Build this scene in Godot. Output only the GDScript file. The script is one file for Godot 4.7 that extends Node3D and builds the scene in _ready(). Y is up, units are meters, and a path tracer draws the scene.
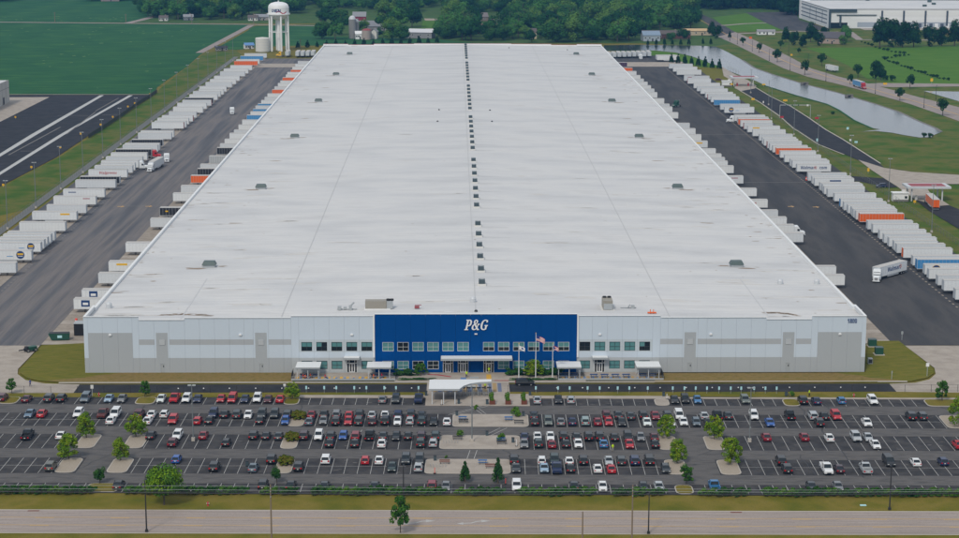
extends Node3D
# An aerial view of a very long distribution warehouse with a blue entrance, its car park, truck yards and the farmland behind it.
# x runs along the front of the warehouse, -z into the distance, metres; the eye stands 117 m above the origin.

var used := {}
var M := {}
var rng := RandomNumberGenerator.new()
const UPV := Vector3(0, 1, 0)

func _ready() -> void:
	rng.seed = 11
	# ---- camera, sky, sun, exposure
	var cam := Camera3D.new()
	cam.name = "camera"
	cam.position = Vector3(0, 117, 0)
	cam.rotation_degrees = Vector3(-11.34, -0.75, 0.1)
	cam.fov = 16.42
	cam.near = 1.0
	cam.far = 9000.0
	cam.current = true
	add_child(cam)
	var env := Environment.new()
	env.background_mode = Environment.BG_SKY
	var sky_mat := ProceduralSkyMaterial.new()
	sky_mat.sky_top_color = Color(0.74, 0.77, 0.81)
	sky_mat.sky_horizon_color = Color(0.83, 0.85, 0.87)
	sky_mat.sky_curve = 0.3
	sky_mat.ground_bottom_color = Color(0.30, 0.34, 0.30)
	sky_mat.ground_horizon_color = Color(0.55, 0.60, 0.62)
	var sky := Sky.new()
	sky.sky_material = sky_mat
	env.sky = sky
	env.tonemap_mode = Environment.TONE_MAPPER_LINEAR
	env.tonemap_exposure = 1.3
	env.background_energy_multiplier = 0.82
	env.sdfgi_enabled = true
	env.ssao_enabled = true
	env.ssil_enabled = true
	env.fog_enabled = true
	env.fog_density = 0.00007
	env.fog_light_color = Color(0.45, 0.72, 1.0)
	var we := WorldEnvironment.new()
	we.name = "world_environment"
	we.environment = env
	add_child(we)
	var sun := DirectionalLight3D.new()
	sun.name = "sun"
	sun.rotation_degrees = Vector3(-46, -24, 0)
	sun.light_energy = 0.5
	sun.light_angular_distance = 10.0
	sun.light_color = Color(1.0, 0.96, 0.9)
	sun.shadow_enabled = true
	add_child(sun)
	# ---- the place
	make_materials()
	build_land()
	build_yards()
	build_parking()
	build_warehouse()
	build_front()
	build_cars()
	build_trailers()
	build_lamps_and_wires()
	build_plants()
	build_background()
	build_woods()
	build_small_things()

# ------------------------------------------------------------------ helpers
func numbered(n: String) -> String:
	if not used.has(n):
		used[n] = 0
		return n
	used[n] += 1
	return "%s_%03d" % [n, used[n]]

func tag(o: Node, label: String, category: String, group := "", kind := "") -> Node:
	if label: o.set_meta("label", label)
	if category: o.set_meta("category", category)
	if group: o.set_meta("group", group)
	if kind: o.set_meta("kind", kind)
	return o

func thing(called: String, label: String, category: String, at := Vector3.ZERO, turn := 0.0, group := "") -> Node3D:
	var o := Node3D.new()
	o.name = numbered(called)
	add_child(o)
	o.position = at
	o.rotation.y = turn
	tag(o, label, category, group)
	return o

func obj(called: String, what, m: Material, parent: Node = self, at := Vector3.ZERO) -> MeshInstance3D:
	var o := MeshInstance3D.new()
	o.mesh = what.commit() if what is SurfaceTool else what
	o.material_override = m
	o.position = at
	if parent == self:
		o.name = numbered(called)
		add_child(o)
	else:
		o.name = called
		parent.add_child(o, true)
	return o

func ground_piece(called: String, what, m: Material, parent: Node = self) -> MeshInstance3D:
	var o := obj(called, what, m, parent)
	if parent == self: o.set_meta("kind", "structure")
	return o

func copy(o: Node3D, at: Vector3, turn: float, label: String, group := "") -> Node3D:
	var c: Node3D = o.duplicate()
	c.name = numbered(str(o.name).split("_0")[0])
	add_child(c)
	c.position = at
	c.rotation.y = turn
	c.set_meta("label", label)
	if group: c.set_meta("group", group)
	return c

func mb() -> SurfaceTool:
	var st := SurfaceTool.new()
	st.begin(Mesh.PRIMITIVE_TRIANGLES)
	return st

func quad(st: SurfaceTool, a: Vector3, b: Vector3, c: Vector3, d: Vector3, col := Color.WHITE) -> void:
	# a b c d run anticlockwise seen from the front
	var n := (b - a).cross(c - a)
	if n.length_squared() < 1e-12: n = (c - a).cross(d - a)
	n = n.normalized()
	st.set_color(col)
	for p in [a, c, b, a, d, c]:
		st.set_normal(n)
		st.set_uv(Vector2(p.x + p.z, p.y))
		st.add_vertex(p)

func bx(st: SurfaceTool, c: Vector3, s: Vector3, col := Color.WHITE, t := Transform3D()) -> void:
	var h := s * 0.5
	var p := []
	for k in 8:
		p.append(t * (c + Vector3(h.x if k & 1 else -h.x, h.y if k & 2 else -h.y, h.z if k & 4 else -h.z)))
	quad(st, p[4], p[5], p[7], p[6], col)
	quad(st, p[1], p[0], p[2], p[3], col)
	quad(st, p[5], p[1], p[3], p[7], col)
	quad(st, p[0], p[4], p[6], p[2], col)
	quad(st, p[6], p[7], p[3], p[2], col)
	quad(st, p[0], p[1], p[5], p[4], col)

func box_mesh(c: Vector3, s: Vector3) -> ArrayMesh:
	var st := mb()
	bx(st, c, s)
	return st.commit()

func tube(st: SurfaceTool, a: Vector3, b: Vector3, r0: float, r1: float, seg := 8, caps := true, col := Color.WHITE) -> void:
	var d := (b - a).normalized()
	var x := d.cross(Vector3(0.3, 0.1, 1).normalized() if absf(d.y) > 0.9 else UPV).normalized()
	var y := d.cross(x)
	for k in seg:
		var t0 := TAU * k / seg
		var t1 := TAU * (k + 1) / seg
		var n0 := x * cos(t0) + y * sin(t0)
		var n1 := x * cos(t1) + y * sin(t1)
		var q := [a + n0 * r0, a + n1 * r0, b + n1 * r1, b + n0 * r1]
		var n := [n0, n1, n1, n0]
		st.set_color(col)
		for i in [0, 2, 1, 0, 3, 2]:
			st.set_normal(n[i])
			st.set_uv(Vector2(k, i))
			st.add_vertex(q[i])
		if caps:
			for e in [[b, r1, d, n0, n1], [a, r0, -d, n1, n0]]:
				if e[1] > 0.0:
					for p in [e[0], e[0] + e[4] * e[1], e[0] + e[3] * e[1]]:
						st.set_normal(e[2])
						st.set_uv(Vector2.ZERO)
						st.add_vertex(p)

func lathe(st: SurfaceTool, prof: Array, seg := 16, at := Vector3.ZERO, col := Color.WHITE) -> void:
	# prof: points (radius, height) from below to above
	for i in prof.size() - 1:
		var p: Vector2 = prof[i]
		var q: Vector2 = prof[i + 1]
		var e := q - p
		for k in seg:
			var v := []
			var n := []
			for w in [[p, k], [p, k + 1], [q, k + 1], [q, k]]:
				var a: float = -TAU * w[1] / seg
				v.append(at + Vector3(cos(a) * w[0].x, w[0].y, sin(a) * w[0].x))
				n.append(Vector3(cos(a) * e.y, -e.x, sin(a) * e.y).normalized())
			st.set_color(col)
			for j in [0, 2, 1, 0, 3, 2]:
				st.set_normal(n[j])
				st.set_uv(Vector2(k, i))
				st.add_vertex(v[j])

func loft(st: SurfaceTool, rings: Array, col := Color.WHITE, caps := true) -> void:
	# rings of equal size, each anticlockwise seen from the end that the list runs towards
	var m: int = rings[0].size()
	for i in rings.size() - 1:
		for k in m:
			quad(st, rings[i][k], rings[i][(k + 1) % m], rings[i + 1][(k + 1) % m], rings[i + 1][k], col)
	if caps:
		for k in range(1, m - 1):
			quad(st, rings[-1][0], rings[-1][k], rings[-1][k + 1], rings[-1][k + 1], col)
			quad(st, rings[0][0], rings[0][k + 1], rings[0][k], rings[0][k], col)

func flat(poly: PackedVector2Array, y := 0.0, st: SurfaceTool = null) -> SurfaceTool:
	if st == null: st = mb()
	var idx := Geometry2D.triangulate_polygon(poly)
	if idx.is_empty(): push_warning("polygon not triangulated")
	for i in range(0, idx.size(), 3):
		var a := poly[idx[i]]
		var b := poly[idx[i + 1]]
		var c := poly[idx[i + 2]]
		if (b - a).cross(c - a) < 0.0:
			var t := b; b = c; c = t
		for p in [a, b, c]:
			st.set_normal(UPV)
			st.set_color(Color.WHITE)
			st.set_uv(p * 0.1)
			st.add_vertex(Vector3(p.x, y, p.y))
	return st

func rect(x0: float, z0: float, x1: float, z1: float) -> PackedVector2Array:
	return PackedVector2Array([Vector2(x0, z0), Vector2(x1, z0), Vector2(x1, z1), Vector2(x0, z1)])

func slab(poly: PackedVector2Array, y0: float, y1: float, st: SurfaceTool = null) -> SurfaceTool:
	# a flat plate with vertical edges
	st = flat(poly, y1, st)
	var cw := 0.0
	for i in poly.size():
		cw += poly[i].cross(poly[(i + 1) % poly.size()])
	for i in poly.size():
		var a := poly[i]
		var b := poly[(i + 1) % poly.size()]
		if cw > 0.0:
			var t := a; a = b; b = t
		quad(st, Vector3(a.x, y0, a.y), Vector3(b.x, y0, b.y), Vector3(b.x, y1, b.y), Vector3(a.x, y1, a.y))
	return st

func ribbon(pts: PackedVector2Array, width: float, y: float, st: SurfaceTool = null) -> SurfaceTool:
	if st == null: st = mb()
	for i in pts.size() - 1:
		var d := (pts[i + 1] - pts[i]).normalized()
		var d0 := d if i == 0 else (d + (pts[i] - pts[i - 1]).normalized()).normalized()
		var d1 := d if i == pts.size() - 2 else (d + (pts[i + 2] - pts[i + 1]).normalized()).normalized()
		var n0 := Vector2(-d0.y, d0.x) * width * 0.5
		var n1 := Vector2(-d1.y, d1.x) * width * 0.5
		flat(PackedVector2Array([pts[i] - n0, pts[i] + n0, pts[i + 1] + n1, pts[i + 1] - n1]), y, st)
	return st

func rounded(poly: PackedVector2Array, r: float, seg := 4) -> PackedVector2Array:
	var out := PackedVector2Array()
	var n := poly.size()
	for i in n:
		var p := poly[i]
		var a := poly[(i + n - 1) % n]
		var b := poly[(i + 1) % n]
		var rr := minf(r, minf(p.distance_to(a), p.distance_to(b)) * 0.45)
		var s := p + (a - p).normalized() * rr
		var e := p + (b - p).normalized() * rr
		for k in seg + 1:
			var t := float(k) / seg
			out.append(s.lerp(p, t).lerp(p.lerp(e, t), t))
	return out

# base colours are linear values
func lin(r: float, g: float, b: float) -> Color:
	return Color(r, g, b).linear_to_srgb()

func mat(r: float, g: float, b: float, rough := 0.8, metal := 0.0) -> StandardMaterial3D:
	var m := StandardMaterial3D.new()
	m.albedo_color = lin(r, g, b)
	m.roughness = rough
	m.metallic = metal
	return m

func vmat(rough := 0.8) -> StandardMaterial3D:
	var m := StandardMaterial3D.new()
	m.vertex_color_use_as_albedo = true
	m.roughness = rough
	return m

func ntex(sd: int, freq: float, cols: Array, oct := 4, size := 512, kind := FastNoiseLite.TYPE_SIMPLEX_SMOOTH, stops := []) -> NoiseTexture2D:
	var n := FastNoiseLite.new()
	n.seed = sd
	n.noise_type = kind
	n.frequency = freq
	n.fractal_octaves = oct
	var g := Gradient.new()
	var off := PackedFloat32Array()
	var cc := PackedColorArray()
	for i in cols.size():
		off.append(stops[i] if stops else float(i) / (cols.size() - 1))
		var c: Color = cols[i]
		cc.append(c.linear_to_srgb())
	g.offsets = off
	g.colors = cc
	var t := NoiseTexture2D.new()
	t.width = size
	t.height = size
	t.seamless = true
	t.noise = n
	t.color_ramp = g
	return t

# a surface laid out in world metres: a coarse pattern times a fine one
func surf(coarse: Texture2D, metres: Vector3, fine: Texture2D, fine_metres: Vector3, rough := 0.9) -> StandardMaterial3D:
	var m := StandardMaterial3D.new()
	m.albedo_texture = coarse
	m.roughness = rough
	m.uv1_triplanar = true
	m.uv1_world_triplanar = true
	m.uv1_triplanar_sharpness = 8.0
	m.uv1_scale = Vector3(1 / metres.x, 1 / metres.y, 1 / metres.z)
	m.metallic_specular = 0.16
	if fine:
		m.detail_enabled = true
		m.detail_albedo = fine
		m.detail_blend_mode = BaseMaterial3D.BLEND_MODE_MUL
		m.detail_uv_layer = BaseMaterial3D.DETAIL_UV_2
		m.uv2_triplanar = true
		m.uv2_world_triplanar = true
		m.uv2_triplanar_sharpness = 8.0
		m.uv2_scale = Vector3(1 / fine_metres.x, 1 / fine_metres.y, 1 / fine_metres.z)
	return m

func g3(v: float, w := 1.0) -> Color:
	return Color(v * w, v, v / w)

func make_materials() -> void:
	var speck := ntex(3, 0.12, [Color(0.62, 0.62, 0.62), Color(1, 1, 1), Color(0.8, 0.8, 0.8)], 3)
	var mottle := ntex(4, 0.03, [Color(0.68, 0.68, 0.68), Color(1, 1, 1), Color(0.75, 0.75, 0.75)], 5)
	var soft := ntex(5, 0.02, [Color(0.84, 0.84, 0.85), Color(1, 1, 1), Color(0.9, 0.9, 0.89)], 4)
	var v100 := Vector3(100, 100, 100)
	# ground covers
	M.grass = surf(ntex(20, 0.012, [Color(0.098, 0.112, 0.014), Color(0.145, 0.135, 0.020), Color(0.195, 0.158, 0.034), Color(0.122, 0.124, 0.016)], 5), Vector3(90, 90, 90), mottle, Vector3(9, 9, 9))
	M.green = surf(ntex(21, 0.012, [Color(0.036, 0.088, 0.020), Color(0.055, 0.115, 0.028), Color(0.075, 0.125, 0.035), Color(0.042, 0.092, 0.024)], 5), Vector3(140, 140, 140), mottle, Vector3(12, 12, 12))
	M.bank = surf(ntex(22, 0.011, [Color(0.042, 0.105, 0.012), Color(0.072, 0.122, 0.018), Color(0.130, 0.135, 0.034), Color(0.050, 0.110, 0.014)], 5), Vector3(110, 110, 110), mottle, Vector3(10, 10, 10))
	M.dry = surf(ntex(23, 0.02, [Color(0.175, 0.135, 0.045), Color(0.235, 0.170, 0.066), Color(0.150, 0.130, 0.038)], 5), Vector3(30, 30, 30), mottle, Vector3(5, 5, 5))
	M.mown = surf(ntex(24, 0.02, [Color(0.088, 0.115, 0.014), Color(0.150, 0.145, 0.024), Color(0.205, 0.170, 0.040)], 4), Vector3(60, 60, 9), mottle, Vector3(6, 6, 6))
	M.crop = surf(ntex(25, 0.012, [Color(0.016, 0.082, 0.030), Color(0.024, 0.102, 0.036), Color(0.034, 0.120, 0.038), Color(0.055, 0.150, 0.036)], 5, 512, FastNoiseLite.TYPE_SIMPLEX_SMOOTH, [0.0, 0.45, 0.74, 0.92]), Vector3(260, 260, 110), ntex(26, 0.03, [Color(0.66, 0.66, 0.66), Color(1, 1, 1), Color(0.8, 0.8, 0.8)], 4), Vector3(240, 240, 26))
	M.pasture = surf(ntex(27, 0.012, [Color(0.058, 0.150, 0.014), Color(0.078, 0.175, 0.018), Color(0.102, 0.190, 0.024)], 5), Vector3(180, 180, 50), mottle, Vector3(20, 20, 8))
	M.asphalt_pale = surf(ntex(30, 0.010, [Color(0.088, 0.092, 0.105), Color(0.120, 0.122, 0.134), Color(0.185, 0.172, 0.170), Color(0.100, 0.102, 0.115)], 5), Vector3(34, 34, 900), soft, Vector3(9, 9, 260))
	M.asphalt = surf(ntex(31, 0.010, [Color(0.056, 0.058, 0.064), Color(0.066, 0.068, 0.074), Color(0.086, 0.085, 0.088), Color(0.060, 0.062, 0.068)], 5), Vector3(60, 60, 400), soft, Vector3(9, 9, 60))
	M.asphalt_new = surf(ntex(32, 0.014, [Color(0.032, 0.034, 0.040), Color(0.042, 0.044, 0.050), Color(0.056, 0.056, 0.062)], 4), Vector3(60, 60, 60), speck, Vector3(9, 9, 9))
	M.stall = surf(ntex(33, 0.016, [Color(0.042, 0.042, 0.046), Color(0.056, 0.056, 0.060), Color(0.078, 0.076, 0.078), Color(0.048, 0.048, 0.052)], 5), Vector3(45, 45, 45), speck, Vector3(6, 6, 6))
	M.aisle = surf(ntex(34, 0.016, [Color(0.082, 0.080, 0.082), Color(0.112, 0.109, 0.110), Color(0.142, 0.136, 0.134), Color(0.094, 0.091, 0.092)], 5), Vector3(60, 60, 14), speck, Vector3(5, 5, 5))
	M.concrete = surf(ntex(35, 0.016, [Color(0.31, 0.275, 0.24), Color(0.375, 0.335, 0.295), Color(0.42, 0.38, 0.335)], 5), Vector3(40, 40, 40), soft, Vector3(6, 6, 6))
	M.apron = surf(ntex(36, 0.016, [Color(0.26, 0.225, 0.19), Color(0.32, 0.28, 0.24), Color(0.37, 0.33, 0.28)], 5), Vector3(24, 24, 24), mottle, Vector3(8, 8, 8))
	M.road = surf(ntex(37, 0.012, [Color(0.27, 0.235, 0.215), Color(0.33, 0.285, 0.262), Color(0.365, 0.32, 0.295)], 5), Vector3(130, 130, 5), soft, Vector3(12, 12, 12))
	M.road_far = surf(ntex(38, 0.02, [Color(0.27, 0.235, 0.22), Color(0.34, 0.30, 0.28)], 4), v100, soft, Vector3(14, 14, 14))
	M.pebble = surf(ntex(39, 0.10, [Color(0.25, 0.21, 0.17), Color(0.40, 0.35, 0.29), Color(0.33, 0.29, 0.24)], 3), Vector3(7, 7, 7), mottle, Vector3(4, 4, 4))
	M.gravel = surf(ntex(40, 0.08, [Color(0.17, 0.165, 0.16), Color(0.25, 0.24, 0.23)], 4), Vector3(12, 12, 12), mottle, Vector3(6, 6, 6))
	M.kerb = mat(0.43, 0.40, 0.36)
	M.white_paint = surf(ntex(41, 0.05, [Color(0.22, 0.22, 0.22), Color(0.48, 0.48, 0.47), Color(0.36, 0.36, 0.36)], 4), Vector3(6, 6, 6), null, v100, 0.7)
	M.yellow_paint = mat(0.62, 0.36, 0.05, 0.7)
	M.blue_paint = mat(0.10, 0.20, 0.42, 0.7)
	M.seal = mat(0.014, 0.014, 0.016, 0.6)
	# warehouse
	M.roof = surf(ntex(50, 0.010, [Color(0.50, 0.51, 0.525), Color(0.565, 0.575, 0.59), Color(0.615, 0.62, 0.625), Color(0.535, 0.54, 0.55)], 5), Vector3(230, 230, 90), ntex(51, 0.03, [Color(0.91, 0.91, 0.91), Color(1, 1, 1), Color(0.95, 0.945, 0.935)], 5), Vector3(90, 90, 14), 0.7)
	M.joint = mat(0.45, 0.46, 0.47, 0.8)
	M.seam = mat(0.49, 0.50, 0.515, 0.8)
	M.wall = vmat(0.75)
	M.wall.metallic_specular = 0.15
	M.coping = mat(0.72, 0.74, 0.75, 0.5)
	M.red_trim = mat(0.28, 0.05, 0.06, 0.6)
	M.stain = surf(ntex(52, 0.04, [Color(0.16, 0.11, 0.075), Color(0.30, 0.24, 0.19), Color(0.40, 0.35, 0.30)], 4), Vector3(4, 4, 4), null, v100)
	M.pond = surf(ntex(55, 0.03, [Color(0.49, 0.48, 0.46), Color(0.575, 0.57, 0.56), Color(0.53, 0.515, 0.495)], 5), Vector3(9, 9, 5), null, v100)
	M.vent_streak = surf(ntex(53, 0.05, [Color(0.30, 0.31, 0.325), Color(0.47, 0.485, 0.50), Color(0.40, 0.41, 0.425)], 4), Vector3(3, 3, 3), null, v100)
	M.glass = mat(0.09, 0.23, 0.24, 0.06)
	M.glass_dark = mat(0.012, 0.018, 0.022, 0.05)
	M.frame = mat(0.62, 0.64, 0.65, 0.4)
	M.frame_dark = mat(0.05, 0.055, 0.06, 0.4)
	M.steel = mat(0.50, 0.53, 0.56, 0.45)
	M.white = mat(0.74, 0.76, 0.78, 0.45)
	M.offwhite = mat(0.62, 0.62, 0.60, 0.6)
	M.beige_metal = mat(0.27, 0.255, 0.22, 0.6)
	M.vent = mat(0.045, 0.07, 0.085, 0.5)
	M.hatch = mat(0.06, 0.095, 0.095, 0.5)
	M.lamp_grey = mat(0.16, 0.18, 0.19, 0.6)
	M.strip = surf(ntex(54, 0.04, [Color(0.36, 0.37, 0.37), Color(0.52, 0.53, 0.53)], 4), Vector3(20, 20, 20), null, v100)
	M.galv = mat(0.34, 0.37, 0.39, 0.5)
	M.dark = mat(0.02, 0.021, 0.024, 0.6)
	M.black = mat(0.010, 0.010, 0.012, 0.5)
	M.tyre = mat(0.014, 0.014, 0.015, 0.85)
	M.rim = mat(0.42, 0.43, 0.45, 0.35, 0.6)
	M.navy = mat(0.006, 0.045, 0.165, 0.5)
	M.red = mat(0.40, 0.018, 0.03, 0.5)
	M.orange = mat(0.72, 0.115, 0.008, 0.55)
	M.yellow = mat(0.72, 0.42, 0.012, 0.55)
	M.teal_sign = mat(0.42, 0.70, 0.78, 0.5)
	M.green_dark = mat(0.010, 0.07, 0.045, 0.5)
	M.furniture = mat(0.015, 0.06, 0.20, 0.5)
	M.wood = mat(0.20, 0.155, 0.115, 0.9)
	M.bark = mat(0.085, 0.068, 0.052, 0.95)
	M.head = mat(0.70, 0.72, 0.72, 0.1)
	M.tail = mat(0.42, 0.010, 0.016, 0.2)
	M.leaf = vmat(0.85)
	M.leaf.metallic_specular = 0.15
	M.leaf.backlight_enabled = true
	M.leaf.backlight = Color(0.10, 0.16, 0.05)
	M.water = mat(0.050, 0.066, 0.074, 0.07)
	M.water.metallic_specular = 0.45
	var wn := FastNoiseLite.new()
	wn.seed = 61
	wn.frequency = 0.03
	wn.fractal_octaves = 4
	var wt := NoiseTexture2D.new()
	wt.seamless = true
	wt.noise = wn
	wt.as_normal_map = true
	wt.bump_strength = 2.0
	M.water.normal_enabled = true
	M.water.normal_texture = wt
	M.water.normal_scale = 0.25
	M.water.uv1_triplanar = true
	M.water.uv1_world_triplanar = true
	M.water.uv1_scale = Vector3(0.05, 0.05, 0.05)

# ------------------------------------------------------------------ the land
func build_land() -> void:
	ground_piece("ground", flat(rect(-5000, 200, 5000, -7000), -0.2), M.grass)
	ground_piece("embankment_grass", flat(PackedVector2Array([Vector2(-186.58, -595.72), Vector2(-169.4, -686.24), Vector2(-159.02, -706.68), Vector2(-153.61, -1367.54), Vector2(-168.4, -1439.08), Vector2(-189.69, -1420.31), Vector2(-185.92, -1287.08), Vector2(-182.09, -1151.59), Vector2(-179.89, -1110.56), Vector2(-179.77, -998.45), Vector2(-180.28, -846.13), Vector2(-185.58, -754.09), Vector2(-187.6, -599.1)]), -0.17), M.bank)
	ground_piece("canal_side_grass", flat(rect(167, -470, 420, -1700), -0.19), M.bank)
	ground_piece("meadow", flat(rect(-2600, -1745, 2600, -6000), -0.17), M.green)
	ground_piece("meadow", flat(PackedVector2Array([Vector2(-168.59, -1467.89), Vector2(-150.05, -1477.91), Vector2(3.73, -1509.73), Vector2(149.11, -1511.09), Vector2(206.48, -1481.08), Vector2(239.07, -1543.74), Vector2(246.06, -1886.77), Vector2(185.55, -1885.88), Vector2(-186.45, -1706.28)]), -0.165), M.green)
	ground_piece("crop_field", flat(PackedVector2Array([Vector2(-366.91, -1115.58), Vector2(-180.79, -1116.25), Vector2(-184.89, -1157.68), Vector2(-185.81, -1208.91), Vector2(-186.31, -1294.68), Vector2(-190.45, -1397.73), Vector2(-189.38, -1724.89), Vector2(-372.22, -1745.74), Vector2(-614.74, -1769.12)]), -0.13), M.crop)
	ground_piece("crop_field", flat(PackedVector2Array([Vector2(-617.65, -1777.61), Vector2(-374.84, -1758.2), Vector2(-306.04, -1759.1), Vector2(-298.91, -1842.73), Vector2(-345.34, -2071.12), Vector2(-374.15, -2260.42), Vector2(-796.24, -2298.47)]), -0.13), M.crop)
	ground_piece("crop_field", flat(PackedVector2Array([Vector2(-181.57, -1711.63), Vector2(-112.69, -1701.92), Vector2(-110.1, -1584.63), Vector2(-12.69, -1546.69), Vector2(19.85, -1509.88), Vector2(-123, -1484.13), Vector2(-151.9, -1472.95), Vector2(-168.62, -1440.96), Vector2(-186.27, -1453.19)]), -0.12), M.crop)
	ground_piece("pasture", flat(PackedVector2Array([Vector2(275.15, -1465.88), Vector2(334.83, -1472.29), Vector2(404.16, -1494.94), Vector2(490.76, -1514.28), Vector2(383.71, -1178.93), Vector2(279.75, -1183.59), Vector2(269.11, -1213.86), Vector2(276.36, -1305.3), Vector2(278.03, -1392.44)]), -0.13), M.pasture)
	ground_piece("pasture", flat(PackedVector2Array([Vector2(252.79, -1839.84), Vector2(297.06, -1903.75), Vector2(292.27, -1762.67), Vector2(298.03, -1666.96), Vector2(245.21, -1641.56), Vector2(245.5, -1724.93)]), -0.13), M.pasture)
	ground_piece("dirt_strip", flat(PackedVector2Array([Vector2(-30.34, -1817.75), Vector2(-8.06, -1812.1), Vector2(-8.9, -1785.75), Vector2(-28.86, -1785.49)]), -0.12), M.pebble)
	ground_piece("dirt_strip", flat(PackedVector2Array([Vector2(-27.18, -1679.65), Vector2(-13.77, -1682.36), Vector2(-13.61, -1662.1), Vector2(-25.12, -1661.97)]), -0.12), M.pebble)
	ground_piece("lawn", flat(PackedVector2Array([Vector2(-30.71, -1782.58), Vector2(-8.88, -1782.87), Vector2(-11.08, -1682.4), Vector2(-30.8, -1682.16)]), -0.12), M.pasture)
	# paler weed patches standing in the crop
	var weeds := mb()
	var wr := RandomNumberGenerator.new()
	wr.seed = 71
	for k in 190:
		var c := Vector2(wr.randf_range(-560, -195), wr.randf_range(-1700, -1125))
		if c.x > -195.0 - (c.y + 1420.0) * 0.02: continue
		if k > 110: c = Vector2(wr.randf_range(-330, -225), wr.randf_range(-1690, -1610))
		if k > 132: c = Vector2(wr.randf_range(-520, -300), wr.randf_range(-1850, -1770))
		var poly := PackedVector2Array()
		var sx := wr.randf_range(0.5, 2.0)
		for i in 8:
			var a := TAU * i / 8
			poly.append(c + Vector2(cos(a) * sx, sin(a) * sx * 1.3) * wr.randf_range(0.5, 1.1))
		flat(poly, -0.11, weeds)
	ground_piece("weed_patches", weeds, mat(0.085, 0.19, 0.018)).set_meta("kind", "stuff")
	# country roads
	ground_piece("country_road", ribbon(PackedVector2Array([Vector2(-579.35, -1775.27), Vector2(-373.67, -1752.64), Vector2(-198.37, -1731.54), Vector2(-112.3, -1709.83)]), 8.0, -0.09), M.road_far)
	ground_piece("country_road", ribbon(PackedVector2Array([Vector2(-304.82, -1746.6), Vector2(-299.56, -1787.63), Vector2(-295.74, -1841.24)]), 8.0, -0.085), M.road_far)
	ground_piece("gravel_track", ribbon(PackedVector2Array([Vector2(-193.49, -1414.8), Vector2(-190.77, -1534.17), Vector2(-186.97, -1719.55)]), 6.0, -0.085), M.road_far)
	ground_piece("driveway", ribbon(PackedVector2Array([Vector2(25.74, -1814.05), Vector2(40.87, -1799.5), Vector2(47.22, -1749.74), Vector2(46.98, -1657.81)]), 7.0, -0.085), M.road_far)
	# the main road on the far side of the canal, with its dark far stretch
	ground_piece("main_road", flat(PackedVector2Array([Vector2(245.11, -1637.9), Vector2(247.41, -1554.73), Vector2(247.91, -1467.6), Vector2(248, -1379.08), Vector2(246.06, -1289.72), Vector2(253.17, -1228.82), Vector2(262.3, -1186.08), Vector2(269.14, -1143.14), Vector2(275.63, -1099.21), Vector2(284.79, -1048.73), Vector2(297.97, -976.73), Vector2(275.99, -902.97), Vector2(267.18, -982.46), Vector2(260.93, -1065.17), Vector2(252.71, -1120.68), Vector2(242.95, -1178.3), Vector2(232.38, -1227.33), Vector2(226.97, -1289.6), Vector2(225.53, -1378.92), Vector2(224.72, -1486.25), Vector2(222.24, -1583.53)]), -0.08), M.road_far)
	ground_piece("main_road", flat(PackedVector2Array([Vector2(231.78, -1927.59), Vector2(241.98, -1855.1), Vector2(222.24, -1583.53), Vector2(245.11, -1637.9), Vector2(248.74, -1817.12), Vector2(248.27, -1927.85)]), -0.075), M.asphalt)
	var st := mb()
	ribbon(PackedVector2Array([Vector2(235.97, -1886.62), Vector2(233.03, -1605.57), Vector2(235.84, -1506.72), Vector2(236.87, -1383.35), Vector2(239.11, -1305.06), Vector2(245.1, -1231.55), Vector2(253.8, -1181.54), Vector2(260.44, -1126.52), Vector2(267.67, -1076.29), Vector2(274.76, -1010.98), Vector2(281.46, -938.43)]), 0.5, -0.05, st)
	ground_piece("road_centre_line", st, M.yellow_paint)
	ground_piece("side_road", flat(PackedVector2Array([Vector2(260.95, -1182.22), Vector2(270.75, -1186.12), Vector2(319.99, -1181.2), Vector2(383.71, -1178.93), Vector2(377.68, -1160.04), Vector2(315.62, -1164.75), Vector2(272.94, -1159.6), Vector2(265.64, -1163.29)]), -0.07), M.road_far)
	ground_piece("cross_road", ribbon(PackedVector2Array([Vector2(243.39, -1617.46), Vector2(303.57, -1648.35), Vector2(344.78, -1634.15), Vector2(335.62, -1550.13), Vector2(417.62, -1545.49), Vector2(500.98, -1546.31)]), 9.0, -0.07), M.road_far)
	ground_piece("cross_road", ribbon(PackedVector2Array([Vector2(244.74, -1719.55), Vector2(269.88, -1745.68), Vector2(293.47, -1758.48)]), 7.0, -0.065), M.road_far)
	ground_piece("far_truck_court", flat(PackedVector2Array([Vector2(296.53, -1913.6), Vector2(349.47, -1929.4), Vector2(330.41, -1796.11), Vector2(335.87, -1668.66), Vector2(304.47, -1653.3), Vector2(290.66, -1665.62), Vector2(292.02, -1766.9)]), -0.06), M.asphalt)
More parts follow.
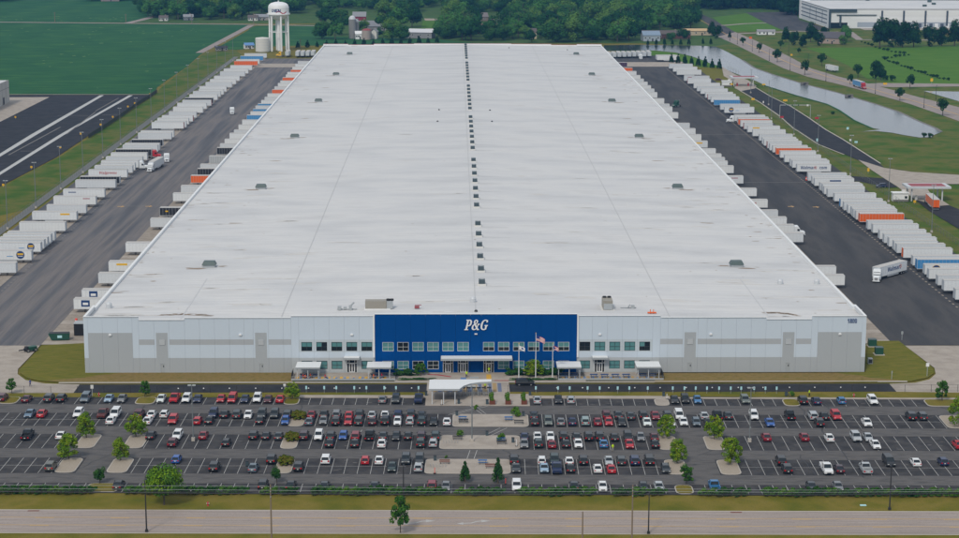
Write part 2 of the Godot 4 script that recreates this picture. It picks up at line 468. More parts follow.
	# canal and ponds lie a little lower than their banks
	var pond := PackedVector2Array([Vector2(118.22, -1488.31), Vector2(147.51, -1494.65), Vector2(194.29, -1484.97), Vector2(205.94, -1477.1), Vector2(207.74, -1423.51), Vector2(208.4, -1353.25), Vector2(207.19, -1289.48), Vector2(211.7, -1241.88), Vector2(220.14, -1182.03), Vector2(231.87, -1123.5), Vector2(240.43, -1065.11), Vector2(245.09, -1022.87), Vector2(245.54, -978.86), Vector2(246.92, -950.82), Vector2(245.78, -934.32), Vector2(238.69, -922.31), Vector2(235.72, -914.47), Vector2(229.38, -912.91), Vector2(224.18, -922.3), Vector2(219.97, -932.28), Vector2(213.42, -939.18), Vector2(205.77, -936.72), Vector2(217.35, -945.36), Vector2(214.45, -950.78), Vector2(212.43, -987.76), Vector2(214.18, -1036.01), Vector2(213.43, -1065.03), Vector2(208.55, -1089.62), Vector2(203.94, -1113.05), Vector2(194.59, -1173.64), Vector2(193.77, -1197.49), Vector2(189.46, -1236.14), Vector2(186.76, -1263.28), Vector2(185.82, -1300.08), Vector2(181.35, -1326.04), Vector2(179.06, -1357.24), Vector2(175.45, -1387.27), Vector2(167.59, -1419.51), Vector2(153.56, -1437.98), Vector2(114.11, -1435.78)])
	ground_piece("canal_water", flat(pond, -0.03), M.water)
	var shore := mb()
	ribbon(PackedVector2Array([Vector2(208.65, -1354.93), Vector2(207.43, -1291), Vector2(211.94, -1243.29), Vector2(220.38, -1183.32), Vector2(232.11, -1124.67), Vector2(240.66, -1066.16), Vector2(245.32, -1023.84), Vector2(245.76, -979.75), Vector2(247.13, -951.66), Vector2(246.19, -935.95)]), 1.8, 0.0, shore)
	ground_piece("canal_rim", shore, M.gravel)
	var reeds := mb()
	ribbon(PackedVector2Array([Vector2(194.08, -1170.48), Vector2(203.43, -1110.2), Vector2(208.04, -1086.89), Vector2(212.92, -1062.42), Vector2(213.68, -1033.54), Vector2(211.96, -985.51), Vector2(214.08, -949.11)]), 1.3, 0.01, reeds)
	ground_piece("canal_bank", reeds, M.crop)
	ground_piece("pond_water", flat(PackedVector2Array([Vector2(286.66, -1136.63), Vector2(307.68, -1132.57), Vector2(368.05, -1129.85), Vector2(319.18, -976.76), Vector2(297.87, -1042.71), Vector2(292.85, -1079.04), Vector2(289.33, -1113.35)]), -0.04), M.water)
	# lawns between the yard and the canal
	ground_piece("lawn", flat(PackedVector2Array([Vector2(173.18, -1378.53), Vector2(183.78, -1285.55), Vector2(186.3, -1210.75), Vector2(178.65, -1181.2), Vector2(163.19, -1184.34), Vector2(164.04, -1304.59)]), -0.1), M.mown)
	ground_piece("lawn", flat(PackedVector2Array([Vector2(123.95, -1433.99), Vector2(153.36, -1436.1), Vector2(167.37, -1417.67), Vector2(175.23, -1385.51), Vector2(178.74, -1354.72), Vector2(184.85, -1293.16), Vector2(170.05, -1296.9), Vector2(161.28, -1340.51), Vector2(144.16, -1348.64), Vector2(124.89, -1418.25)]), -0.09), M.pasture)
	ground_piece("lawn", flat(PackedVector2Array([Vector2(191.25, -1184.47), Vector2(202.31, -1104), Vector2(211.21, -1055.18), Vector2(211.02, -981.03), Vector2(213.01, -928.25), Vector2(228.34, -908.67), Vector2(244.54, -895.43), Vector2(273.22, -832.79), Vector2(257.6, -783.86), Vector2(215.97, -789.72), Vector2(198.47, -795.63), Vector2(190.22, -810.74), Vector2(191.46, -852.73), Vector2(191.67, -922.27), Vector2(191.27, -994.54), Vector2(190.58, -1057.7), Vector2(188.14, -1111.85), Vector2(188.87, -1165.45)]), -0.1), M.bank)

# ------------------------------------------------------------------ truck yards beside the warehouse
func build_yards() -> void:
	ground_piece("west_truck_yard", flat(rect(-158, -480, -110, -1292), 0.0), M.asphalt_pale)
	ground_piece("east_truck_yard", flat(rect(116.5, -480, 167, -1300), 0.0), M.asphalt)
	ground_piece("west_yard_end", flat(rect(-146, -1293, -98, -1362), 0.0), M.concrete)
	ground_piece("west_yard_end", flat(rect(-142, -1322, -96, -1364), 0.01), M.asphalt_pale)
	ground_piece("east_yard_end", flat(rect(110, -1300, 163, -1340), 0.0), M.concrete)
	ground_piece("east_yard_end", flat(rect(106, -1336, 160, -1392), 0.012), M.asphalt)
	ground_piece("parking_pad", flat(rect(-143.5, -482, -138.6, -1380), 0.012), M.apron)
	ground_piece("parking_pad", flat(rect(148.5, -482, 153, -1290), 0.012), M.asphalt_new)
	for side in [[-136.6, -1, "west"], [145.6, 1, "east"]]:
		var st := mb()
		for k in 200:
			var z: float = -486.0 - 4.0 * k
			flat(rect(side[0] - 0.3, z, side[0] + 0.3, z - 1.5), 0.016, st)
		ground_piece(side[2] + "_slot_dashes", st, M.gravel if side[1] < 0 else M.apron)
	# tan turning arrows painted across the yards
	for a in [[Vector3(-128.63, 0, -705.44), 0.8], [Vector3(-118.02, 0, -705.88), 0.8], [Vector3(128.34, 0, -704.81), 0.7], [Vector3(137.73, 0, -703.62), 0.7]]:
		var st := mb()
		flat(rect(a[0].x - a[1], a[0].z - 0.6, a[0].x + a[1], a[0].z + 0.6), 0.016, st)
		flat(PackedVector2Array([Vector2(a[0].x + a[1], a[0].z - 2), Vector2(a[0].x + a[1] + 1.2, a[0].z), Vector2(a[0].x + a[1], a[0].z + 2)]), 0.016, st)
		ground_piece("yard_arrow", st, mat(0.42, 0.26, 0.10))
	for zz in [-706.0, -864.0]:
		var st := mb()
		flat(rect(-137, zz, -111, zz - 0.5), 0.014, st)
		flat(rect(117, zz - 60, 146, zz - 60.5), 0.014, st)
		ground_piece("yard_joint", st, M.gravel)
	# dock aprons: the near slabs one by one, the rest as one sheet
	for s in [[-110.0, -92.4], [102.5, 116.5]]:
		var west: bool = s[0] < 0
		var far := flat(rect(s[0], -610, s[1], -1310), -0.004)
		var ap := ground_piece("dock_apron", far, M.apron)
		var slab_mesh := mb()
		slab(rect(0.03, -1.98, s[1] - s[0] - 0.03, 1.98), -0.06, 0.0, slab_mesh)
		var sm := slab_mesh.commit()
		var base := mb()
		flat(rect(s[0], -482, s[1], -612), -0.05, base)
		obj("joint_bed", base, M.gravel, ap)
		for k in 32:
			obj("slab", sm, M.apron if k % 3 else M.concrete, ap, Vector3(s[0], 0, -484.2 - 4.0 * k))
	# concrete pavement and lawns at the two front corners
	ground_piece("west_pavement", flat(PackedVector2Array([Vector2(-152.07, -481.11), Vector2(-110, -480.87), Vector2(-109.97, -469.53), Vector2(-110.1, -456.05), Vector2(-109.08, -451.05), Vector2(-105.77, -445.18), Vector2(-100.13, -441.7), Vector2(-90.45, -440.69), Vector2(-90.56, -432.7), Vector2(-94.54, -432.36), Vector2(-137.91, -434.1)]), 0.004), M.concrete)
	ground_piece("east_pavement", flat(PackedVector2Array([Vector2(119.32, -479.56), Vector2(165.71, -479.29), Vector2(149.6, -430.43), Vector2(105.1, -432.36), Vector2(106.16, -440.12), Vector2(112.8, -441.22), Vector2(117.03, -444.37), Vector2(119.9, -449.64), Vector2(121.12, -455.65)]), 0.004), M.concrete)
	ground_piece("west_lawn", slab(PackedVector2Array([Vector2(-109.47, -480.87), Vector2(-98.57, -483.27), Vector2(-92.42, -452.14), Vector2(-83.67, -451.89), Vector2(-82.06, -442.73), Vector2(-96.75, -443.01), Vector2(-102.42, -444.39), Vector2(-106.01, -447.31), Vector2(-108.71, -452.04), Vector2(-109.48, -456.04)]), -0.05, 0.1), M.mown)
	ground_piece("east_lawn", slab(PackedVector2Array([Vector2(110.44, -484.58), Vector2(118.89, -484.54), Vector2(120.69, -455.45), Vector2(119.6, -450.24), Vector2(116.92, -445.92), Vector2(112.16, -442.66), Vector2(100.63, -441.77), Vector2(93.25, -441.72), Vector2(95.06, -450.79), Vector2(102.7, -451.34)]), -0.05, 0.1), M.mown)
	ground_piece("west_verge", slab(PackedVector2Array([Vector2(-100.37, -443.99), Vector2(-94.93, -446.08), Vector2(-91.68, -447.03), Vector2(-88.67, -449.35), Vector2(-85.41, -450.51), Vector2(-83.67, -451.89), Vector2(-40.82, -451.62), Vector2(-40.04, -442.56), Vector2(-82.07, -442.78), Vector2(-96.28, -443.11)]), -0.05, 0.104), M.dry)
	ground_piece("east_verge", slab(PackedVector2Array([Vector2(110.44, -442.67), Vector2(106.65, -444.43), Vector2(102.5, -445.82), Vector2(100.03, -448.18), Vector2(97.28, -449.38), Vector2(95.06, -450.79), Vector2(49.75, -450.67), Vector2(48.83, -441.91), Vector2(93.25, -441.72), Vector2(106.62, -442.12)]), -0.05, 0.104), M.dry)
	var k2 := slab(rect(-97, -442.55, 111, -442.0), -0.05, 0.14)
	ground_piece("lane_kerb", k2, M.kerb)
	ground_piece("front_lane", flat(PackedVector2Array([Vector2(-91.66, -440.7), Vector2(106.1, -440.4), Vector2(106.15, -432.72), Vector2(-91.55, -432.89)]), 0.012), M.asphalt_new)
	ground_piece("front_verge", flat(PackedVector2Array([Vector2(-137.52, -432.82), Vector2(-89.88, -432.88), Vector2(-6.16, -433.08), Vector2(-6.11, -429.43), Vector2(-38.13, -428.56), Vector2(-70.17, -428.95), Vector2(-107.99, -428.83), Vector2(-136.54, -429.56)]), 0.016), M.grass)
	ground_piece("front_verge", flat(PackedVector2Array([Vector2(9.44, -433.16), Vector2(106.15, -432.72), Vector2(149.45, -429.97), Vector2(147.52, -424.14), Vector2(105.38, -426.37), Vector2(84.21, -427.59), Vector2(47.48, -429.09), Vector2(9.36, -429.33)]), 0.016), M.grass)
	# entrance drive, guard plaza and truck lanes on the east side
	ground_piece("entrance_drive", flat(PackedVector2Array([Vector2(175.14, -1140.97), Vector2(176.61, -1071.24), Vector2(176.34, -1005.61), Vector2(174.08, -950.73), Vector2(174.47, -940.37), Vector2(174.85, -888), Vector2(179.89, -852.73), Vector2(182.18, -830.9), Vector2(188.39, -808.9), Vector2(189.14, -821.65), Vector2(189.46, -902.93), Vector2(188.51, -942.44), Vector2(189.38, -994.54), Vector2(189.52, -1048.49), Vector2(186.91, -1102.26), Vector2(186.05, -1155.55)]), 0.0), M.asphalt_new)
	var dk := mb()
	ribbon(PackedVector2Array([Vector2(186.81, -1158.01), Vector2(187.42, -1103.94), Vector2(190.16, -1050.52), Vector2(189.99, -996.37), Vector2(189.06, -943.68), Vector2(189.94, -904.06), Vector2(189.65, -821.96)]), 0.7, 0.02, dk)
	ribbon(PackedVector2Array([Vector2(174.17, -1138.58), Vector2(175.86, -1069.12), Vector2(175.64, -1003.74), Vector2(173.4, -948.64), Vector2(173.79, -938.32), Vector2(174.26, -886.17), Vector2(179.31, -851.04)]), 0.7, 0.02, dk)
	ground_piece("drive_kerb", dk, M.kerb)
	ground_piece("guard_plaza", flat(PackedVector2Array([Vector2(182.23, -834.14), Vector2(188.26, -808.29), Vector2(197.32, -796.23), Vector2(215.35, -787.39), Vector2(256.69, -780.99), Vector2(245.33, -745.42), Vector2(208.47, -761.51), Vector2(194.36, -761.53), Vector2(191.13, -740.33), Vector2(190.82, -708.2), Vector2(185.58, -705.85), Vector2(180.79, -722.71), Vector2(181.48, -756.14), Vector2(181.21, -776.82), Vector2(181.16, -801.63)]), 0.004), M.concrete)
	ground_piece("guard_plaza", flat(PackedVector2Array([Vector2(185.93, -1300.85), Vector2(186.82, -1245.28), Vector2(189.18, -1204.08), Vector2(189.26, -1167.95), Vector2(185.28, -1150.66), Vector2(174.25, -1135.01), Vector2(173.24, -1153.05), Vector2(178.81, -1190.88), Vector2(177.47, -1231.19)]), 0.004), M.concrete)
	ground_piece("truck_lane", flat(PackedVector2Array([Vector2(180.79, -722.71), Vector2(185.28, -704.68), Vector2(190.58, -707.25), Vector2(201.53, -629.89), Vector2(190.51, -594.19), Vector2(180.58, -656.51), Vector2(179.6, -694.29)]), 0.02), M.asphalt_new)
	ground_piece("yard_spur", flat(PackedVector2Array([Vector2(166.43, -785.13), Vector2(180.98, -777.67), Vector2(181.08, -761.55), Vector2(181.26, -753.46), Vector2(177.67, -752.14), Vector2(168.85, -768.44), Vector2(164.4, -771.22)]), -0.004), M.asphalt_new)
	ground_piece("east_lawn_strip", flat(rect(167, -480, 176, -1080), -0.09), M.bank)
	# western ramp with its pale concrete strips, still being built
	ground_piece("west_ramp", flat(PackedVector2Array([Vector2(-365.45, -1111.04), Vector2(-180.07, -1111.7), Vector2(-180.58, -1003.06), Vector2(-181.77, -920.04), Vector2(-181.4, -842.83), Vector2(-186.22, -756.76), Vector2(-195.62, -625.7)]), -0.02), M.asphalt_new)
	ground_piece("ramp_kerb", ribbon(PackedVector2Array([Vector2(-366.36, -1113.87), Vector2(-180.52, -1114.53)]), 1.6, 0.0), M.concrete)
	ground_piece("ramp_strip", flat(PackedVector2Array([Vector2(-211.41, -1109.32), Vector2(-209.04, -1109.33), Vector2(-208.1, -921.98), Vector2(-207.23, -844.82), Vector2(-207.14, -774.55), Vector2(-209.71, -784.46), Vector2(-209.79, -855.54), Vector2(-211.06, -921.98)]), 0.0), M.strip)
	ground_piece("ramp_strip", flat(PackedVector2Array([Vector2(-194.23, -1109.38), Vector2(-191.86, -1109.39), Vector2(-194.48, -950.31), Vector2(-194.26, -921.99), Vector2(-193.79, -788.47), Vector2(-193.55, -737.49), Vector2(-195.77, -746.23), Vector2(-195.88, -797.25), Vector2(-196.73, -921.99)]), 0.0), M.strip)
	ground_piece("ramp_apron", flat(PackedVector2Array([Vector2(-336.46, -1093.33), Vector2(-239.16, -1099.16), Vector2(-239.02, -978.1), Vector2(-240.04, -773.21)]), 0.0), M.concrete)
	var rl := mb()
	for l in [[PackedVector2Array([Vector2(-214.97, -1005.78), Vector2(-198.29, -1005.81)])], [PackedVector2Array([Vector2(-206.84, -1080.2), Vector2(-199.05, -1081.83)])], [PackedVector2Array([Vector2(-193.83, -925.93), Vector2(-197.56, -1021.89)])], [PackedVector2Array([Vector2(-198.47, -1026.72), Vector2(-197.7, -1093.79)])], [PackedVector2Array([Vector2(-202.32, -863.07), Vector2(-195.83, -863.07)])], [PackedVector2Array([Vector2(-204.69, -849.48), Vector2(-202.73, -954.48)])], [PackedVector2Array([Vector2(-191.1, -1007.69), Vector2(-183.43, -1010.05)])]]:
		ribbon(l[0], 0.7, 0.005, rl)
	ground_piece("ramp_marking", rl, M.gravel)

# ------------------------------------------------------------------ the car park; its own axes are turned by one degree
const STALL := 2.745
func pkw(u: float, w: float, y := 0.0) -> Vector3:
	return Vector3(u, y, w).rotated(UPV, deg_to_rad(-1.0))

func build_parking() -> void:
	var lot := ground_piece("parking_lot", flat(rect(-190, -427.4, 190, -355.4), 0.02), M.stall)
	lot.rotation_degrees.y = -1.0
	for a in [[-421.1, -413.7], [-402.8, -396.6], [-385.6, -378.9], [-368.1, -361.7]]:
		obj("aisle", flat(rect(-190, a[0], 190, a[1]), 0.026), M.aisle, lot)
	# the two cross aisles between the tree islands
	for a in [[-85.06, -78.51, -84.90, -78.85], [40.94, 47.69, 41.47, 48.13]]:
		obj("aisle", flat(rect(a[0], -396.7, a[1], -385.5), 0.027), M.aisle, lot)
		obj("aisle", flat(rect(a[2], -379.0, a[3], -368.0), 0.027), M.aisle, lot)
	# stall markings
	var st := mb()
	for r in [[2.04, -150.00, -115.17, -427.20, -421.20], [2.04, -110.17, -83.08, -427.20, -421.20], [2.04, -77.88, -48.17, -427.20, -421.20], [2.04, -43.97, -15.85, -427.20, -421.20], [1.71, 11.08, 39.15, -427.20, -421.20], [1.71, 43.15, 69.40, -427.20, -421.20], [1.71, 73.80, 102.85, -427.20, -421.20], [1.71, 112.95, 150.00, -427.20, -421.20], [2.45, -150.00, -45.26, -413.60, -402.90], [2.45, -41.06, -8.87, -413.60, -402.90], [1.57, 10.40, 103.15, -413.60, -402.90], [1.57, 110.25, 150.00, -413.60, -402.90], [2.78, -150.00, -89.50, -396.50, -385.70], [2.78, -74.12, -45.06, -396.50, -385.70], [2.78, -40.86, -11.34, -396.50, -385.70], [1.93, 8.21, 36.76, -396.50, -385.70], [1.93, 52.11, 150.00, -396.50, -385.70], [3.39, -150.00, -89.86, -378.80, -368.20], [3.39, -84.96, -84.90, -378.80, -368.20], [3.39, -74.20, -44.37, -378.80, -368.20], [3.39, -40.17, -13.97, -378.80, -368.20], [2.44, 5.96, 36.98, -378.80, -368.20], [2.44, 52.93, 150.00, -378.80, -368.20], [3.84, -150.00, -80.81, -361.60, -355.80], [3.84, -73.71, -1.00, -361.60, -355.80], [2.87, 1.00, 37.51, -361.60, -355.80], [2.87, 41.71, 150.00, -361.60, -355.80]]:
		# r: phase, first u, last u, w0, w1
		var u: float = r[1] + fposmod(r[0] - r[1], STALL)
		while u < r[2]:
			flat(rect(u - 0.05, r[3], u + 0.05, r[4]), 0.034, st)
			u += STALL
	for r in [[-190, -90.0, -373.5], [-74, -45, -373.5], [-39, -17, -373.5], [6, 37, -373.5], [53, 190, -373.5], [-190, -46, -408.2], [53, 103, -408.2]]:
		flat(rect(r[0], r[2] - 0.05, r[1], r[2] + 0.05), 0.033, st)
	obj("stall_marking", st, M.white_paint, lot)
	# tar lines along the cracks
	var ts := mb()
	var cr := RandomNumberGenerator.new()
	cr.seed = 5
	for s in [[72.16, -433.12, 73.26, -413.83], [73.97, -418.08, 75.29, -396.88], [76.21, -392.29, 76.85, -366.64], [78.10, -428.65, 81.45, -409.75], [66.76, -382.55, 67.56, -368.56], [-80.26, -419.85, -80.56, -416.41], [-43.75, -421.12, -42.27, -408.43], [44.70, -381.60, 50.31, -387.51], [50.31, -387.51, 54.44, -386.07], [-100.70, -404.54, -94.44, -412.02], [30.87, -387.31, 37.08, -384.43], [82.94, -405.68, 84.86, -396.21], [-80.66, -381.03, -85.38, -370.42], [52.89, -382.40, 56.71, -371.86], [103.62, -427.14, 107.01, -416.72], [22.47, -391.73, 24.52, -385.76], [-30.06, -365.57, -24.26, -371.04], [2.80, -387.02, 5.32, -381.19]]:
		var pts := PackedVector2Array()
		for k in 7:
			var t := k / 6.0
			pts.append(Vector2(lerpf(s[0], s[2], t) + cr.randf_range(-0.5, 0.5), lerpf(s[1], s[3], t) + cr.randf_range(-0.2, 0.2)))
		ribbon(pts, 0.22, 0.030, ts)
	obj("crack_seal", ts, M.seal, lot)
	# pale scuffs and oil spots in the stalls
	for pass_ in 2:
		var sp := mb()
		for k in 170:
			var wv: Array = [[-425.5, -422], [-412.5, -404], [-395.5, -386.5], [-378, -369]][k % 4]
			var cu := Vector2(cr.randf_range(-125, 125), cr.randf_range(wv[0], wv[1]))
			var poly := PackedVector2Array()
			for i in 8:
				var a := TAU * i / 8
				poly.append(cu + Vector2(cos(a) * 0.75, sin(a) * 0.4) * cr.randf_range(0.3, 1.2))
			flat(poly, 0.029 + 0.0012 * pass_, sp)
		obj("stall_scuffs", sp, M.aisle if pass_ == 0 else M.seal, lot).set_meta("kind", "stuff")
	# pavements at the head of the first row
	obj("pavement", slab(rect(-44.7, -429.6, -14.5, -427.3), 0.0, 0.14), M.concrete, lot)
	obj("pavement", slab(rect(10.0, -429.6, 43.4, -427.3), 0.0, 0.14), M.concrete, lot)
	obj("pavement", slab(rect(43.4, -428.6, 150, -427.4), 0.0, 0.14), M.concrete, lot)
	obj("pavement", slab(rect(-14.5, -431.0, 10.0, -420.6), 0.0, 0.14), M.concrete, lot)
	# planted islands and paved plazas
	for a in [["pebble", -87.05, -396.20, -385.90, 4.30], ["pebble", -76.57, -396.20, -385.90, 4.30], ["pebble", 39.21, -396.20, -385.90, 4.30], ["pebble", 49.66, -396.20, -385.90, 4.30], ["pebble", -87.41, -378.50, -368.40, 4.30], ["pebble", -76.65, -378.50, -368.40, 4.30], ["pebble", 39.43, -378.50, -368.40, 4.30], ["pebble", 50.48, -378.50, -368.40, 4.30], ["pebble", -43.16, -413.30, -403.10, 3.60], ["pebble", -42.96, -396.20, -385.90, 3.60], ["pebble", -42.27, -378.50, -368.40, 3.60], ["pebble", 106.70, -413.30, -403.10, 6.50], ["grass", -112.67, -427.20, -421.30, 4.40], ["grass", -80.48, -427.20, -421.30, 4.60], ["grass", -46.07, -427.20, -421.30, 3.60], ["concrete", 41.15, -427.20, -421.30, 3.40], ["grass", 71.60, -427.20, -421.30, 3.80], ["grass", 107.90, -427.20, -421.30, 9.50], ["grass", -77.26, -361.20, -355.60, 6.50], ["grass", 39.61, -361.20, -355.60, 3.60]]:
		# kind, u, w0, w1, width
		var poly := rounded(rect(a[1] - a[4] / 2, a[2], a[1] + a[4] / 2, a[3]), 1.6)
		obj("island_kerb", slab(poly, 0.0, 0.15), M.kerb, lot)
		var inner := rounded(rect(a[1] - a[4] / 2 + 0.2, a[2] + 0.2, a[1] + a[4] / 2 - 0.2, a[3] - 0.2), 1.45)
		obj("island_bed", slab(inner, 0.1, 0.175), M.pebble if a[0] == "pebble" else M.grass if a[0] == "grass" else M.concrete, lot)
	for a in [[-7.87, 9.40, -413.30, -403.20], [-10.34, 7.21, -396.20, -386.00], [-12.97, 4.96, -378.50, -368.50]]:
		var poly := rounded(rect(a[0], a[2], a[1], a[3]), 1.4)
		obj("plaza_kerb", slab(poly, 0.0, 0.13), M.kerb, lot)
		var pz := obj("plaza", slab(rounded(rect(a[0] + 0.2, a[2] + 0.2, a[1] - 0.2, a[3] - 0.2), 1.3), 0.08, 0.15), M.concrete, lot)
		pz.name = "plaza"
	# white walking lines across the aisles
	var wk := mb()
	for s in [[-8.97, -412.94, 0.67, -422.48], [-8.05, -412.95, 2.31, -422.50], [-1.17, -413.87, -4.00, -420.68], [-0.25, -413.88, -2.83, -420.70], [-0.67, -396.09, 2.90, -402.42], [0.65, -396.10, 4.46, -402.44], [-4.23, -378.94, -3.65, -385.11], [-2.75, -378.96, -2.15, -385.12], [-28.50, -396.57, -27.88, -400.51]]:
		ribbon(PackedVector2Array([Vector2(s[0], s[1]), Vector2(s[2], s[3])]), 0.12, 0.036, wk)
	obj("walkway_marking", wk, M.white_paint, lot)
	# road, its markings and verges in the same axes
	var verge := ground_piece("roadside_grass", flat(rect(-190, -355.4, 190, -344.9), 0.018), M.grass)
	verge.rotation_degrees.y = -1.0
	var road := ground_piece("street", flat(rect(-190, -344.9, 190, -331.9), 0.022), M.road)
	road.rotation_degrees.y = -0.8
	road.position = pkw(0, -338.4) - Vector3(0, 0, -338.4).rotated(UPV, deg_to_rad(-0.8))
	road.position.y = 0.0
	obj("road_edge", slab(rect(-190, -345.2, 190, -344.9), 0.0, 0.06), M.kerb, road)
	obj("road_edge", slab(rect(-190, -331.9, 190, -331.6), 0.0, 0.06), M.kerb, road)
	var ym := mb()
	for w in [-340.7, -336.3]:
		flat(rect(-190, w - 0.06, 190, w + 0.06), 0.03, ym)
		for k in 26:
			var u: float = -188.0 + k * 14.5
			flat(rect(u, w + 0.25, u + 3.6, w + 0.39), 0.03, ym)
	obj("lane_marking", ym, M.yellow_paint, road)
	for u in [-12.90, -2.34]:
		var am := mb()
		ribbon(PackedVector2Array([Vector2(u - 2.2, -337.6), Vector2(u - 0.6, -337.8), Vector2(u + 0.4, -338.7), Vector2(u + 1.4, -339.0)]), 0.35, 0.032, am)
		flat(PackedVector2Array([Vector2(u + 1.3, -339.7), Vector2(u + 3.0, -339.0), Vector2(u + 1.3, -338.3)]), 0.032, am)
		flat(PackedVector2Array([Vector2(u - 2.1, -338.2), Vector2(u - 3.4, -337.4), Vector2(u - 2.1, -336.9)]), 0.032, am)
		obj("turn_arrow", am, M.white_paint, road)
	var dv := ground_piece("near_verge", flat(rect(-190, -331.6, 190, -250), 0.012), M.grass)
	dv.rotation_degrees.y = -0.8
	dv.position = road.position

# ------------------------------------------------------------------ the warehouse
const XC := 5.05       # its middle line
const ZF := -451.8     # its front
const ZB := -1310.0    # its back
const HALF := 97.45
const C_WHITE := Color(0.525, 0.60, 0.69)
const C_GREY := Color(0.375, 0.405, 0.435)
const C_BAND := Color(0.385, 0.415, 0.44)
const C_BLUE := Color(0.002, 0.055, 0.235)

func wall_colour(off: float, y: float) -> Color:
	if off < 25.15: return C_BLUE
	for c in [78.1, 53.5]:
		if absf(off - c) < 1.45 and y < 10.27: return C_GREY
		if absf(off - c) < 1.85 and y > 3.86: return C_WHITE
	if off > 85.4 and off < 96.4 and y < 10.27: return C_GREY
	if y < 3.86: return C_GREY if off > 46.0 else Color(0.42, 0.455, 0.48)
	if off > 46.0 and off < 83.8 and y > 7.19 and y < 8.59: return C_BAND
	if off > 25.6 and off < 44.1 and y > 5.3 and y < 8.5: return Color(0.47, 0.53, 0.58)
	return C_WHITE

func parapet(off: float) -> float:
	if off < 25.15: return 15.0
	if off < 46.0: return 14.5
	if off < 72.4: return 14.05
	if off < 83.8: return 13.55
	return 14.35

func roof_y(x: float) -> float:
	return 14.45 - absf(x - XC) / HALF * 1.35

# one tilt-up panel with its paint zones and its openings cut out; its front face is 0.03 proud at the blue entrance
func wall_panel(sgn: float, o0: float, o1: float, holes: Array, parent: Node) -> void:
	var xs := [o0 + 0.012, o1 - 0.012]
	var ys := [0.0, 3.86, 7.19, 8.59, 10.27, 5.3, 8.5, parapet((o0 + o1) / 2)]
	for e in [76.65, 79.55, 52.05, 54.95, 76.25, 79.95, 51.65, 55.35, 96.4, 85.4, 83.8, 25.6, 44.1]:
		if e > o0 + 0.03 and e < o1 - 0.03: xs.append(e)
	for h in holes:
		xs.append_array([h[0], h[1]])
		ys.append_array([h[2], h[3]])
	xs.sort()
	ys.sort()
	var st := mb()
	var proud := 0.25 if o1 <= 25.16 else 0.0
	var zf := ZF + proud
	for i in xs.size() - 1:
		for j in ys.size() - 1:
			if xs[i + 1] - xs[i] < 0.001 or ys[j + 1] - ys[j] < 0.001: continue
			var xm: float = (xs[i] + xs[i + 1]) / 2
			var ym: float = (ys[j] + ys[j + 1]) / 2
			var open := false
			for h in holes:
				if xm > h[0] and xm < h[1] and ym > h[2] and ym < h[3]: open = true
			if open: continue
			var a: float = XC + sgn * xs[i]
			var b: float = XC + sgn * xs[i + 1]
			if a > b:
				var t := a; a = b; b = t
			quad(st, Vector3(a, ys[j], zf), Vector3(b, ys[j], zf), Vector3(b, ys[j + 1], zf), Vector3(a, ys[j + 1], zf), wall_colour(xm, ym))
	# edges, top and the reveals of the openings
	var x0: float = XC + sgn * xs[0]
	var x1: float = XC + sgn * xs[-1]
	if x0 > x1:
		var t := x0; x0 = x1; x1 = t
	var top: float = ys[-1]
	var zb := ZF - 0.3
	var col := wall_colour((o0 + o1) / 2, top - 0.2)
	quad(st, Vector3(x0, top, zf), Vector3(x1, top, zf), Vector3(x1, top, zb), Vector3(x0, top, zb), col)
	quad(st, Vector3(x1, 0, zf), Vector3(x1, 0, zb), Vector3(x1, top, zb), Vector3(x1, top, zf), col)
	quad(st, Vector3(x0, 0, zb), Vector3(x0, 0, zf), Vector3(x0, top, zf), Vector3(x0, top, zb), col)
	for h in holes:
		var a: float = minf(XC + sgn * h[0], XC + sgn * h[1])
		var b: float = maxf(XC + sgn * h[0], XC + sgn * h[1])
		var c2 := wall_colour((h[0] + h[1]) / 2, h[3] + 0.1)
		quad(st, Vector3(a, h[2], zf), Vector3(b, h[2], zf), Vector3(b, h[2], zb), Vector3(a, h[2], zb), c2)
		quad(st, Vector3(a, h[3], zb), Vector3(b, h[3], zb), Vector3(b, h[3], zf), Vector3(a, h[3], zf), c2)
		quad(st, Vector3(a, h[2], zf), Vector3(a, h[2], zb), Vector3(a, h[3], zb), Vector3(a, h[3], zf), c2)
		quad(st, Vector3(b, h[2], zb), Vector3(b, h[2], zf), Vector3(b, h[3], zf), Vector3(b, h[3], zb), c2)
	obj("panel", st, M.wall, parent)

var pane_count := 0
func window(parent: Node, cx: float, y0: float, y1: float, w: float, zf: float, look: int) -> void:
	# frame with mullions, panes behind; look: which panes show the dark room
	var win := Node3D.new()
	win.name = "window"
	parent.add_child(win, true)
	win.position = Vector3(cx, 0, zf)
	var st := mb()
	var f := 0.09
	bx(st, Vector3(0, y0 + f / 2, -0.08), Vector3(w, f, 0.14))
	bx(st, Vector3(0, y1 - f / 2, -0.08), Vector3(w, f, 0.14))
	for x in [-w / 2 + f / 2, w / 2 - f / 2]:
		bx(st, Vector3(x, (y0 + y1) / 2, -0.08), Vector3(f, y1 - y0 - 2 * f, 0.14))
	bx(st, Vector3(0, (y0 + y1) / 2, -0.085), Vector3(0.06, y1 - y0 - 2 * f, 0.1))
	var ym := lerpf(y0, y1, 0.46)
	bx(st, Vector3(0, ym, -0.09), Vector3(w - 2 * f, 0.06, 0.08))
	obj("frame", st, M.frame if absf(cx - XC) < 25.2 else M.frame_dark, win)
	for i in 2:
		for j in 2:
			var x := (-w / 4 if i == 0 else w / 4)
			var a := y0 if j == 0 else ym
			var b := ym if j == 0 else y1
			var dark := (look == 1 and j == 0) or (look == 2 and (j == 0 or i == 1)) or look == 3
			obj("pane", box_mesh(Vector3(x, (a + b) / 2, -0.14), Vector3(w / 2 - 0.02, b - a - 0.02, 0.02)), M.glass_dark if dark else M.glass, win)

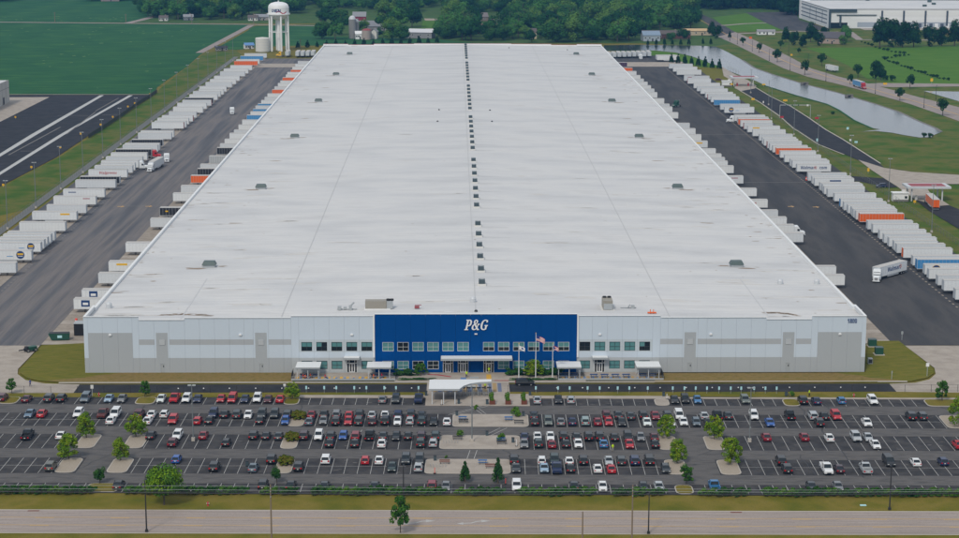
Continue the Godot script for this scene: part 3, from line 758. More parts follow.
func double_door(parent: Node, cx: float, h: float, w: float, zf: float) -> void:
	var d := Node3D.new()
	d.name = "entrance_door"
	parent.add_child(d, true)
	d.position = Vector3(cx, 0, zf)
	var st := mb()
	for x in [-w / 2 + 0.06, -w / 4 - 0.03, w / 4 + 0.03, w / 2 - 0.06]:
		bx(st, Vector3(x, h / 2, -0.1), Vector3(0.12, h, 0.16))
	bx(st, Vector3(0, h - 0.06, -0.102), Vector3(w - 0.2, 0.12, 0.15))
	bx(st, Vector3(0, 2.45, -0.102), Vector3(w - 0.2, 0.12, 0.15))
	obj("frame", st, M.frame, d)
	for s in [-1.0, 1.0]:
		var lf := mb()
		var x: float = s * w * 0.125
		var lw := w * 0.25 - 0.06
		for k in [-1.0, 1.0]:
			bx(lf, Vector3(x + k * (lw / 2 - 0.06), 1.2, -0.09), Vector3(0.11, 2.36, 0.08))
		bx(lf, Vector3(x, 2.3, -0.092), Vector3(lw - 0.23, 0.12, 0.07))
		bx(lf, Vector3(x, 0.14, -0.092), Vector3(lw - 0.23, 0.24, 0.07))
		obj("leaf", lf, M.white, d)
	obj("pane", box_mesh(Vector3(0, h / 2, -0.19), Vector3(w - 0.1, h - 0.06, 0.02)), M.glass_dark, d)

func text_mesh(s: String, height: float, deep: float, serif := false, slant := 0.0, bold := true, wide := 1.0) -> ArrayMesh:
	var f := SystemFont.new()
	f.font_names = PackedStringArray(["Droid Serif" if serif else "Droid Sans"])
	f.font_weight = 700 if bold else 400
	var t := TextMesh.new()
	t.text = s
	t.font = f
	t.font_size = 64
	t.pixel_size = height / 46.0
	t.depth = deep
	t.curve_step = 2.0
	var arr := t.get_mesh_arrays()
	var v: PackedVector3Array = arr[Mesh.ARRAY_VERTEX]
	for i in v.size(): v[i].x = v[i].x * wide + v[i].y * slant
	arr[Mesh.ARRAY_VERTEX] = v
	var m := ArrayMesh.new()
	m.add_surface_from_arrays(Mesh.PRIMITIVE_TRIANGLES, arr)
	return m

func build_warehouse() -> void:
	var wh := thing("warehouse", "enormous white-roofed warehouse with grey panel front and blue entrance block", "warehouse")
	var front := Node3D.new()
	front.name = "front_wall"
	wh.add_child(front)
	var W1 := 2.7   # window width
	for sgn in [-1.0, 1.0]:
		var edges := [97.45, 96.4, 92.8, 89.0, 85.4, 83.8, 80.0, 76.3, 72.4, 68.7, 65.0, 61.3, 57.65, 55.4, 51.65, 47.9, 46.0, 44.1, 40.3, 36.55, 32.8, 29.05, 25.15]
		for i in edges.size() - 1:
			var holes := []
			var o1: float = edges[i]
			var o0: float = edges[i + 1]
			var c := (o0 + o1) / 2
			if o1 <= 44.2:
				c = 27.2 + 3.74 * roundf((c - 27.2) / 3.74)
				holes.append([c - W1 / 2, c + W1 / 2, 5.57, 7.87])
				if absf(c - 30.94) < 0.5: holes.append([c - 1.3, c + 1.3, 0.1, 3.3])
				else: holes.append([c - W1 / 2, c + W1 / 2, 0.94, 3.07])
			for dc in [78.1, 53.5]:
				if c < dc + 1.9 and c > dc - 1.9 and o1 - o0 > 3: holes.append([dc - 0.5, dc + 0.5, 0.1, 2.35])
			wall_panel(sgn, o0, o1, holes, front)
		edges = [25.15, 23.77, 20.03, 16.29, 12.55, 8.81, 5.07, 1.33]
		for i in edges.size() - 1:
			var holes := []
			if i > 0:
				var c: float = 21.9 - 3.74 * (i - 1)
				holes.append([c - W1 / 2 - 0.05, c + W1 / 2 + 0.05, 5.57, 7.87])
				var door: bool = i == 6 or (i == 5 and sgn < 0)
				if door: holes.append([c - 1.3, c + 1.3, 0.1, 3.3])
				else: holes.append([c - W1 / 2 - 0.05, c + W1 / 2 + 0.05, 0.94, 3.07])
			wall_panel(sgn, edges[i + 1], edges[i], holes, front)
		# small painted service doors and square louvres over them, wall lights
		for dc in [78.1, 53.5]:
			var x: float = XC + sgn * dc
			var dr := obj("service_door", box_mesh(Vector3(0, 1.22, -0.1), Vector3(0.98, 2.22, 0.06)), M.galv, wh, Vector3(x, 0, ZF))
			obj("pane", box_mesh(Vector3(0.2, 1.7, -0.06), Vector3(0.2, 0.5, 0.03)), M.glass_dark, dr)
			var lv := obj("louvre", box_mesh(Vector3(0, 7.9, 0.04), Vector3(1.5, 1.5, 0.08)), M.galv, wh, Vector3(x, 0, ZF))
			for k in 5:
				obj("slat", box_mesh(Vector3(0, 7.35 + 0.27 * k, 0.1), Vector3(1.4, 0.2, 0.03)), M.steel, lv)
		for lo in [90.9, 58.6, 30.9]:
			var l := mb()
			bx(l, Vector3(0, 0, 0.15), Vector3(0.7, 0.35, 0.3))
			bx(l, Vector3(0, 0.24, 0.1), Vector3(0.4, 0.15, 0.2))
			obj("wall_light", l, M.white, wh, Vector3(XC + sgn * lo, 9.75, ZF))
		# windows
		var looks_upper := [1, 1, 1, 2, 1, 1, 0, 0, 0, 3, 0] if sgn < 0 else [1, 1, 1, 1, 1, 1, 3, 0, 0, 0, 3]
		var looks_lower := [0, 0, 3, 1, 0, 0, 0, 0, 0, 0, 0] if sgn < 0 else [0, 0, 0, 0, 0, 0, 1, 0, 0, 0, 3]
		for k in 6:
			var c: float = 3.2 + 3.74 * k
			var x: float = XC + sgn * c
			window(wh, x, 5.57, 7.87, W1 + 0.1, ZF + 0.25, [0, 0, 0, 0, 3, 0][k] if sgn < 0 else 1)
			var door: bool = k == 0 or (k == 1 and sgn < 0)
			if door: double_door(wh, x, 3.3, 2.6, ZF + 0.25)
			else: window(wh, x, 0.94, 3.07, W1 + 0.1, ZF + 0.25, (3 if k in [2, 3] else 0) if sgn < 0 else 0)
		for k in 5:
			var c: float = 27.2 + 3.74 * k
			var x: float = XC + sgn * c
			window(wh, x, 5.57, 7.87, W1, ZF, looks_upper[k] if sgn < 0 else [3, 0, 0, 0, 2][k])
			if k == 1: double_door(wh, x, 3.3, 2.6, ZF)
			else: window(wh, x, 0.94, 3.07, W1, ZF, looks_lower[k + 5])
		# door canopies
		var cn := mb()
		bx(cn, Vector3(0, 4.0, 0.95), Vector3(4.0, 0.5, 1.9))
		var can := obj("door_canopy", cn, M.galv, wh, Vector3(XC + sgn * 30.94, 0, ZF + 0.01))
		obj("canopy_top", box_mesh(Vector3(0, 4.28, 0.95), Vector3(3.8, 0.06, 1.8)), M.coping, can)
		# white corner boards beside the blue block
		obj("corner_board", box_mesh(Vector3(XC + sgn * 25.4, 9.4, ZF + 0.16), Vector3(0.4, 10.9, 0.3)), M.coping, wh)
	var mid := mb()
	bx(mid, Vector3(XC, 7.5, ZF), Vector3(2.62, 15.0, 0.5), C_BLUE)
	obj("panel", mid, M.wall, front)
	# entrance canopy
	var ec := mb()
	bx(ec, Vector3(5.2, 4.1, ZF + 1.8), Vector3(17.8, 0.55, 3.0))
	var ecn := obj("entrance_canopy", ec, M.galv, wh)
	obj("canopy_top", box_mesh(Vector3(5.2, 4.41, ZF + 1.8), Vector3(17.6, 0.06, 2.9)), M.coping, ecn)
	# sign letters
	var sign := obj("sign_letters", text_mesh("P&G", 2.6, 0.25, true, 0.22, true, 0.72), M.white, wh, Vector3(XC + 0.15, 12.25, ZF + 0.4))
	sign.set_meta("label", "white slanted serif letters on the blue wall")
	obj("sign_light", box_mesh(Vector3(XC, 10.0, ZF + 0.45), Vector3(0.7, 0.25, 0.35)), M.white, wh)
	var num := obj("house_number", text_mesh("1800", 1.1, 0.08, false, 0.0, true, 0.72), M.navy, wh, Vector3(98.9, 13.1, ZF + 0.06))
	num.set_meta("label", "blue house number on the white corner panel")
	# side and back walls
	var sw := mb()
	for sgn in [-1.0, 1.0]:
		bx(sw, Vector3(XC + sgn * (HALF - 0.15), 6.6, (ZF - 0.31 + ZB) / 2), Vector3(0.3, 13.2, ZF - 0.31 - ZB))
	bx(sw, Vector3(XC, 7.0, ZB - 0.15), Vector3(HALF * 2, 14.0, 0.3))
	obj("side_wall", sw, mat(0.46, 0.5, 0.53), wh)
	for sgn in [-1.0, 1.0]:
		for k in 60:
			obj("dock_door", box_mesh(Vector3(XC + sgn * (HALF + 0.02), 2.7, -525.0 - 13.0 * k), Vector3(0.06, 3.0, 2.7)), M.offwhite, wh)
	# roof: two very shallow slopes
	var roof := mb()
	for sgn in [-1.0, 1.0]:
		var xe: float = XC + sgn * HALF
		var a := Vector3(XC, roof_y(XC), ZF - 0.3)
		var b := Vector3(xe, roof_y(xe), ZF - 0.3)
		var c := Vector3(xe, roof_y(xe), ZB)
		var d := Vector3(XC, roof_y(XC), ZB)
		if sgn > 0: quad(roof, a, b, c, d)
		else: quad(roof, b, a, d, c)
	var rf := obj("roof", roof, M.roof, wh)
	# raised joints and welded seams
	for off in [-48.5, 0.0, 48.5]:
		obj("roof_joint", box_mesh(Vector3(XC + off, roof_y(XC + off) + 0.03, (ZF + ZB) / 2 - 0.5), Vector3(0.22, 0.05, ZF - ZB - 2)), M.joint, rf)
	for off in [-73.5, 73.5]:
		obj("roof_joint", box_mesh(Vector3(XC + off, roof_y(XC + off) + 0.02, -478), Vector3(0.3, 0.04, 50)), M.seam, rf)
	for sgn in [-1.0, 1.0]:
		var sm := mb()
		for k in 58:
			var z := -466.0 - 14.6 * k
			var a := Vector3(XC, roof_y(XC) + 0.012, z)
			var b := Vector3(XC + sgn * HALF, roof_y(XC + HALF) + 0.012, z)
			var w := Vector3(0, 0, 0.09)
			if sgn > 0: quad(sm, a + w, b + w, b - w, a - w)
			else: quad(sm, b + w, a + w, a - w, b - w)
		obj("roof_seam", sm, M.seam, rf)
		var fine := mb()
		for k in 280:
			var z := -455.0 - 3.05 * k
			var a := Vector3(XC, roof_y(XC) + 0.01, z)
			var b := Vector3(XC + sgn * HALF, roof_y(XC + HALF) + 0.01, z)
			var w := Vector3(0, 0, 0.07)
			if sgn > 0: quad(fine, a + w, b + w, b - w, a - w)
			else: quad(fine, b + w, a + w, a - w, b - w)
		obj("roof_seam", fine, M.seam, rf).set_meta("kind", "stuff")
	# parapets and copings along the eaves and the back
	for sgn in [-1.0, 1.0]:
		var xe: float = XC + sgn * (HALF - 0.35)
		obj("eave_coping", box_mesh(Vector3(xe, 13.45, (ZF - 13 + ZB) / 2), Vector3(0.7, 0.7, ZF - 13 - ZB)), M.coping, rf)
		obj("corner_parapet", box_mesh(Vector3(XC + sgn * (HALF - 0.15), 13.75, ZF - 6.66), Vector3(0.3, 1.2, 12.6)), M.coping, rf)
		obj("corner_parapet", box_mesh(Vector3(XC + sgn * (HALF - 0.3), 14.4, ZF - 6.6), Vector3(0.62, 0.08, 13)), M.coping, rf)
		var sg := [[0.0, 34.0, 15.1], [34.0, 62.0, 14.8], [62.0, 80.0, 14.2], [80.0, 97.4, 14.7]]
		for q in sg:
			var xm: float = XC + sgn * (q[0] + q[1]) / 2
			obj("back_parapet", box_mesh(Vector3(xm, q[2] - 0.6, ZB + 0.2), Vector3(q[1] - q[0], 1.2, 0.3)), M.coping, rf)
			obj("parapet_cap", box_mesh(Vector3(xm, q[2] + 0.12, ZB), Vector3(q[1] - q[0], 0.22, 0.6)), M.red_trim, rf)
		for q in [[46.05, 72.35], [72.45, 83.75], [83.85, 97.4], [25.2, 45.95]]:
			var o: float = (q[0] + q[1]) / 2
			obj("front_coping", box_mesh(Vector3(XC + sgn * o, parapet(o) + 0.04, ZF - 0.1), Vector3(q[1] - q[0], 0.08, 0.6)), M.coping, rf)
	obj("front_coping", box_mesh(Vector3(XC, 15.04, ZF + 0.0), Vector3(50.3, 0.1, 0.7)), M.coping, rf)
	# ridge vents: six runs, one every 18.2 m with a gap after each run
	var vm := mb()
	bx(vm, Vector3(0, 0.25, 0), Vector3(2.3, 0.5, 2.7))
	var hood := mb()
	loft(hood, [PackedVector3Array([Vector3(-0.85, 0.5, -1.0), Vector3(-0.85, 0.5, 1.0), Vector3(0.85, 0.5, 1.0), Vector3(0.85, 0.5, -1.0)]), PackedVector3Array([Vector3(-0.85, 1.5, -1.0), Vector3(-0.85, 1.5, 1.0), Vector3(0.85, 1.5, 1.0), Vector3(0.85, 1.5, -1.0)]), PackedVector3Array([Vector3(-0.65, 1.7, -0.8), Vector3(-0.65, 1.7, 0.8), Vector3(0.65, 1.7, 0.8), Vector3(0.65, 1.7, -0.8)])])
	var vent_streak := mb()
	var vmesh := vm.commit()
	var hmesh := hood.commit()
	for run in [[-489.6, 6], [-616.1, 7], [-759.9, 7], [-904.6, 7], [-1047.0, 7], [-1190.0, 7]]:
		for k in run[1]:
			var v := obj("ridge_vent", vmesh, M.offwhite, rf, Vector3(XC + 2.0, roof_y(XC + 2), run[0] - 18.1 * k))
			obj("hood", hmesh, M.vent, v)
			obj("top_plate", box_mesh(Vector3(0, 1.72, 0.1), Vector3(1.1, 0.05, 0.9)), M.galv, v)
			# grey streaks trailing off to one side, narrowing away from the vent
			for q in 4:
				blot(vent_streak, Vector3(XC + 4.0 + 2.2 * q, 0, run[0] - 18.1 * k + 1.2), 1.9, 0.34 - 0.06 * q, k * 17 + q + int(-run[0]))
	obj("roof_mark", vent_streak, M.vent_streak, rf).set_meta("kind", "stuff")
	# smoke hatches in two lines, with the dirt that washes off them
	var hm := mb()
	bx(hm, Vector3(0, 0.35, 0), Vector3(3.4, 0.7, 2.6))
	var hm2 := mb()
	loft(hm2, [PackedVector3Array([Vector3(-2.0, 0.7, -1.5), Vector3(-2.0, 0.7, 1.5), Vector3(2.0, 0.7, 1.5), Vector3(2.0, 0.7, -1.5)]), PackedVector3Array([Vector3(-1.5, 1.7, -1.1), Vector3(-1.5, 1.7, 1.1), Vector3(1.5, 1.7, 1.1), Vector3(1.5, 1.7, -1.1)])])
	var hb := hm.commit()
	var hc := hm2.commit()
	for k in 6:
		for sgn in [-1.0, 1.0]:
			var at := Vector3(XC + sgn * 75, roof_y(XC + 75), -520.0 - 143.4 * k)
			var h := obj("roof_hatch", hb, M.galv, rf, at)
			obj("hood", hc, M.hatch, h)
			var st := mb()
			blot(st, at + Vector3(sgn * 3.0, 0.012, 2.6), 3.4, 1.2, k * 7 + int(sgn))
			blot(st, at + Vector3(sgn * 1.0, 0.0, -71.7), 3.2, 0.9, k * 5 + 31 + int(sgn))
			blot(st, at + Vector3(sgn * -3.6, 0.0, -0.6), 1.8, 0.9, k * 5 + 61 + int(sgn))
			blot(st, at + Vector3(sgn * 5.6, 0.0, 1.0), 1.2, 0.3, k * 5 + 91 + int(sgn))
			obj("roof_mark", st, M.stain, rf).set_meta("kind", "stuff")
	# round turbine vents and small drains
	for p in [Vector3(-88.87, 13.4, -467.47), Vector3(88.48, 13.4, -496.12), Vector3(98.53, 13.3, -496.55), Vector3(4.47, 14.6, -468.11)]:
		var t := mb()
		lathe(t, [Vector2(0.8, -0.4), Vector2(0.8, 0.8), Vector2(0.62, 1.15), Vector2(0.3, 1.3), Vector2(0.0, 1.32)], 12)
		obj("turbine_vent", t, M.steel, rf, p)
	for p in [Vector3(36.81, 14.3, -1284.94), Vector3(76.42, 14.3, -1275.09), Vector3(16.8, 14.3, -903.8), Vector3(16.89, 14.3, -858.14), Vector3(-8, 14.3, -905.9), Vector3(-8.29, 14.3, -858.87), Vector3(5.12, 14.5, -456.82)]:
		var t := mb()
		lathe(t, [Vector2(0.42, -0.1), Vector2(0.42, 0.3), Vector2(0.25, 0.5), Vector2(0.0, 0.52)], 8)
		obj("roof_drain", t, M.dark, rf, Vector3(p.x, roof_y(p.x), p.z))
	# washed-up dirt in the low corners behind the front parapet, and water marks along the eaves
	var dirt := mb()
	var dr2 := RandomNumberGenerator.new()
	dr2.seed = 9
	for q in [[Vector3(-74.58, 13.4, -456.98), Vector3(-60.92, 13.4, -455.78)], [Vector3(77.85, 13.4, -458.47), Vector3(86.54, 13.4, -456.14)]]:
		for k in 46:
			var t := dr2.randf()
			var p: Vector3 = q[0].lerp(q[1], t)
			blot(dirt, Vector3(p.x, roof_y(p.x) + 0.012, p.z - dr2.randf_range(0.0, 1.6) - 1.5 * sin(t * PI)), dr2.randf_range(0.3, 1.6), dr2.randf_range(0.15, 0.5), k)
	for k in 150:
		var sgn := -1.0 if k % 2 else 1.0
		var x: float = XC + sgn * (96.0 - 10.0 * pow(dr2.randf(), 2.0))
		blot(dirt, Vector3(x, roof_y(x) + 0.02, dr2.randf_range(-1250, -470)), dr2.randf_range(0.5, 2.2), dr2.randf_range(0.2, 0.7), k + 100)
	for k in 90:
		var x: float = XC + dr2.randf_range(-92, 92)
		blot(dirt, Vector3(x, roof_y(x) + 0.014, dr2.randf_range(-1000, -458)), dr2.randf_range(0.12, 0.5), dr2.randf_range(0.12, 0.4), k + 300)
	obj("roof_mark", dirt, M.stain, rf).set_meta("kind", "stuff")
	# dried puddles and walked-on lanes on the membrane
	var pond := mb()
	for k in 130:
		var x: float = XC + dr2.randf_range(-95, 95)
		if k % 2: x = XC + (94.0 - dr2.randf_range(0, 26)) * (1.0 if k % 4 == 1 else -1.0)
		var z := -456.0 - 840.0 * pow(dr2.randf(), 1.6)
		for q in 3:
			blot(pond, Vector3(x + dr2.randf_range(-5, 5), 0, z + dr2.randf_range(-1.5, 1.5)), dr2.randf_range(1.5, 6.5), dr2.randf_range(0.3, 1.3), k * 3 + q + 900, 0.0145)
	obj("roof_mark", pond, M.pond, rf).set_meta("kind", "stuff")
	# air handlers behind the entrance
	var ah := obj("air_handler", box_mesh(Vector3(0, 1.1, 0), Vector3(5.4, 2.0, 2.4)), M.beige_metal, rf, Vector3(-20.2, 14.2, -462))
	obj("curb", box_mesh(Vector3(0.4, 0.0, 0), Vector3(6.6, 0.3, 2.8)), M.coping, ah)
	obj("fan_box", box_mesh(Vector3(3.5, 1.05, 0), Vector3(1.5, 1.9, 2.2)), M.galv, ah)
	for k in 2:
		var fan := mb()
		lathe(fan, [Vector2(0.5, 2.0), Vector2(0.5, 2.45), Vector2(0.4, 2.45), Vector2(0.38, 2.2), Vector2(0, 2.2)], 12, Vector3(3.1 + 0.9 * k, 0, 0))
		obj("fan", fan, M.dark, ah)
	var du := mb()
	bx(du, Vector3(-2.4, 0.5, 0.2), Vector3(0.9, 0.9, 0.8))
	bx(du, Vector3(-1.0, 0.35, -0.4), Vector3(0.8, 0.6, 0.8))
	bx(du, Vector3(0.4, 0.6, 0.3), Vector3(0.8, 1.2, 0.7))
	tube(du, Vector3(-3, 0.2, 0), Vector3(2, 0.2, 0), 0.12, 0.12)
	tube(du, Vector3(0.4, 1.1, 0.3), Vector3(1.3, 2.0, 0.3), 0.22, 0.22)
	obj("ductwork", du, M.galv, rf, Vector3(-27, 14.05, -461))
	var sg2 := mb()
	bx(sg2, Vector3(0, 0.5, 0), Vector3(1.2, 0.5, 0.8))
	bx(sg2, Vector3(0.3, 1.0, 0), Vector3(1.7, 0.12, 0.3))
	obj("exhaust_fan", sg2, M.red_trim, rf, Vector3(-9.8, 14.25, -461))
	var ah2 := obj("air_handler", box_mesh(Vector3(0, 1.3, 0), Vector3(2.4, 2.3, 5.2)), M.beige_metal, rf, Vector3(38.6, 13.95, -463))
	obj("curb", box_mesh(Vector3(0, 0.0, 0), Vector3(3.4, 0.3, 6)), M.offwhite, ah2)
	obj("fan_box", box_mesh(Vector3(0, 1.0, 2.7), Vector3(2.2, 1.5, 0.5)), M.galv, ah2)
	for k in 2:
		var fan := mb()
		lathe(fan, [Vector2(0.5, 2.4), Vector2(0.5, 2.8), Vector2(0.4, 2.8), Vector2(0.38, 2.5), Vector2(0, 2.5)], 12, Vector3(-0.6 + 1.2 * k, 0, -1.5))
		obj("fan", fan, M.dark, ah2)
	var du2 := mb()
	bx(du2, Vector3(0.6, 0.5, 0.2), Vector3(0.9, 0.9, 0.8))
	tube(du2, Vector3(-2.5, 0.25, 0), Vector3(1.5, 0.25, 0), 0.12, 0.12)
	tube(du2, Vector3(-0.6, 0.3, 0.2), Vector3(-0.1, 1.1, 0.2), 0.16, 0.16)
	obj("ductwork", du2, M.galv, rf, Vector3(44.5, 13.85, -463))
	var hs := mb()
	tube(hs, Vector3(-0.4, 0, 0), Vector3(-0.4, 1.1, 0), 0.1, 0.1)
	tube(hs, Vector3(0.4, 0, 0), Vector3(0.4, 1.1, 0), 0.1, 0.1)
	bx(hs, Vector3(0, 0.3, 0), Vector3(2.2, 0.25, 0.6))
	obj("gas_pipe", hs, M.orange, rf, Vector3(49.4, 13.85, -457))

# an irregular flat patch of colour
func blot(st: SurfaceTool, at: Vector3, rx: float, rz: float, sd: int, lift := 0.018) -> void:
	var r := RandomNumberGenerator.new()
	r.seed = sd * 31 + 7
	var poly := PackedVector2Array()
	for k in 9:
		var a := TAU * k / 9
		var f := r.randf_range(0.45, 1.1)
		poly.append(Vector2(at.x + cos(a) * rx * f, at.z + sin(a) * rz * f))
	# follows the roof slope
	var idx := Geometry2D.triangulate_polygon(poly)
	for i in range(0, idx.size(), 3):
		var a := poly[idx[i]]
		var b := poly[idx[i + 1]]
		var c := poly[idx[i + 2]]
		if (b - a).cross(c - a) < 0.0:
			var t := b; b = c; c = t
		for p in [a, b, c]:
			st.set_normal(UPV)
			st.set_color(Color.WHITE)
			st.set_uv(p)
			st.add_vertex(Vector3(p.x, roof_y(p.x) + lift, p.y))

const ORD := ["first", "second", "third", "fourth", "fifth", "sixth", "seventh", "eighth", "ninth", "tenth", "eleventh", "twelfth", "thirteenth", "fourteenth", "fifteenth", "sixteenth", "seventeenth", "eighteenth", "nineteenth"]
func ordinal(n: int) -> String:
	if n <= 19: return ORD[n - 1]
	var tens := ["twent", "thirt", "fort", "fift", "sixt", "sevent"]
	if n % 10 == 0: return tens[n / 10 - 2] + "ieth"
	return tens[n / 10 - 2] + "y-" + ORD[n % 10 - 1]

# ------------------------------------------------------------------ what stands along the front
func picnic_table(at: Vector3, turn: float, label: String, m: Material) -> void:
	var t := thing("picnic_table", label, "table", at, turn, "patio and plaza tables")
	obj("table_top", box_mesh(Vector3(0, 0.74, 0), Vector3(1.9, 0.06, 0.8)), m, t)
	for s in [-1.0, 1.0]:
		obj("bench", box_mesh(Vector3(0, 0.44, s * 0.72), Vector3(1.9, 0.06, 0.28)), m, t)
		var st := mb()
		tube(st, Vector3(s * 0.65, 0, -0.75), Vector3(s * 0.65, 0.72, -0.2), 0.04, 0.04, 6)
		tube(st, Vector3(s * 0.65, 0, 0.75), Vector3(s * 0.65, 0.72, 0.2), 0.04, 0.04, 6)
		obj("leg", st, M.dark, t)

func build_front() -> void:
	# paved forecourt
	ground_piece("forecourt", slab(rect(-15, -451.5, 32, -443.2), -0.05, 0.10), M.concrete)
	ground_piece("forecourt_path", flat(rect(-7, -442.0, 13, -430.5), 0.03), M.concrete)
	var cw := mb()
	for k in 7:
		flat(rect(-5.4 + 2.4 * k, -441.4, -4.5 + 2.4 * k, -433.2), 0.036, cw)
	ground_piece("crossing_marking", cw, mat(0.36, 0.25, 0.12))
	var cw2 := mb()
	for k in 7:
		flat(rect(-4.2 + 2.4 * k, -441.4, -3.3 + 2.4 * k, -433.2), 0.036, cw2)
	ground_piece("crossing_marking", cw2, mat(0.12, 0.15, 0.24))
	var mats := mb()
	flat(rect(1.2, -446.5, 2.6, -443.4), 0.106, mats)
	ground_piece("painted_mat", mats, M.blue_paint)
	mats = mb()
	flat(rect(7.6, -449.5, 8.8, -443.4), 0.106, mats)
	ground_piece("painted_mat", mats, M.yellow_paint)
	mats = mb()
	ribbon(PackedVector2Array([Vector2(-7, -449.6), Vector2(-4.5, -449.2), Vector2(-1.2, -447.2)]), 0.7, 0.106, mats)
	ribbon(PackedVector2Array([Vector2(9.5, -443.5), Vector2(13, -443.5)]), 0.5, 0.106, mats)
	ground_piece("painted_mat", mats, M.red)
	obj("drain_grate", box_mesh(Vector3(4.6, 0.11, -446.4), Vector3(2.2, 0.04, 1.4)), M.galv).set_meta("kind", "structure")
	# two fenced patios with tables, each with two flat-roofed shelters
	for sd in [["west", -40.4, -14.8, [-36.4, -18.9]], ["east", 25.2, 51.2, [28.0, 47.6]]]:
		var west: bool = sd[0] == "west"
		ground_piece("patio", slab(rect(sd[1], -451.5, sd[2], -443.9), -0.05, 0.10), M.concrete)
		var pm := mb()
		var pr := RandomNumberGenerator.new()
		pr.seed = 3 if west else 4
		for k in 15:
			var x: float = lerpf(sd[1] + 1, sd[2] - 1.5, k / 15.0)
			flat(rect(x, -447.8, x + 0.7, -444.4), 0.106, pm)
		ground_piece("patio_marking", pm, M.yellow_paint if west else mat(0.42, 0.27, 0.10))
		pm = mb()
		for k in 10:
			var x: float = lerpf(sd[1] + 2, sd[2] - 2.0, k / 10.0)
			flat(rect(x, -446.9, x + 0.5, -444.6), 0.107, pm)
		ground_piece("patio_marking", pm, M.blue_paint)
		var rail := thing("patio_railing", "grey railing along the front of the %s patio" % ("western, left-hand" if west else "eastern, right-hand"), "railing", Vector3(0, 0.1, -443.95), 0, "patio railings")
		obj("base_beam", box_mesh(Vector3((sd[1] + sd[2]) / 2, 0.22, 0.1), Vector3(sd[2] - sd[1], 0.44, 0.2)), M.galv, rail)
		obj("top_rail", box_mesh(Vector3((sd[1] + sd[2]) / 2, 1.0, 0), Vector3(sd[2] - sd[1], 0.05, 0.05)), M.galv, rail)
		for k in 14:
			obj("post", box_mesh(Vector3(lerpf(sd[1] + 0.1, sd[2] - 0.1, k / 13.0), 0.5, 0), Vector3(0.05, 1.0, 0.05)), M.galv, rail)
		for e in [sd[1], sd[2]]:
			var sr := mb()
			for k in 9:
				bx(sr, Vector3(e, 0.75, -0.4 - 0.7 * k), Vector3(0.06, 1.5, 0.06))
			for k in 12:
				bx(sr, Vector3(e, 0.15 + 0.12 * k, -3.2), Vector3(0.03, 0.03, 6.0))
			obj("side_screen", sr, M.dark, rail)
		for i in 2:
			var cx: float = sd[3][i]
			var wording: String = ["western end of the left-hand patio", "blue wall end of the left-hand patio"][i] if west else ["blue wall end of the right-hand patio", "eastern end of the right-hand patio"][i]
			var sh := thing("patio_shelter", "white flat-roofed shelter on posts at the " + wording, "shelter", Vector3(cx, 0.1, -447.6), 0, "patio shelters")
			obj("roof", box_mesh(Vector3(0, 3.06, 0), Vector3(6.0, 0.06, 5.6)), M.coping, sh)
			var ff := mb()
			bx(ff, Vector3(0, 2.85, 2.7), Vector3(6.0, 0.36, 0.2))
			bx(ff, Vector3(0, 2.85, -2.7), Vector3(6.0, 0.36, 0.2))
			bx(ff, Vector3(-2.9, 2.85, 0), Vector3(0.2, 0.36, 5.2))
			bx(ff, Vector3(2.9, 2.85, 0), Vector3(0.2, 0.36, 5.2))
			obj("fascia", ff, M.galv, sh)
			for x in [-2.6, 0.0, 2.6]:
				for z in [2.3, -2.3]:
					if x == 0.0 and z < 0: continue
					obj("post", box_mesh(Vector3(x, 1.4, z), Vector3(0.16, 2.7, 0.16)), M.steel, sh)
			for q in [-1.5, 1.5]:
				picnic_table(Vector3(cx + q * 0.8, 0.1, -447.2), 0.0, "%s table under the shelter at the %s" % ["left" if q < 0 else "right", wording], M.furniture)
		for k in 4:
			var x: float = lerpf(sd[1] + 9, sd[2] - 9, k / 3.0)
			if west: continue
			picnic_table(Vector3(x, 0.1, -446.6), 0.0, "blue table in the open on the right-hand patio, %s from its left end" % ORD[k], M.furniture)
	# flags
	flag_pole(Vector3(15.55, 0.1, -444.6), 9.0, "white", "thin white flagpole with a white flag, leftmost of three flagpoles")
	flag_pole(Vector3(19.7, 0.1, -444.6), 11.6, "stripes", "tallest white flagpole, in the middle, flying a red and white striped flag")
	flag_pole(Vector3(23.85, 0.1, -444.6), 9.0, "pennant", "thin white flagpole with a small red, white and blue flag, rightmost of three")
	# gate canopy with turnstiles where the car park meets the lane
	var g := thing("gate_canopy", "white curved-edged canopy over the turnstiles at the car park entrance", "canopy")
	var top := PackedVector2Array([Vector2(-6.25, -432.02), Vector2(8.55, -432.2), Vector2(8.51, -430.05), Vector2(5.79, -429.51), Vector2(3.64, -428.42), Vector2(1.97, -426.4), Vector2(0.9, -423.32), Vector2(-6.35, -423.36)])
	var cs := slab(top, 2.95, 3.4)
	obj("fascia", cs, M.galv, g)
	obj("roof", flat(top, 3.406), M.coping, g)
	for p in [Vector3(-5.54, 0, -421.97), Vector3(-2.85, 0, -421.95), Vector3(-0.16, 0, -421.93), Vector3(-5.52, 0, -429.61), Vector3(-2.9, 0, -429.59), Vector3(-0.16, 0, -429.58), Vector3(2.7, 0, -429.56), Vector3(5.32, 0, -429.54), Vector3(7.72, 0, -430.43)]:
		obj("post", box_mesh(Vector3(0, 1.5, 0), Vector3(0.22, 3.0, 0.22)), M.steel, g, p)
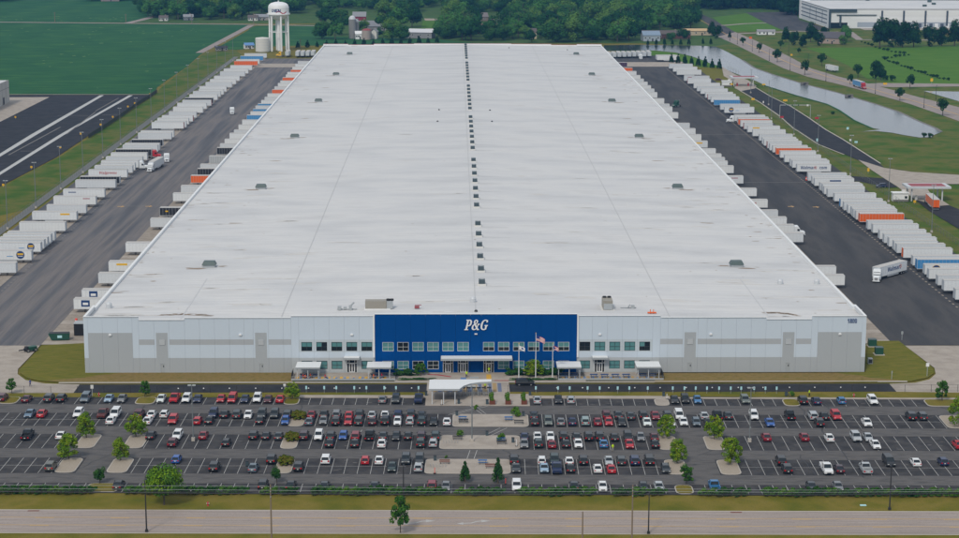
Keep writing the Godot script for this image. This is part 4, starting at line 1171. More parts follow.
	for k in 9:
		var p: Vector3 = Vector3(-1.82, 0, -428.68).lerp(Vector3(7.93, 0, -429.07), k / 8.0)
		var ts := thing("turnstile", "full-height turnstile under the gate canopy, %s from the left" % ORD[k], "turnstile", p, 0, "turnstiles")
		var st := mb()
		for q in 4:
			bx(st, Vector3(cos(q * PI / 2 + 0.4) * 0.28, 1.1, sin(q * PI / 2 + 0.4) * 0.28), Vector3(0.05, 2.1, 0.05))
		obj("cage", st, M.galv, ts)
		var arms := mb()
		for y in 8:
			bx(arms, Vector3(0.0, 0.3 + 0.22 * y, 0.0), Vector3(0.9, 0.04, 0.04))
		obj("arms", arms, M.dark, ts)
		obj("cap", box_mesh(Vector3(0, 2.2, 0), Vector3(1.0, 0.12, 0.9)), M.dark, ts)
	# accessible-parking signs along the lane
	var xs := [306, 324, 336, 354, 366, 384.3, 396, 418.5, 535.7, 557.8, 569.5, 587.8, 599.6, 617.8, 629.5, 647.8, 672.5, 684.5, 695.6, 706.8, 718.8, 730.6, 741, 754, 765, 776.4]
	var signs := [-35.8, -31.5, -28.6, -24.3, -21.4, -17.1, -14.3, -8.9, 19.2, 24.5, 27.3, 31.6, 34.5, 38.8, 41.6, 46.0, 52.0, 54.8, 57.5, 60.2, 63.1, 65.9, 68.4, 71.5, 74.2, 76.9]
	for i in signs.size():
		var sgn := thing("parking_sign", "pale blue sign on a post beside the front lane, %s from the left" % ordinal(i + 1), "sign", Vector3(signs[i], 0.02, -432.0 + 0.012 * signs[i]), 0, "signs along the front lane")
		obj("post", box_mesh(Vector3(0, 0.6, 0), Vector3(0.06, 1.2, 0.06)), M.galv, sgn)
		obj("plate", box_mesh(Vector3(0, 1.35, 0.05), Vector3(0.42, 0.8, 0.03)), M.teal_sign, sgn)
	# low lane lights
	var ll := [-66.7, -60.6, -54.4, -48.1, -41.8, -35.4, -29.2, -23.1, -16.9, -10.6, 24.4, 30.6, 36.9, 43.2, 49.3, 55.6, 61.9, 68.2, 74.2, 80.6, 86.7, 93.0, 98.9]
	for i in ll.size():
		var b := thing("lane_light", "small white globe light along the front lane, %s from the left" % ordinal(i + 1), "light", Vector3(ll[i], 0.0, -434.4), 0, "small lights along the front lane")
		obj("stem", box_mesh(Vector3(0, 0.25, 0), Vector3(0.1, 0.5, 0.1)), M.dark, b)
		var gl := mb()
		lathe(gl, [Vector2(0.02, 0.5), Vector2(0.14, 0.56), Vector2(0.18, 0.66), Vector2(0.12, 0.78), Vector2(0.0, 0.82)], 8)
		obj("globe", gl, M.white, b)
	# wire fence along the lane
	for f in [[-135.0, -8.0, "western"], [12.5, 140.0, "eastern"]]:
		var fe := thing("lane_fence", "thin dark wire fence on posts along the %s half of the front lane" % f[2], "fence", Vector3(0, 0, -432.7), 0, "lane fences")
		var n := int((f[1] - f[0]) / 6.2)
		for k in n + 1:
			obj("post", box_mesh(Vector3(lerpf(f[0], f[1], k / float(n)), 0.9, 0), Vector3(0.07, 1.8, 0.07)), M.dark, fe)
		for k in 5:
			obj("wire", box_mesh(Vector3((f[0] + f[1]) / 2, 0.3 + 0.36 * k, 0), Vector3(f[1] - f[0], 0.014 if k < 4 else 0.04, 0.014 if k < 4 else 0.04)), M.dark, fe)

func flag_pole(at: Vector3, h: float, kind: String, label: String) -> void:
	var t := thing("flagpole", label, "flagpole", at, 0, "flagpoles at the entrance")
	var st := mb()
	tube(st, Vector3.ZERO, Vector3(0, h, 0), 0.13, 0.06, 10)
	obj("pole", st, M.white, t)
	var kn := mb()
	lathe(kn, [Vector2(0.0, h), Vector2(0.14, h + 0.1), Vector2(0.0, h + 0.24)], 8)
	obj("finial", kn, M.yellow, t)
	var fl := mb()
	var W := 2.3 if kind == "stripes" else 1.5
	var Hh := 1.3 if kind == "stripes" else 0.95
	var nx := 20
	var ny := 13
	var droop := 0.38
	var pos := func(i: int, j: int) -> Vector3:
		var s := float(i) / nx
		var v := float(j) / ny
		return Vector3(0.1 + W * s * 0.92, h - 0.5 - Hh * v - droop * s * W * (0.6 + 0.4 * s), 0.16 * sin(s * 8.0 + v * 1.5) * s)
	for i in nx:
		for j in ny:
			var c := Color(0.72, 0.72, 0.74)
			if kind == "stripes":
				c = Color(0.45, 0.03, 0.05) if j % 2 == 0 else Color(0.72, 0.70, 0.70)
				if i < 8 and j < 7: c = Color(0.03, 0.05, 0.20) if (i + j) % 2 == 0 or i == 0 else Color(0.06, 0.08, 0.24)
			elif kind == "pennant":
				c = Color(0.45, 0.03, 0.05) if j % 4 < 2 else Color(0.72, 0.70, 0.70)
				if absf(j - 6.0) < 6.0 - i * 0.7: c = Color(0.03, 0.05, 0.22)
			else:
				if Vector2(i - 11, j - 6).length() < 3.4: c = Color(0.02, 0.05, 0.2)
			quad(fl, pos.call(i, j + 1), pos.call(i + 1, j + 1), pos.call(i + 1, j), pos.call(i, j), c)
	obj("flag", fl, M.wall, t)

# ------------------------------------------------------------------ cars. A car's own front points to +z
func hull(prof: Array, wid: float) -> SurfaceTool:
	# prof: stations (z, low, high, half width at the bottom, at the shoulder, at the top), from the tail to the nose
	var st := mb()
	var rings := []
	for s in prof:
		var m: float = lerpf(s[1], s[2], 0.62)
		rings.append(PackedVector3Array([Vector3(-s[3], s[1], s[0]), Vector3(s[3], s[1], s[0]), Vector3(s[4], m, s[0]), Vector3(s[5], s[2], s[0]), Vector3(-s[5], s[2], s[0]), Vector3(-s[4], m, s[0])]))
	loft(st, rings)
	return st

var wheel_mesh: ArrayMesh
var rim_mesh: ArrayMesh
func wheel_parts() -> void:
	var w := mb()
	tube(w, Vector3(-0.11, 0, 0), Vector3(0.11, 0, 0), 0.34, 0.34, 12)
	wheel_mesh = w.commit()
	var r := mb()
	tube(r, Vector3(-0.12, 0, 0), Vector3(0.12, 0, 0), 0.2, 0.2, 8)
	rim_mesh = r.commit()

const SHAPE := {
	# length, width, hood height, belt, roof, cabin: rear low z, rear top z, front top z, front low z
	"sedan": [4.75, 1.82, 0.86, 0.95, 1.44, -1.75, -1.0, 0.35, 1.15],
	"hatch": [4.15, 1.76, 0.90, 0.98, 1.50, -2.0, -1.55, 0.45, 1.15],
	"suv": [4.75, 1.90, 1.05, 1.12, 1.74, -2.28, -2.0, 0.45, 1.1],
	"van": [5.05, 1.96, 1.02, 1.12, 1.80, -2.45, -2.3, 0.75, 1.7],
	"pickup": [5.75, 2.0, 1.12, 1.16, 1.88, -0.55, -0.4, 0.85, 1.4],
}
func make_car(kind: String) -> Node3D:
	var s: Array = SHAPE[kind]
	var t := Node3D.new()
	t.name = kind
	var L: float = s[0] / 2
	var hw: float = s[1] / 2
	var hood: float = s[2]
	var belt: float = s[3]
	var lo := 0.26 if kind in ["sedan", "hatch"] else 0.36
	var body: SurfaceTool
	var deck := belt + 0.02
	if kind == "pickup":
		body = hull([[-L, lo + 0.2, 0.62, hw * 0.9, hw * 0.94, hw * 0.94], [-L + 0.05, lo, 0.66, hw * 0.96, hw, hw * 0.97], [-0.75, lo, 0.66, hw * 0.96, hw, hw * 0.97], [-0.7, lo, belt, hw * 0.96, hw, hw * 0.93], [s[8], lo, belt, hw * 0.96, hw, hw * 0.9], [L - 0.25, lo, hood, hw * 0.95, hw * 0.98, hw * 0.84], [L, lo + 0.1, hood - 0.2, hw * 0.86, hw * 0.9, hw * 0.8]], hw)
		for q in [-1.0, 1.0]:
			bx(body, Vector3(q * (hw - 0.07), 0.93, (-L - 0.75) / 2 + 0.03), Vector3(0.13, 0.52, L - 0.72))
		bx(body, Vector3(0, 0.93, -L + 0.09), Vector3(s[1] - 0.3, 0.5, 0.1))
	else:
		var tail := deck if kind == "sedan" else belt
		body = hull([[-L, lo + 0.12, tail - 0.16, hw * 0.86, hw * 0.9, hw * 0.84], [-L + 0.12, lo, tail, hw * 0.94, hw * 0.97, hw * 0.86], [s[5] + 0.05, lo, belt, hw * 0.96, hw, hw * 0.9], [s[8], lo, belt, hw * 0.96, hw, hw * 0.9], [L - 0.5, lo, hood, hw * 0.95, hw * 0.98, hw * 0.82], [L - 0.12, lo + 0.05, hood - 0.14, hw * 0.9, hw * 0.94, hw * 0.76], [L, lo + 0.12, hood - 0.3, hw * 0.78, hw * 0.84, hw * 0.68]], hw)
	obj("body", body, null, t)
	# greenhouse: glass all round, painted pillars and roof
	var gl := mb()
	var wb := hw * 0.88
	var wt := hw * 0.70 if kind in ["sedan", "hatch"] else hw * 0.76
	var yr: float = s[4]
	var rings := [
		PackedVector3Array([Vector3(-wb, belt - 0.01, s[5]), Vector3(-wb, belt - 0.01, s[8]), Vector3(wb, belt - 0.01, s[8]), Vector3(wb, belt - 0.01, s[5])]),
		PackedVector3Array([Vector3(-wt, yr - 0.05, s[6]), Vector3(-wt, yr - 0.05, s[7]), Vector3(wt, yr - 0.05, s[7]), Vector3(wt, yr - 0.05, s[6])])]
	loft(gl, rings)
	obj("windows", gl, M.glass_dark, t)
	var rf := mb()
	var z0: float = s[6] - 0.03
	var z1: float = s[7] + 0.03
	var lower := PackedVector3Array([Vector3(-wt - 0.03, yr - 0.06, z0), Vector3(-wt - 0.03, yr - 0.06, z1), Vector3(wt + 0.03, yr - 0.06, z1), Vector3(wt + 0.03, yr - 0.06, z0)])
	var upper := PackedVector3Array([Vector3(-wt + 0.1, yr, z0 + 0.18), Vector3(-wt + 0.1, yr, z1 - 0.2), Vector3(wt - 0.1, yr, z1 - 0.2), Vector3(wt - 0.1, yr, z0 + 0.18)])
	loft(rf, [lower, upper])
	for q in [-1.0, 1.0]:
		tube(rf, Vector3(q * wb, belt, s[8]), Vector3(q * wt, yr - 0.04, s[7]), 0.055, 0.045, 5, false)
		tube(rf, Vector3(q * wb, belt, s[5]), Vector3(q * wt, yr - 0.04, s[6]), 0.10, 0.07, 5, false)
		var zm: float = lerpf(s[6], s[7], 0.45)
		tube(rf, Vector3(q * wb, belt, zm), Vector3(q * wt, yr - 0.04, zm), 0.05, 0.045, 5, false)
	obj("roof", rf, null, t)
	for q in [[-1, 1], [1, 1], [-1, -1], [1, -1]]:
		var at := Vector3(q[0] * (hw - 0.1), 0.34, q[1] * (L - 0.92 if kind != "pickup" else L - 1.05))
		var wn := obj("wheel", wheel_mesh, M.tyre, t, at)
		obj("rim", rim_mesh, M.rim, wn)
	for q in [-1.0, 1.0]:
		obj("headlight", box_mesh(Vector3(q * hw * 0.66, hood - 0.27, L - 0.12), Vector3(0.34, 0.15, 0.2)), M.head, t)
		obj("tail_light", box_mesh(Vector3(q * hw * 0.72, 0.80 if kind != "suv" else 0.92, -L + 0.03), Vector3(0.34, 0.2 if kind in ["sedan", "hatch"] else 0.3, 0.1)), M.tail, t)
		obj("mirror", box_mesh(Vector3(q * (hw + 0.05), belt + 0.08, s[8] - 0.25), Vector3(0.2, 0.14, 0.1)), M.dark, t)
	obj("number_plate", box_mesh(Vector3(0, 0.72, -L - 0.01), Vector3(0.32, 0.16, 0.03)), M.offwhite, t)
	var gr := mb()
	bx(gr, Vector3(0, 0.55, L - 0.02), Vector3(hw * 0.9, 0.22, 0.08))
	obj("grille", gr, M.dark, t)
	if kind == "pickup":
		obj("bed_liner", box_mesh(Vector3(0, 0.70, (-L - 0.75) / 2 + 0.03), Vector3(s[1] - 0.3, 0.04, L - 0.95)), M.dark, t)
	return t

const PAINT := {
	"white": [Color(0.70, 0.72, 0.74), "white"], "pearl": [Color(0.62, 0.68, 0.68), "pearl white"], "silver": [Color(0.38, 0.41, 0.44), "silver"], "grey": [Color(0.17, 0.18, 0.195), "grey"],
	"charcoal": [Color(0.035, 0.042, 0.048), "dark grey"], "black": [Color(0.009, 0.010, 0.012), "black"], "red": [Color(0.42, 0.012, 0.022), "bright red"], "crimson": [Color(0.20, 0.008, 0.020), "deep red"],
	"maroon": [Color(0.075, 0.008, 0.016), "maroon"], "plum": [Color(0.040, 0.014, 0.022), "dark plum"], "brown": [Color(0.10, 0.018, 0.014), "brown-red"], "navy": [Color(0.010, 0.022, 0.075), "navy blue"],
	"blue": [Color(0.012, 0.085, 0.34), "bright blue"], "azure": [Color(0.035, 0.16, 0.36), "mid blue"], "sky": [Color(0.25, 0.37, 0.50), "light blue"], "steel": [Color(0.10, 0.17, 0.25), "steel blue"],
	"slate": [Color(0.10, 0.135, 0.17), "slate grey"], "teal": [Color(0.22, 0.30, 0.31), "pale teal"], "sage": [Color(0.12, 0.145, 0.135), "grey-green"], "olive": [Color(0.085, 0.085, 0.07), "olive grey"], "forest": [Color(0.016, 0.035, 0.034), "dark green"],
}
const KIND := {"sedan": ["sedan", "car"], "hatch": ["hatchback", "car"], "suv": ["SUV", "car"], "van": ["minivan", "van"], "pickup": ["pickup truck", "pickup"]}
const CARS := {
	"1": "-114.32 suv maroon b; -108.44 sedan maroon b; -103.25 suv charcoal b; -100.3 suv black b; -94.64 van slate f; -89.12 sedan sky f; -86.02 sedan grey f; -76.78 sedan pearl f; -73.65 pickup red f; -70.82 suv white f; -68.23 sedan navy f; -62.72 sedan red f; -60.01 van red f; -57.06 sedan navy f; -54.17 suv white f; -51.58 sedan maroon f; -48.72 sedan red b; -24.63 sedan grey b; -21.5 suv charcoal f; -16.14 pickup navy f; 11.77 sedan silver b; 16.77 sedan black f; 19.68 hatch silver b; 44.16 sedan black f; 46.62 suv black f; 49.51 sedan azure f; 60.71 suv sage f; 74.23 suv black b; 77.41 sedan navy b; 83.33 hatch azure b; 90.7 suv white f",
	"2a": "-104.61 sedan steel f; -101.83 sedan red b; -93.53 suv white f; -87.89 pickup brown f; -85.06 van white f; -79.53 suv maroon b; -76.64 sedan white b; -73.75 hatch white b; -62.62 suv navy f; -60.02 sedan black b; -57.13 suv charcoal b; -54.56 sedan white f; -51.47 suv charcoal f; -48.58 suv charcoal f; -45.6 suv charcoal b; -40.11 sedan crimson b; -37.31 sedan black b; -34.42 suv grey b; -31.53 sedan red b; -29.14 suv black b; -26.28 sedan silver b; -23.33 sedan white b; -20.36 suv navy b; -17.41 suv charcoal b; -14.93 sedan charcoal b; 10.7 sedan charcoal b; 27.21 suv maroon b; 29.95 sedan charcoal b; 32.75 sedan charcoal b; 35.63 suv black b; 38.4 sedan crimson f; 41.2 suv charcoal b; 43.88 van white f; 49.56 sedan silver b; 52.59 pickup black b; 55.01 sedan charcoal b; 60.92 suv white f; 69.14 pickup black b; 74.33 suv silver b; 76.92 sedan black b; 79.66 suv red f; 96.69 suv black b; 99.28 suv charcoal b",
	"2b": "-84.98 sedan white b; -76.64 sedan white b; -71.01 suv red f; -65.38 hatch red b; -62.73 sedan black b; -51.33 sedan black b; -45.54 hatch blue f; -40.12 sedan slate b; -36.98 sedan grey f; -34.01 suv black b; -31.27 sedan red f; -28.93 suv charcoal b; -25.82 sedan plum b; -23.02 suv black b; -20.2 sedan white f; -17.4 hatch silver b; -14.78 suv forest b; -12.07 sedan black f; -9.07 sedan white b; 10.81 sedan black b; 13.8 suv sage f; 16.65 sedan grey b; 19.22 sedan navy b; 22.16 suv teal b; 24.92 sedan crimson b; 27.46 sedan red f; 30.31 sedan black f; 36.06 sedan pearl f; 41.42 sedan white f; 44.33 sedan white f; 47.18 hatch slate f; 49.97 sedan charcoal b; 63.76 sedan blue f; 74.87 suv black b; 85.63 sedan white f",
	"3a": "-100.95 pickup black b; -93.53 sedan white b; -73.84 sedan black b; -68 suv white f; -62.28 sedan crimson b; -51.29 suv black b; -48.51 sedan black b; -45.74 sedan charcoal b; -40.19 suv plum b; -36.94 suv white f; -34.28 suv black b; -31.58 hatch blue f; -28.81 suv crimson b; -25.79 pickup black b; -22.82 sedan charcoal b; -19.91 sedan black f; -17.33 sedan black b; -14.41 suv plum b; -11.31 suv forest b; 8.22 sedan navy b; 11.07 sedan white f; 13.9 sedan white f; 16.75 suv black b; 19.66 sedan charcoal b; 22.24 suv black b; 24.65 suv black b; 27.95 sedan black b; 30.92 suv black f; 33.69 sedan grey f; 36.68 sedan maroon b; 61.25 sedan crimson b; 69.56 sedan crimson b; 74.93 sedan white b; 80.86 suv silver f; 83.54 sedan silver f",
	"3b": "-68.15 suv maroon b; -56.55 hatch black b; -34.06 sedan black b; -28.63 sedan black b; -22.8 sedan white b; -14.42 suv forest b; -11.68 hatch silver b; 8.06 sedan grey f; 11.13 suv forest b; 14.03 sedan crimson b; 17.09 sedan black b; 19.77 sedan white f; 25.27 sedan azure b; 30.83 sedan red f; 36.41 sedan black b; 52.74 sedan white f; 84.07 sedan white f; 101.97 sedan red b",
	"4a": "-65.31 hatch blue b; -45.31 suv black b; -33.88 suv white b; -25.56 hatch red b; -22.64 sedan white b; -17.06 suv charcoal f; -14.19 suv charcoal f; 5.7 suv black b; 11.55 hatch white b; 14.2 suv forest f; 17.26 sedan white b; 20.23 suv black b; 25.59 sedan silver f; 28.16 suv charcoal b; 31.03 suv navy b; 34.14 van black b; 61.78 suv black b; 84.35 van black f; 89.92 sedan white b; 95.75 hatch navy b",
	"4b": "-90.53 suv olive b; -56.56 suv black b; -48.46 sedan slate b; -39.09 suv black b; -19.71 sedan forest f; -14.26 hatch silver b; 6.03 sedan charcoal f; 11.87 sedan sky f; 14.46 pickup navy f; 17.29 sedan black b; 22.92 sedan white b; 25.73 sedan red b; 37.04 hatch charcoal f; 62.14 suv black b; 70.39 pickup white f; 73 sedan plum b; 78.53 pickup silver b",
	"5": "-74.15 sedan black b; -45.01 suv black b; -39.47 sedan black b; -32.65 sedan charcoal b; -22.59 sedan charcoal b; -11.02 suv crimson b; -8.22 sedan grey f; 5.98 suv white f; 17.54 sedan charcoal b; 23.25 sedan white f; 31.43 sedan charcoal f; 34.53 sedan silver f; 45.7 pickup azure b; 65.21 sedan charcoal f; 70.54 sedan grey f",
}
const ROWS := {
	"1": [-424.3, "in the single row along the lane"], "2a": [-410.9, "far side of the second row"], "2b": [-405.7, "near side of the second row"],
	"3a": [-393.8, "far side of the third row"], "3b": [-388.5, "near side of the third row"], "4a": [-376.2, "far side of the fourth row"],
	"4b": [-370.9, "near side of the fourth row"], "5": [-358.9, "in the row behind the roadside hedge"],
}
var paints := {}
func paint(c: String) -> StandardMaterial3D:
	if not paints.has(c):
		var p: Color = PAINT[c][0]
		var m := mat(p.r, p.g, p.b, 0.4)
		m.clearcoat_enabled = true
		m.clearcoat = 0.35
		m.clearcoat_roughness = 0.08
		paints[c] = m
	return paints[c]

var protos := {}
func put_car(kind: String, colour: String, at: Vector3, turn: float, label: String, group: String) -> Node3D:
	if not protos.has(kind): protos[kind] = make_car(kind)
	var c: Node3D = protos[kind].duplicate()
	c.name = numbered("parked_" + {"sedan": "sedan", "hatch": "hatchback", "suv": "sport_utility_vehicle", "van": "minivan", "pickup": "pickup_truck"}[kind])
	add_child(c)
	c.position = at
	c.rotation.y = turn
	c.scale = Vector3(rng.randf_range(0.96, 1.03), rng.randf_range(0.95, 1.06), rng.randf_range(0.93, 1.05))
	tag(c, label, KIND[kind][1], group)
	for q in ["body", "roof"]:
		c.get_node(q).material_override = paint(colour)
	return c

func build_cars() -> void:
	wheel_parts()
	var r := RandomNumberGenerator.new()
	r.seed = 77
	for row in CARS:
		var n := 0
		for e in CARS[row].split("; "):
			n += 1
			var a: PackedStringArray = e.split(" ")
			var w: float = ROWS[row][0] + r.randf_range(-0.3, 0.3)
			var at := pkw(a[0].to_float(), w, 0.02)
			var label := "%s %s, %s from the left, %s" % [PAINT[a[2]][1], KIND[a[1]][0], ordinal(n), ROWS[row][1]]
			put_car(a[1], a[2], at, deg_to_rad(-1.0 + r.randf_range(-1.2, 1.2)) + (0.0 if a[3] == "f" else PI), label, "cars in the car park")
	put_car("suv", "black", Vector3(16.88, 0, -439.45), PI / 2, "black SUV driving along the front lane below the flagpoles", "cars on the lane")
	put_car("suv", "navy", Vector3(174.19, 0, -752.14), -PI / 2 + 0.2, "dark blue car parked on the grass edge beside the guard house", "cars by the guard house")
	put_car("sedan", "maroon", Vector3(170.01, 0, -1201.34), PI / 2, "dark red car parked behind the far trailers beside the far gatehouse", "cars by the far gatehouse")

# ------------------------------------------------------------------ trailers and trucks. A trailer's nose is at its origin and points to +z
var trailer_proto: Node3D
func big_wheel(parent: Node, at: Vector3) -> void:
	if not protos.has("big_tyre"):
		var w := mb()
		tube(w, Vector3(-0.27, 0, 0), Vector3(0.27, 0, 0), 0.5, 0.5, 12)
		protos["big_tyre"] = w.commit()
		var r := mb()
		tube(r, Vector3(-0.285, 0, 0), Vector3(0.285, 0, 0), 0.27, 0.27, 10)
		protos["big_rim"] = r.commit()
	var o := obj("wheel", protos["big_tyre"], M.tyre, parent, at)
	obj("rim", protos["big_rim"], M.rim, o)

func make_trailer() -> Node3D:
	var t := Node3D.new()
	var L := 16.15
	var lo := 1.12
	var hi := 4.1
	var hw := 1.3
	for s in [-1.0, 1.0]:
		var st := mb()
		bx(st, Vector3(s * (hw - 0.03), (lo + hi) / 2, -L / 2), Vector3(0.06, hi - lo - 0.1, L - 0.1))
		obj("side_panel", st, null, t)
		var rl := mb()
		bx(rl, Vector3(s * (hw - 0.02), lo + 0.0, -L / 2), Vector3(0.1, 0.16, L))
		bx(rl, Vector3(s * (hw - 0.02), hi - 0.03, -L / 2), Vector3(0.1, 0.1, L))
		for z in [-0.04, -L + 0.04]:
			bx(rl, Vector3(s * (hw - 0.02), (lo + hi) / 2, z), Vector3(0.11, hi - lo - 0.14, 0.09))
		obj("rail", rl, M.steel, t)
		var rb := mb()
		for k in 13:
			bx(rb, Vector3(s * (hw + 0.005), (lo + hi) / 2, -1.2 - 1.15 * k), Vector3(0.02, hi - lo - 0.24, 0.05))
		obj("side_ribs", rb, M.steel, t).set_meta("kind", "stuff")
		obj("landing_leg", box_mesh(Vector3(s * 0.85, 0.57, -3.0), Vector3(0.16, 1.1, 0.16)), M.dark, t)
		obj("rear_door", box_mesh(Vector3(s * 0.63, (lo + hi) / 2, -L + 0.0), Vector3(1.2, hi - lo - 0.2, 0.06)), M.offwhite, t)
		for z in [-13.2, -14.5]:
			big_wheel(t, Vector3(s * 0.95, 0.5, z))
		obj("side_skirt", box_mesh(Vector3(s * 1.2, 0.78, -8.2), Vector3(0.04, 0.55, 6.6)), M.steel, t)
	obj("nose_panel", box_mesh(Vector3(0, (lo + hi) / 2, -0.05), Vector3(2 * hw - 0.24, hi - lo - 0.12, 0.08)), null, t)
	obj("roof", box_mesh(Vector3(0, hi - 0.02, -L / 2), Vector3(2 * hw - 0.16, 0.06, L - 0.12)), M.trailer_roof, t)
	var ch := mb()
	for s in [-1.0, 1.0]:
		bx(ch, Vector3(s * 0.5, 0.95, -L / 2), Vector3(0.12, 0.26, L - 1.0))
	for k in 9:
		bx(ch, Vector3(0, 0.98, -1.2 - 1.7 * k), Vector3(2.2, 0.1, 0.1))
	bx(ch, Vector3(0, 0.5, -13.2), Vector3(1.9, 0.16, 0.16))
	bx(ch, Vector3(0, 0.5, -14.5), Vector3(1.9, 0.16, 0.16))
	bx(ch, Vector3(0, lo - 0.02, -L / 2), Vector3(2 * hw - 0.2, 0.08, L - 0.1))
	obj("chassis", ch, M.dark, t)
	obj("bumper", box_mesh(Vector3(0, 0.55, -L - 0.02), Vector3(2.3, 0.14, 0.1)), M.galv, t)
	return t

func decal(t: Node3D, called: String, what: Mesh, m: Material, y: float, z: float, sides := [-1.0, 1.0], off := 0.02) -> void:
	for s in sides:
		var o := obj(called, what, m, t, Vector3(s * (1.3 + off), y, z))
		o.rotation.y = s * PI / 2

const LIVERY := {
	"plain": "plain white", "disc": "white blue-disc", "yellow": "white yellow-marked", "redtext": "white red-lettered", "bluetext": "white blue-lettered",
	"black": "black-sided", "script": "white red-script, green-edged", "rednose": "white with a red nose", "orange": "bright orange", "blue": "bright blue", "store": "white store-lettered",
	"navytext": "white navy-lettered", "redsmall": "white with a small red mark", "bluenose": "white with a blue nose", "orangenose": "white with an orange nose", "dome": "white with a half-hidden blue disc",
	"emblem": "white with a navy square emblem", "blacklogo": "black with a small yellow emblem", "container": "grey ribbed container", "brown": "brown-nosed white", "dark": "dark purple", "redscript": "white with red script lettering",
}
var tcount := 0
func put_trailer(kind: String, at: Vector3, turn: float, label: String, group: String) -> Node3D:
	tcount += 1
	if trailer_proto == null: trailer_proto = make_trailer()
	var t: Node3D = trailer_proto.duplicate()
	t.name = numbered("semi_trailer")
	add_child(t)
	t.position = at
	t.rotation.y = turn
	t.scale = Vector3(1, rng.randf_range(0.97, 1.02), 0.905 if tcount % 7 == 3 else 1.0)
	tag(t, label, "trailer", group)
	var whites := [M.trailer_white, M.trailer_white2, M.trailer_white3]
	var side: Material = whites[tcount % 3]
	var nose: Material = M.trailer_nose
	match kind:
		"orange": side = M.orange; nose = M.orange
		"blue": side = M.trailer_blue; nose = M.trailer_blue
		"black", "blacklogo": side = M.trailer_black; nose = M.trailer_black if kind == "blacklogo" else M.trailer_nose
		"rednose": nose = M.red
		"bluenose": nose = M.trailer_blue
		"orangenose": nose = M.orange
		"brown": nose = mat(0.12, 0.06, 0.03)
		"dark": side = mat(0.05, 0.02, 0.06); nose = M.navy
		"container": side = M.galv; nose = M.galv
	for c in t.get_children():
		if str(c.name).begins_with("side_panel"): c.material_override = side
		elif str(c.name).begins_with("nose_panel"): c.material_override = nose
		elif kind == "orange" and str(c.name).begins_with("rear_door"): c.material_override = nose
	var red_mark := mat(0.30, 0.02, 0.07, 0.6)
	match kind:
		"disc", "dome":
			var d := mb()
			tube(d, Vector3(0, 0, 0), Vector3(0, 0, 0.02), 1.35, 1.35, 28)
			decal(t, "emblem", d.commit(), M.yellow if kind == "dome" else M.rim, 2.75, -3.6)
			d = mb()
			tube(d, Vector3(0, 0, 0), Vector3(0, 0, 0.03), 1.25, 1.25, 28)
			decal(t, "emblem", d.commit(), M.navy, 2.75, -3.6)
			decal(t, "emblem", box_mesh(Vector3(0, 0.25, 0.03), Vector3(1.9, 0.6, 0.03)), M.yellow, 2.75, -3.6)
			decal(t, "emblem", box_mesh(Vector3(0, -0.45, 0.03), Vector3(1.6, 0.16, 0.03)), M.white, 2.75, -3.6)
			decal(t, "lettering", box_mesh(Vector3(0, 0, 0), Vector3(2.0, 0.22, 0.01)), M.trailer_blue, 2.3, -7.0)
		"yellow":
			decal(t, "emblem", box_mesh(Vector3.ZERO, Vector3(3.4, 0.62, 0.02)), M.yellow, 3.2, -4.2)
		"redtext": decal(t, "lettering", box_mesh(Vector3.ZERO, Vector3(2.6, 0.3, 0.02)), red_mark, 3.3, -3.6)
		"redsmall":
			for k in 2: decal(t, "emblem", box_mesh(Vector3.ZERO, Vector3(0.6, 0.5, 0.02)), red_mark, 3.3, -11.5 + 1.1 * k)
		"bluetext": decal(t, "lettering", box_mesh(Vector3.ZERO, Vector3(3.0, 0.34, 0.02)), M.navy, 3.0, -12.6)
		"navytext": decal(t, "lettering", box_mesh(Vector3.ZERO, Vector3(4.6, 0.55, 0.02)), M.navy, 3.1, -8.5)
		"script", "redscript":
			decal(t, "lettering", text_mesh("Walgreens", 1.0, 0.02, true, 0.25), M.red, 2.9, -8.0)
			if kind == "script": obj("roof_edge", box_mesh(Vector3(1.25, 4.12, -8), Vector3(0.16, 0.1, 16)), M.green_dark, t)
		"store": decal(t, "lettering", text_mesh("Walmart   com", 1.3, 0.02), M.navy, 2.7, -8.0); spark(t, -8.75, 2.75)
		"truckstore": decal(t, "lettering", text_mesh("Walmart", 1.35, 0.02), M.navy, 2.75, -8.6); spark(t, -12.4, 2.9)
		"emblem", "blacklogo":
			if kind == "emblem":
				decal(t, "emblem", box_mesh(Vector3.ZERO, Vector3(2.4, 1.9, 0.02)), M.navy, 2.75, -3.4)
				decal(t, "emblem", box_mesh(Vector3(0, -0.1, 0.02), Vector3(1.5, 0.7, 0.02)), M.white, 2.75, -3.4)
			else:
				decal(t, "emblem", box_mesh(Vector3.ZERO, Vector3(1.0, 0.5, 0.02)), M.yellow, 2.75, -2.6)
		"container":
			for k in 22:
				decal(t, "rib", box_mesh(Vector3.ZERO, Vector3(0.25, 2.7, 0.06)), M.steel, 2.6, -0.6 - 0.7 * k)
	return t

func spark(t: Node3D, z: float, y: float) -> void:
	for k in 6:
		for s in [-1.0, 1.0]:
			var o := obj("emblem", box_mesh(Vector3(0, 0.5, 0), Vector3(0.16, 0.45, 0.02)), M.orange, t, Vector3(s * 1.325, y, z))
			o.rotation = Vector3(0, s * PI / 2, 0)
			o.rotate_object_local(Vector3(0, 0, 1), k * PI / 3)

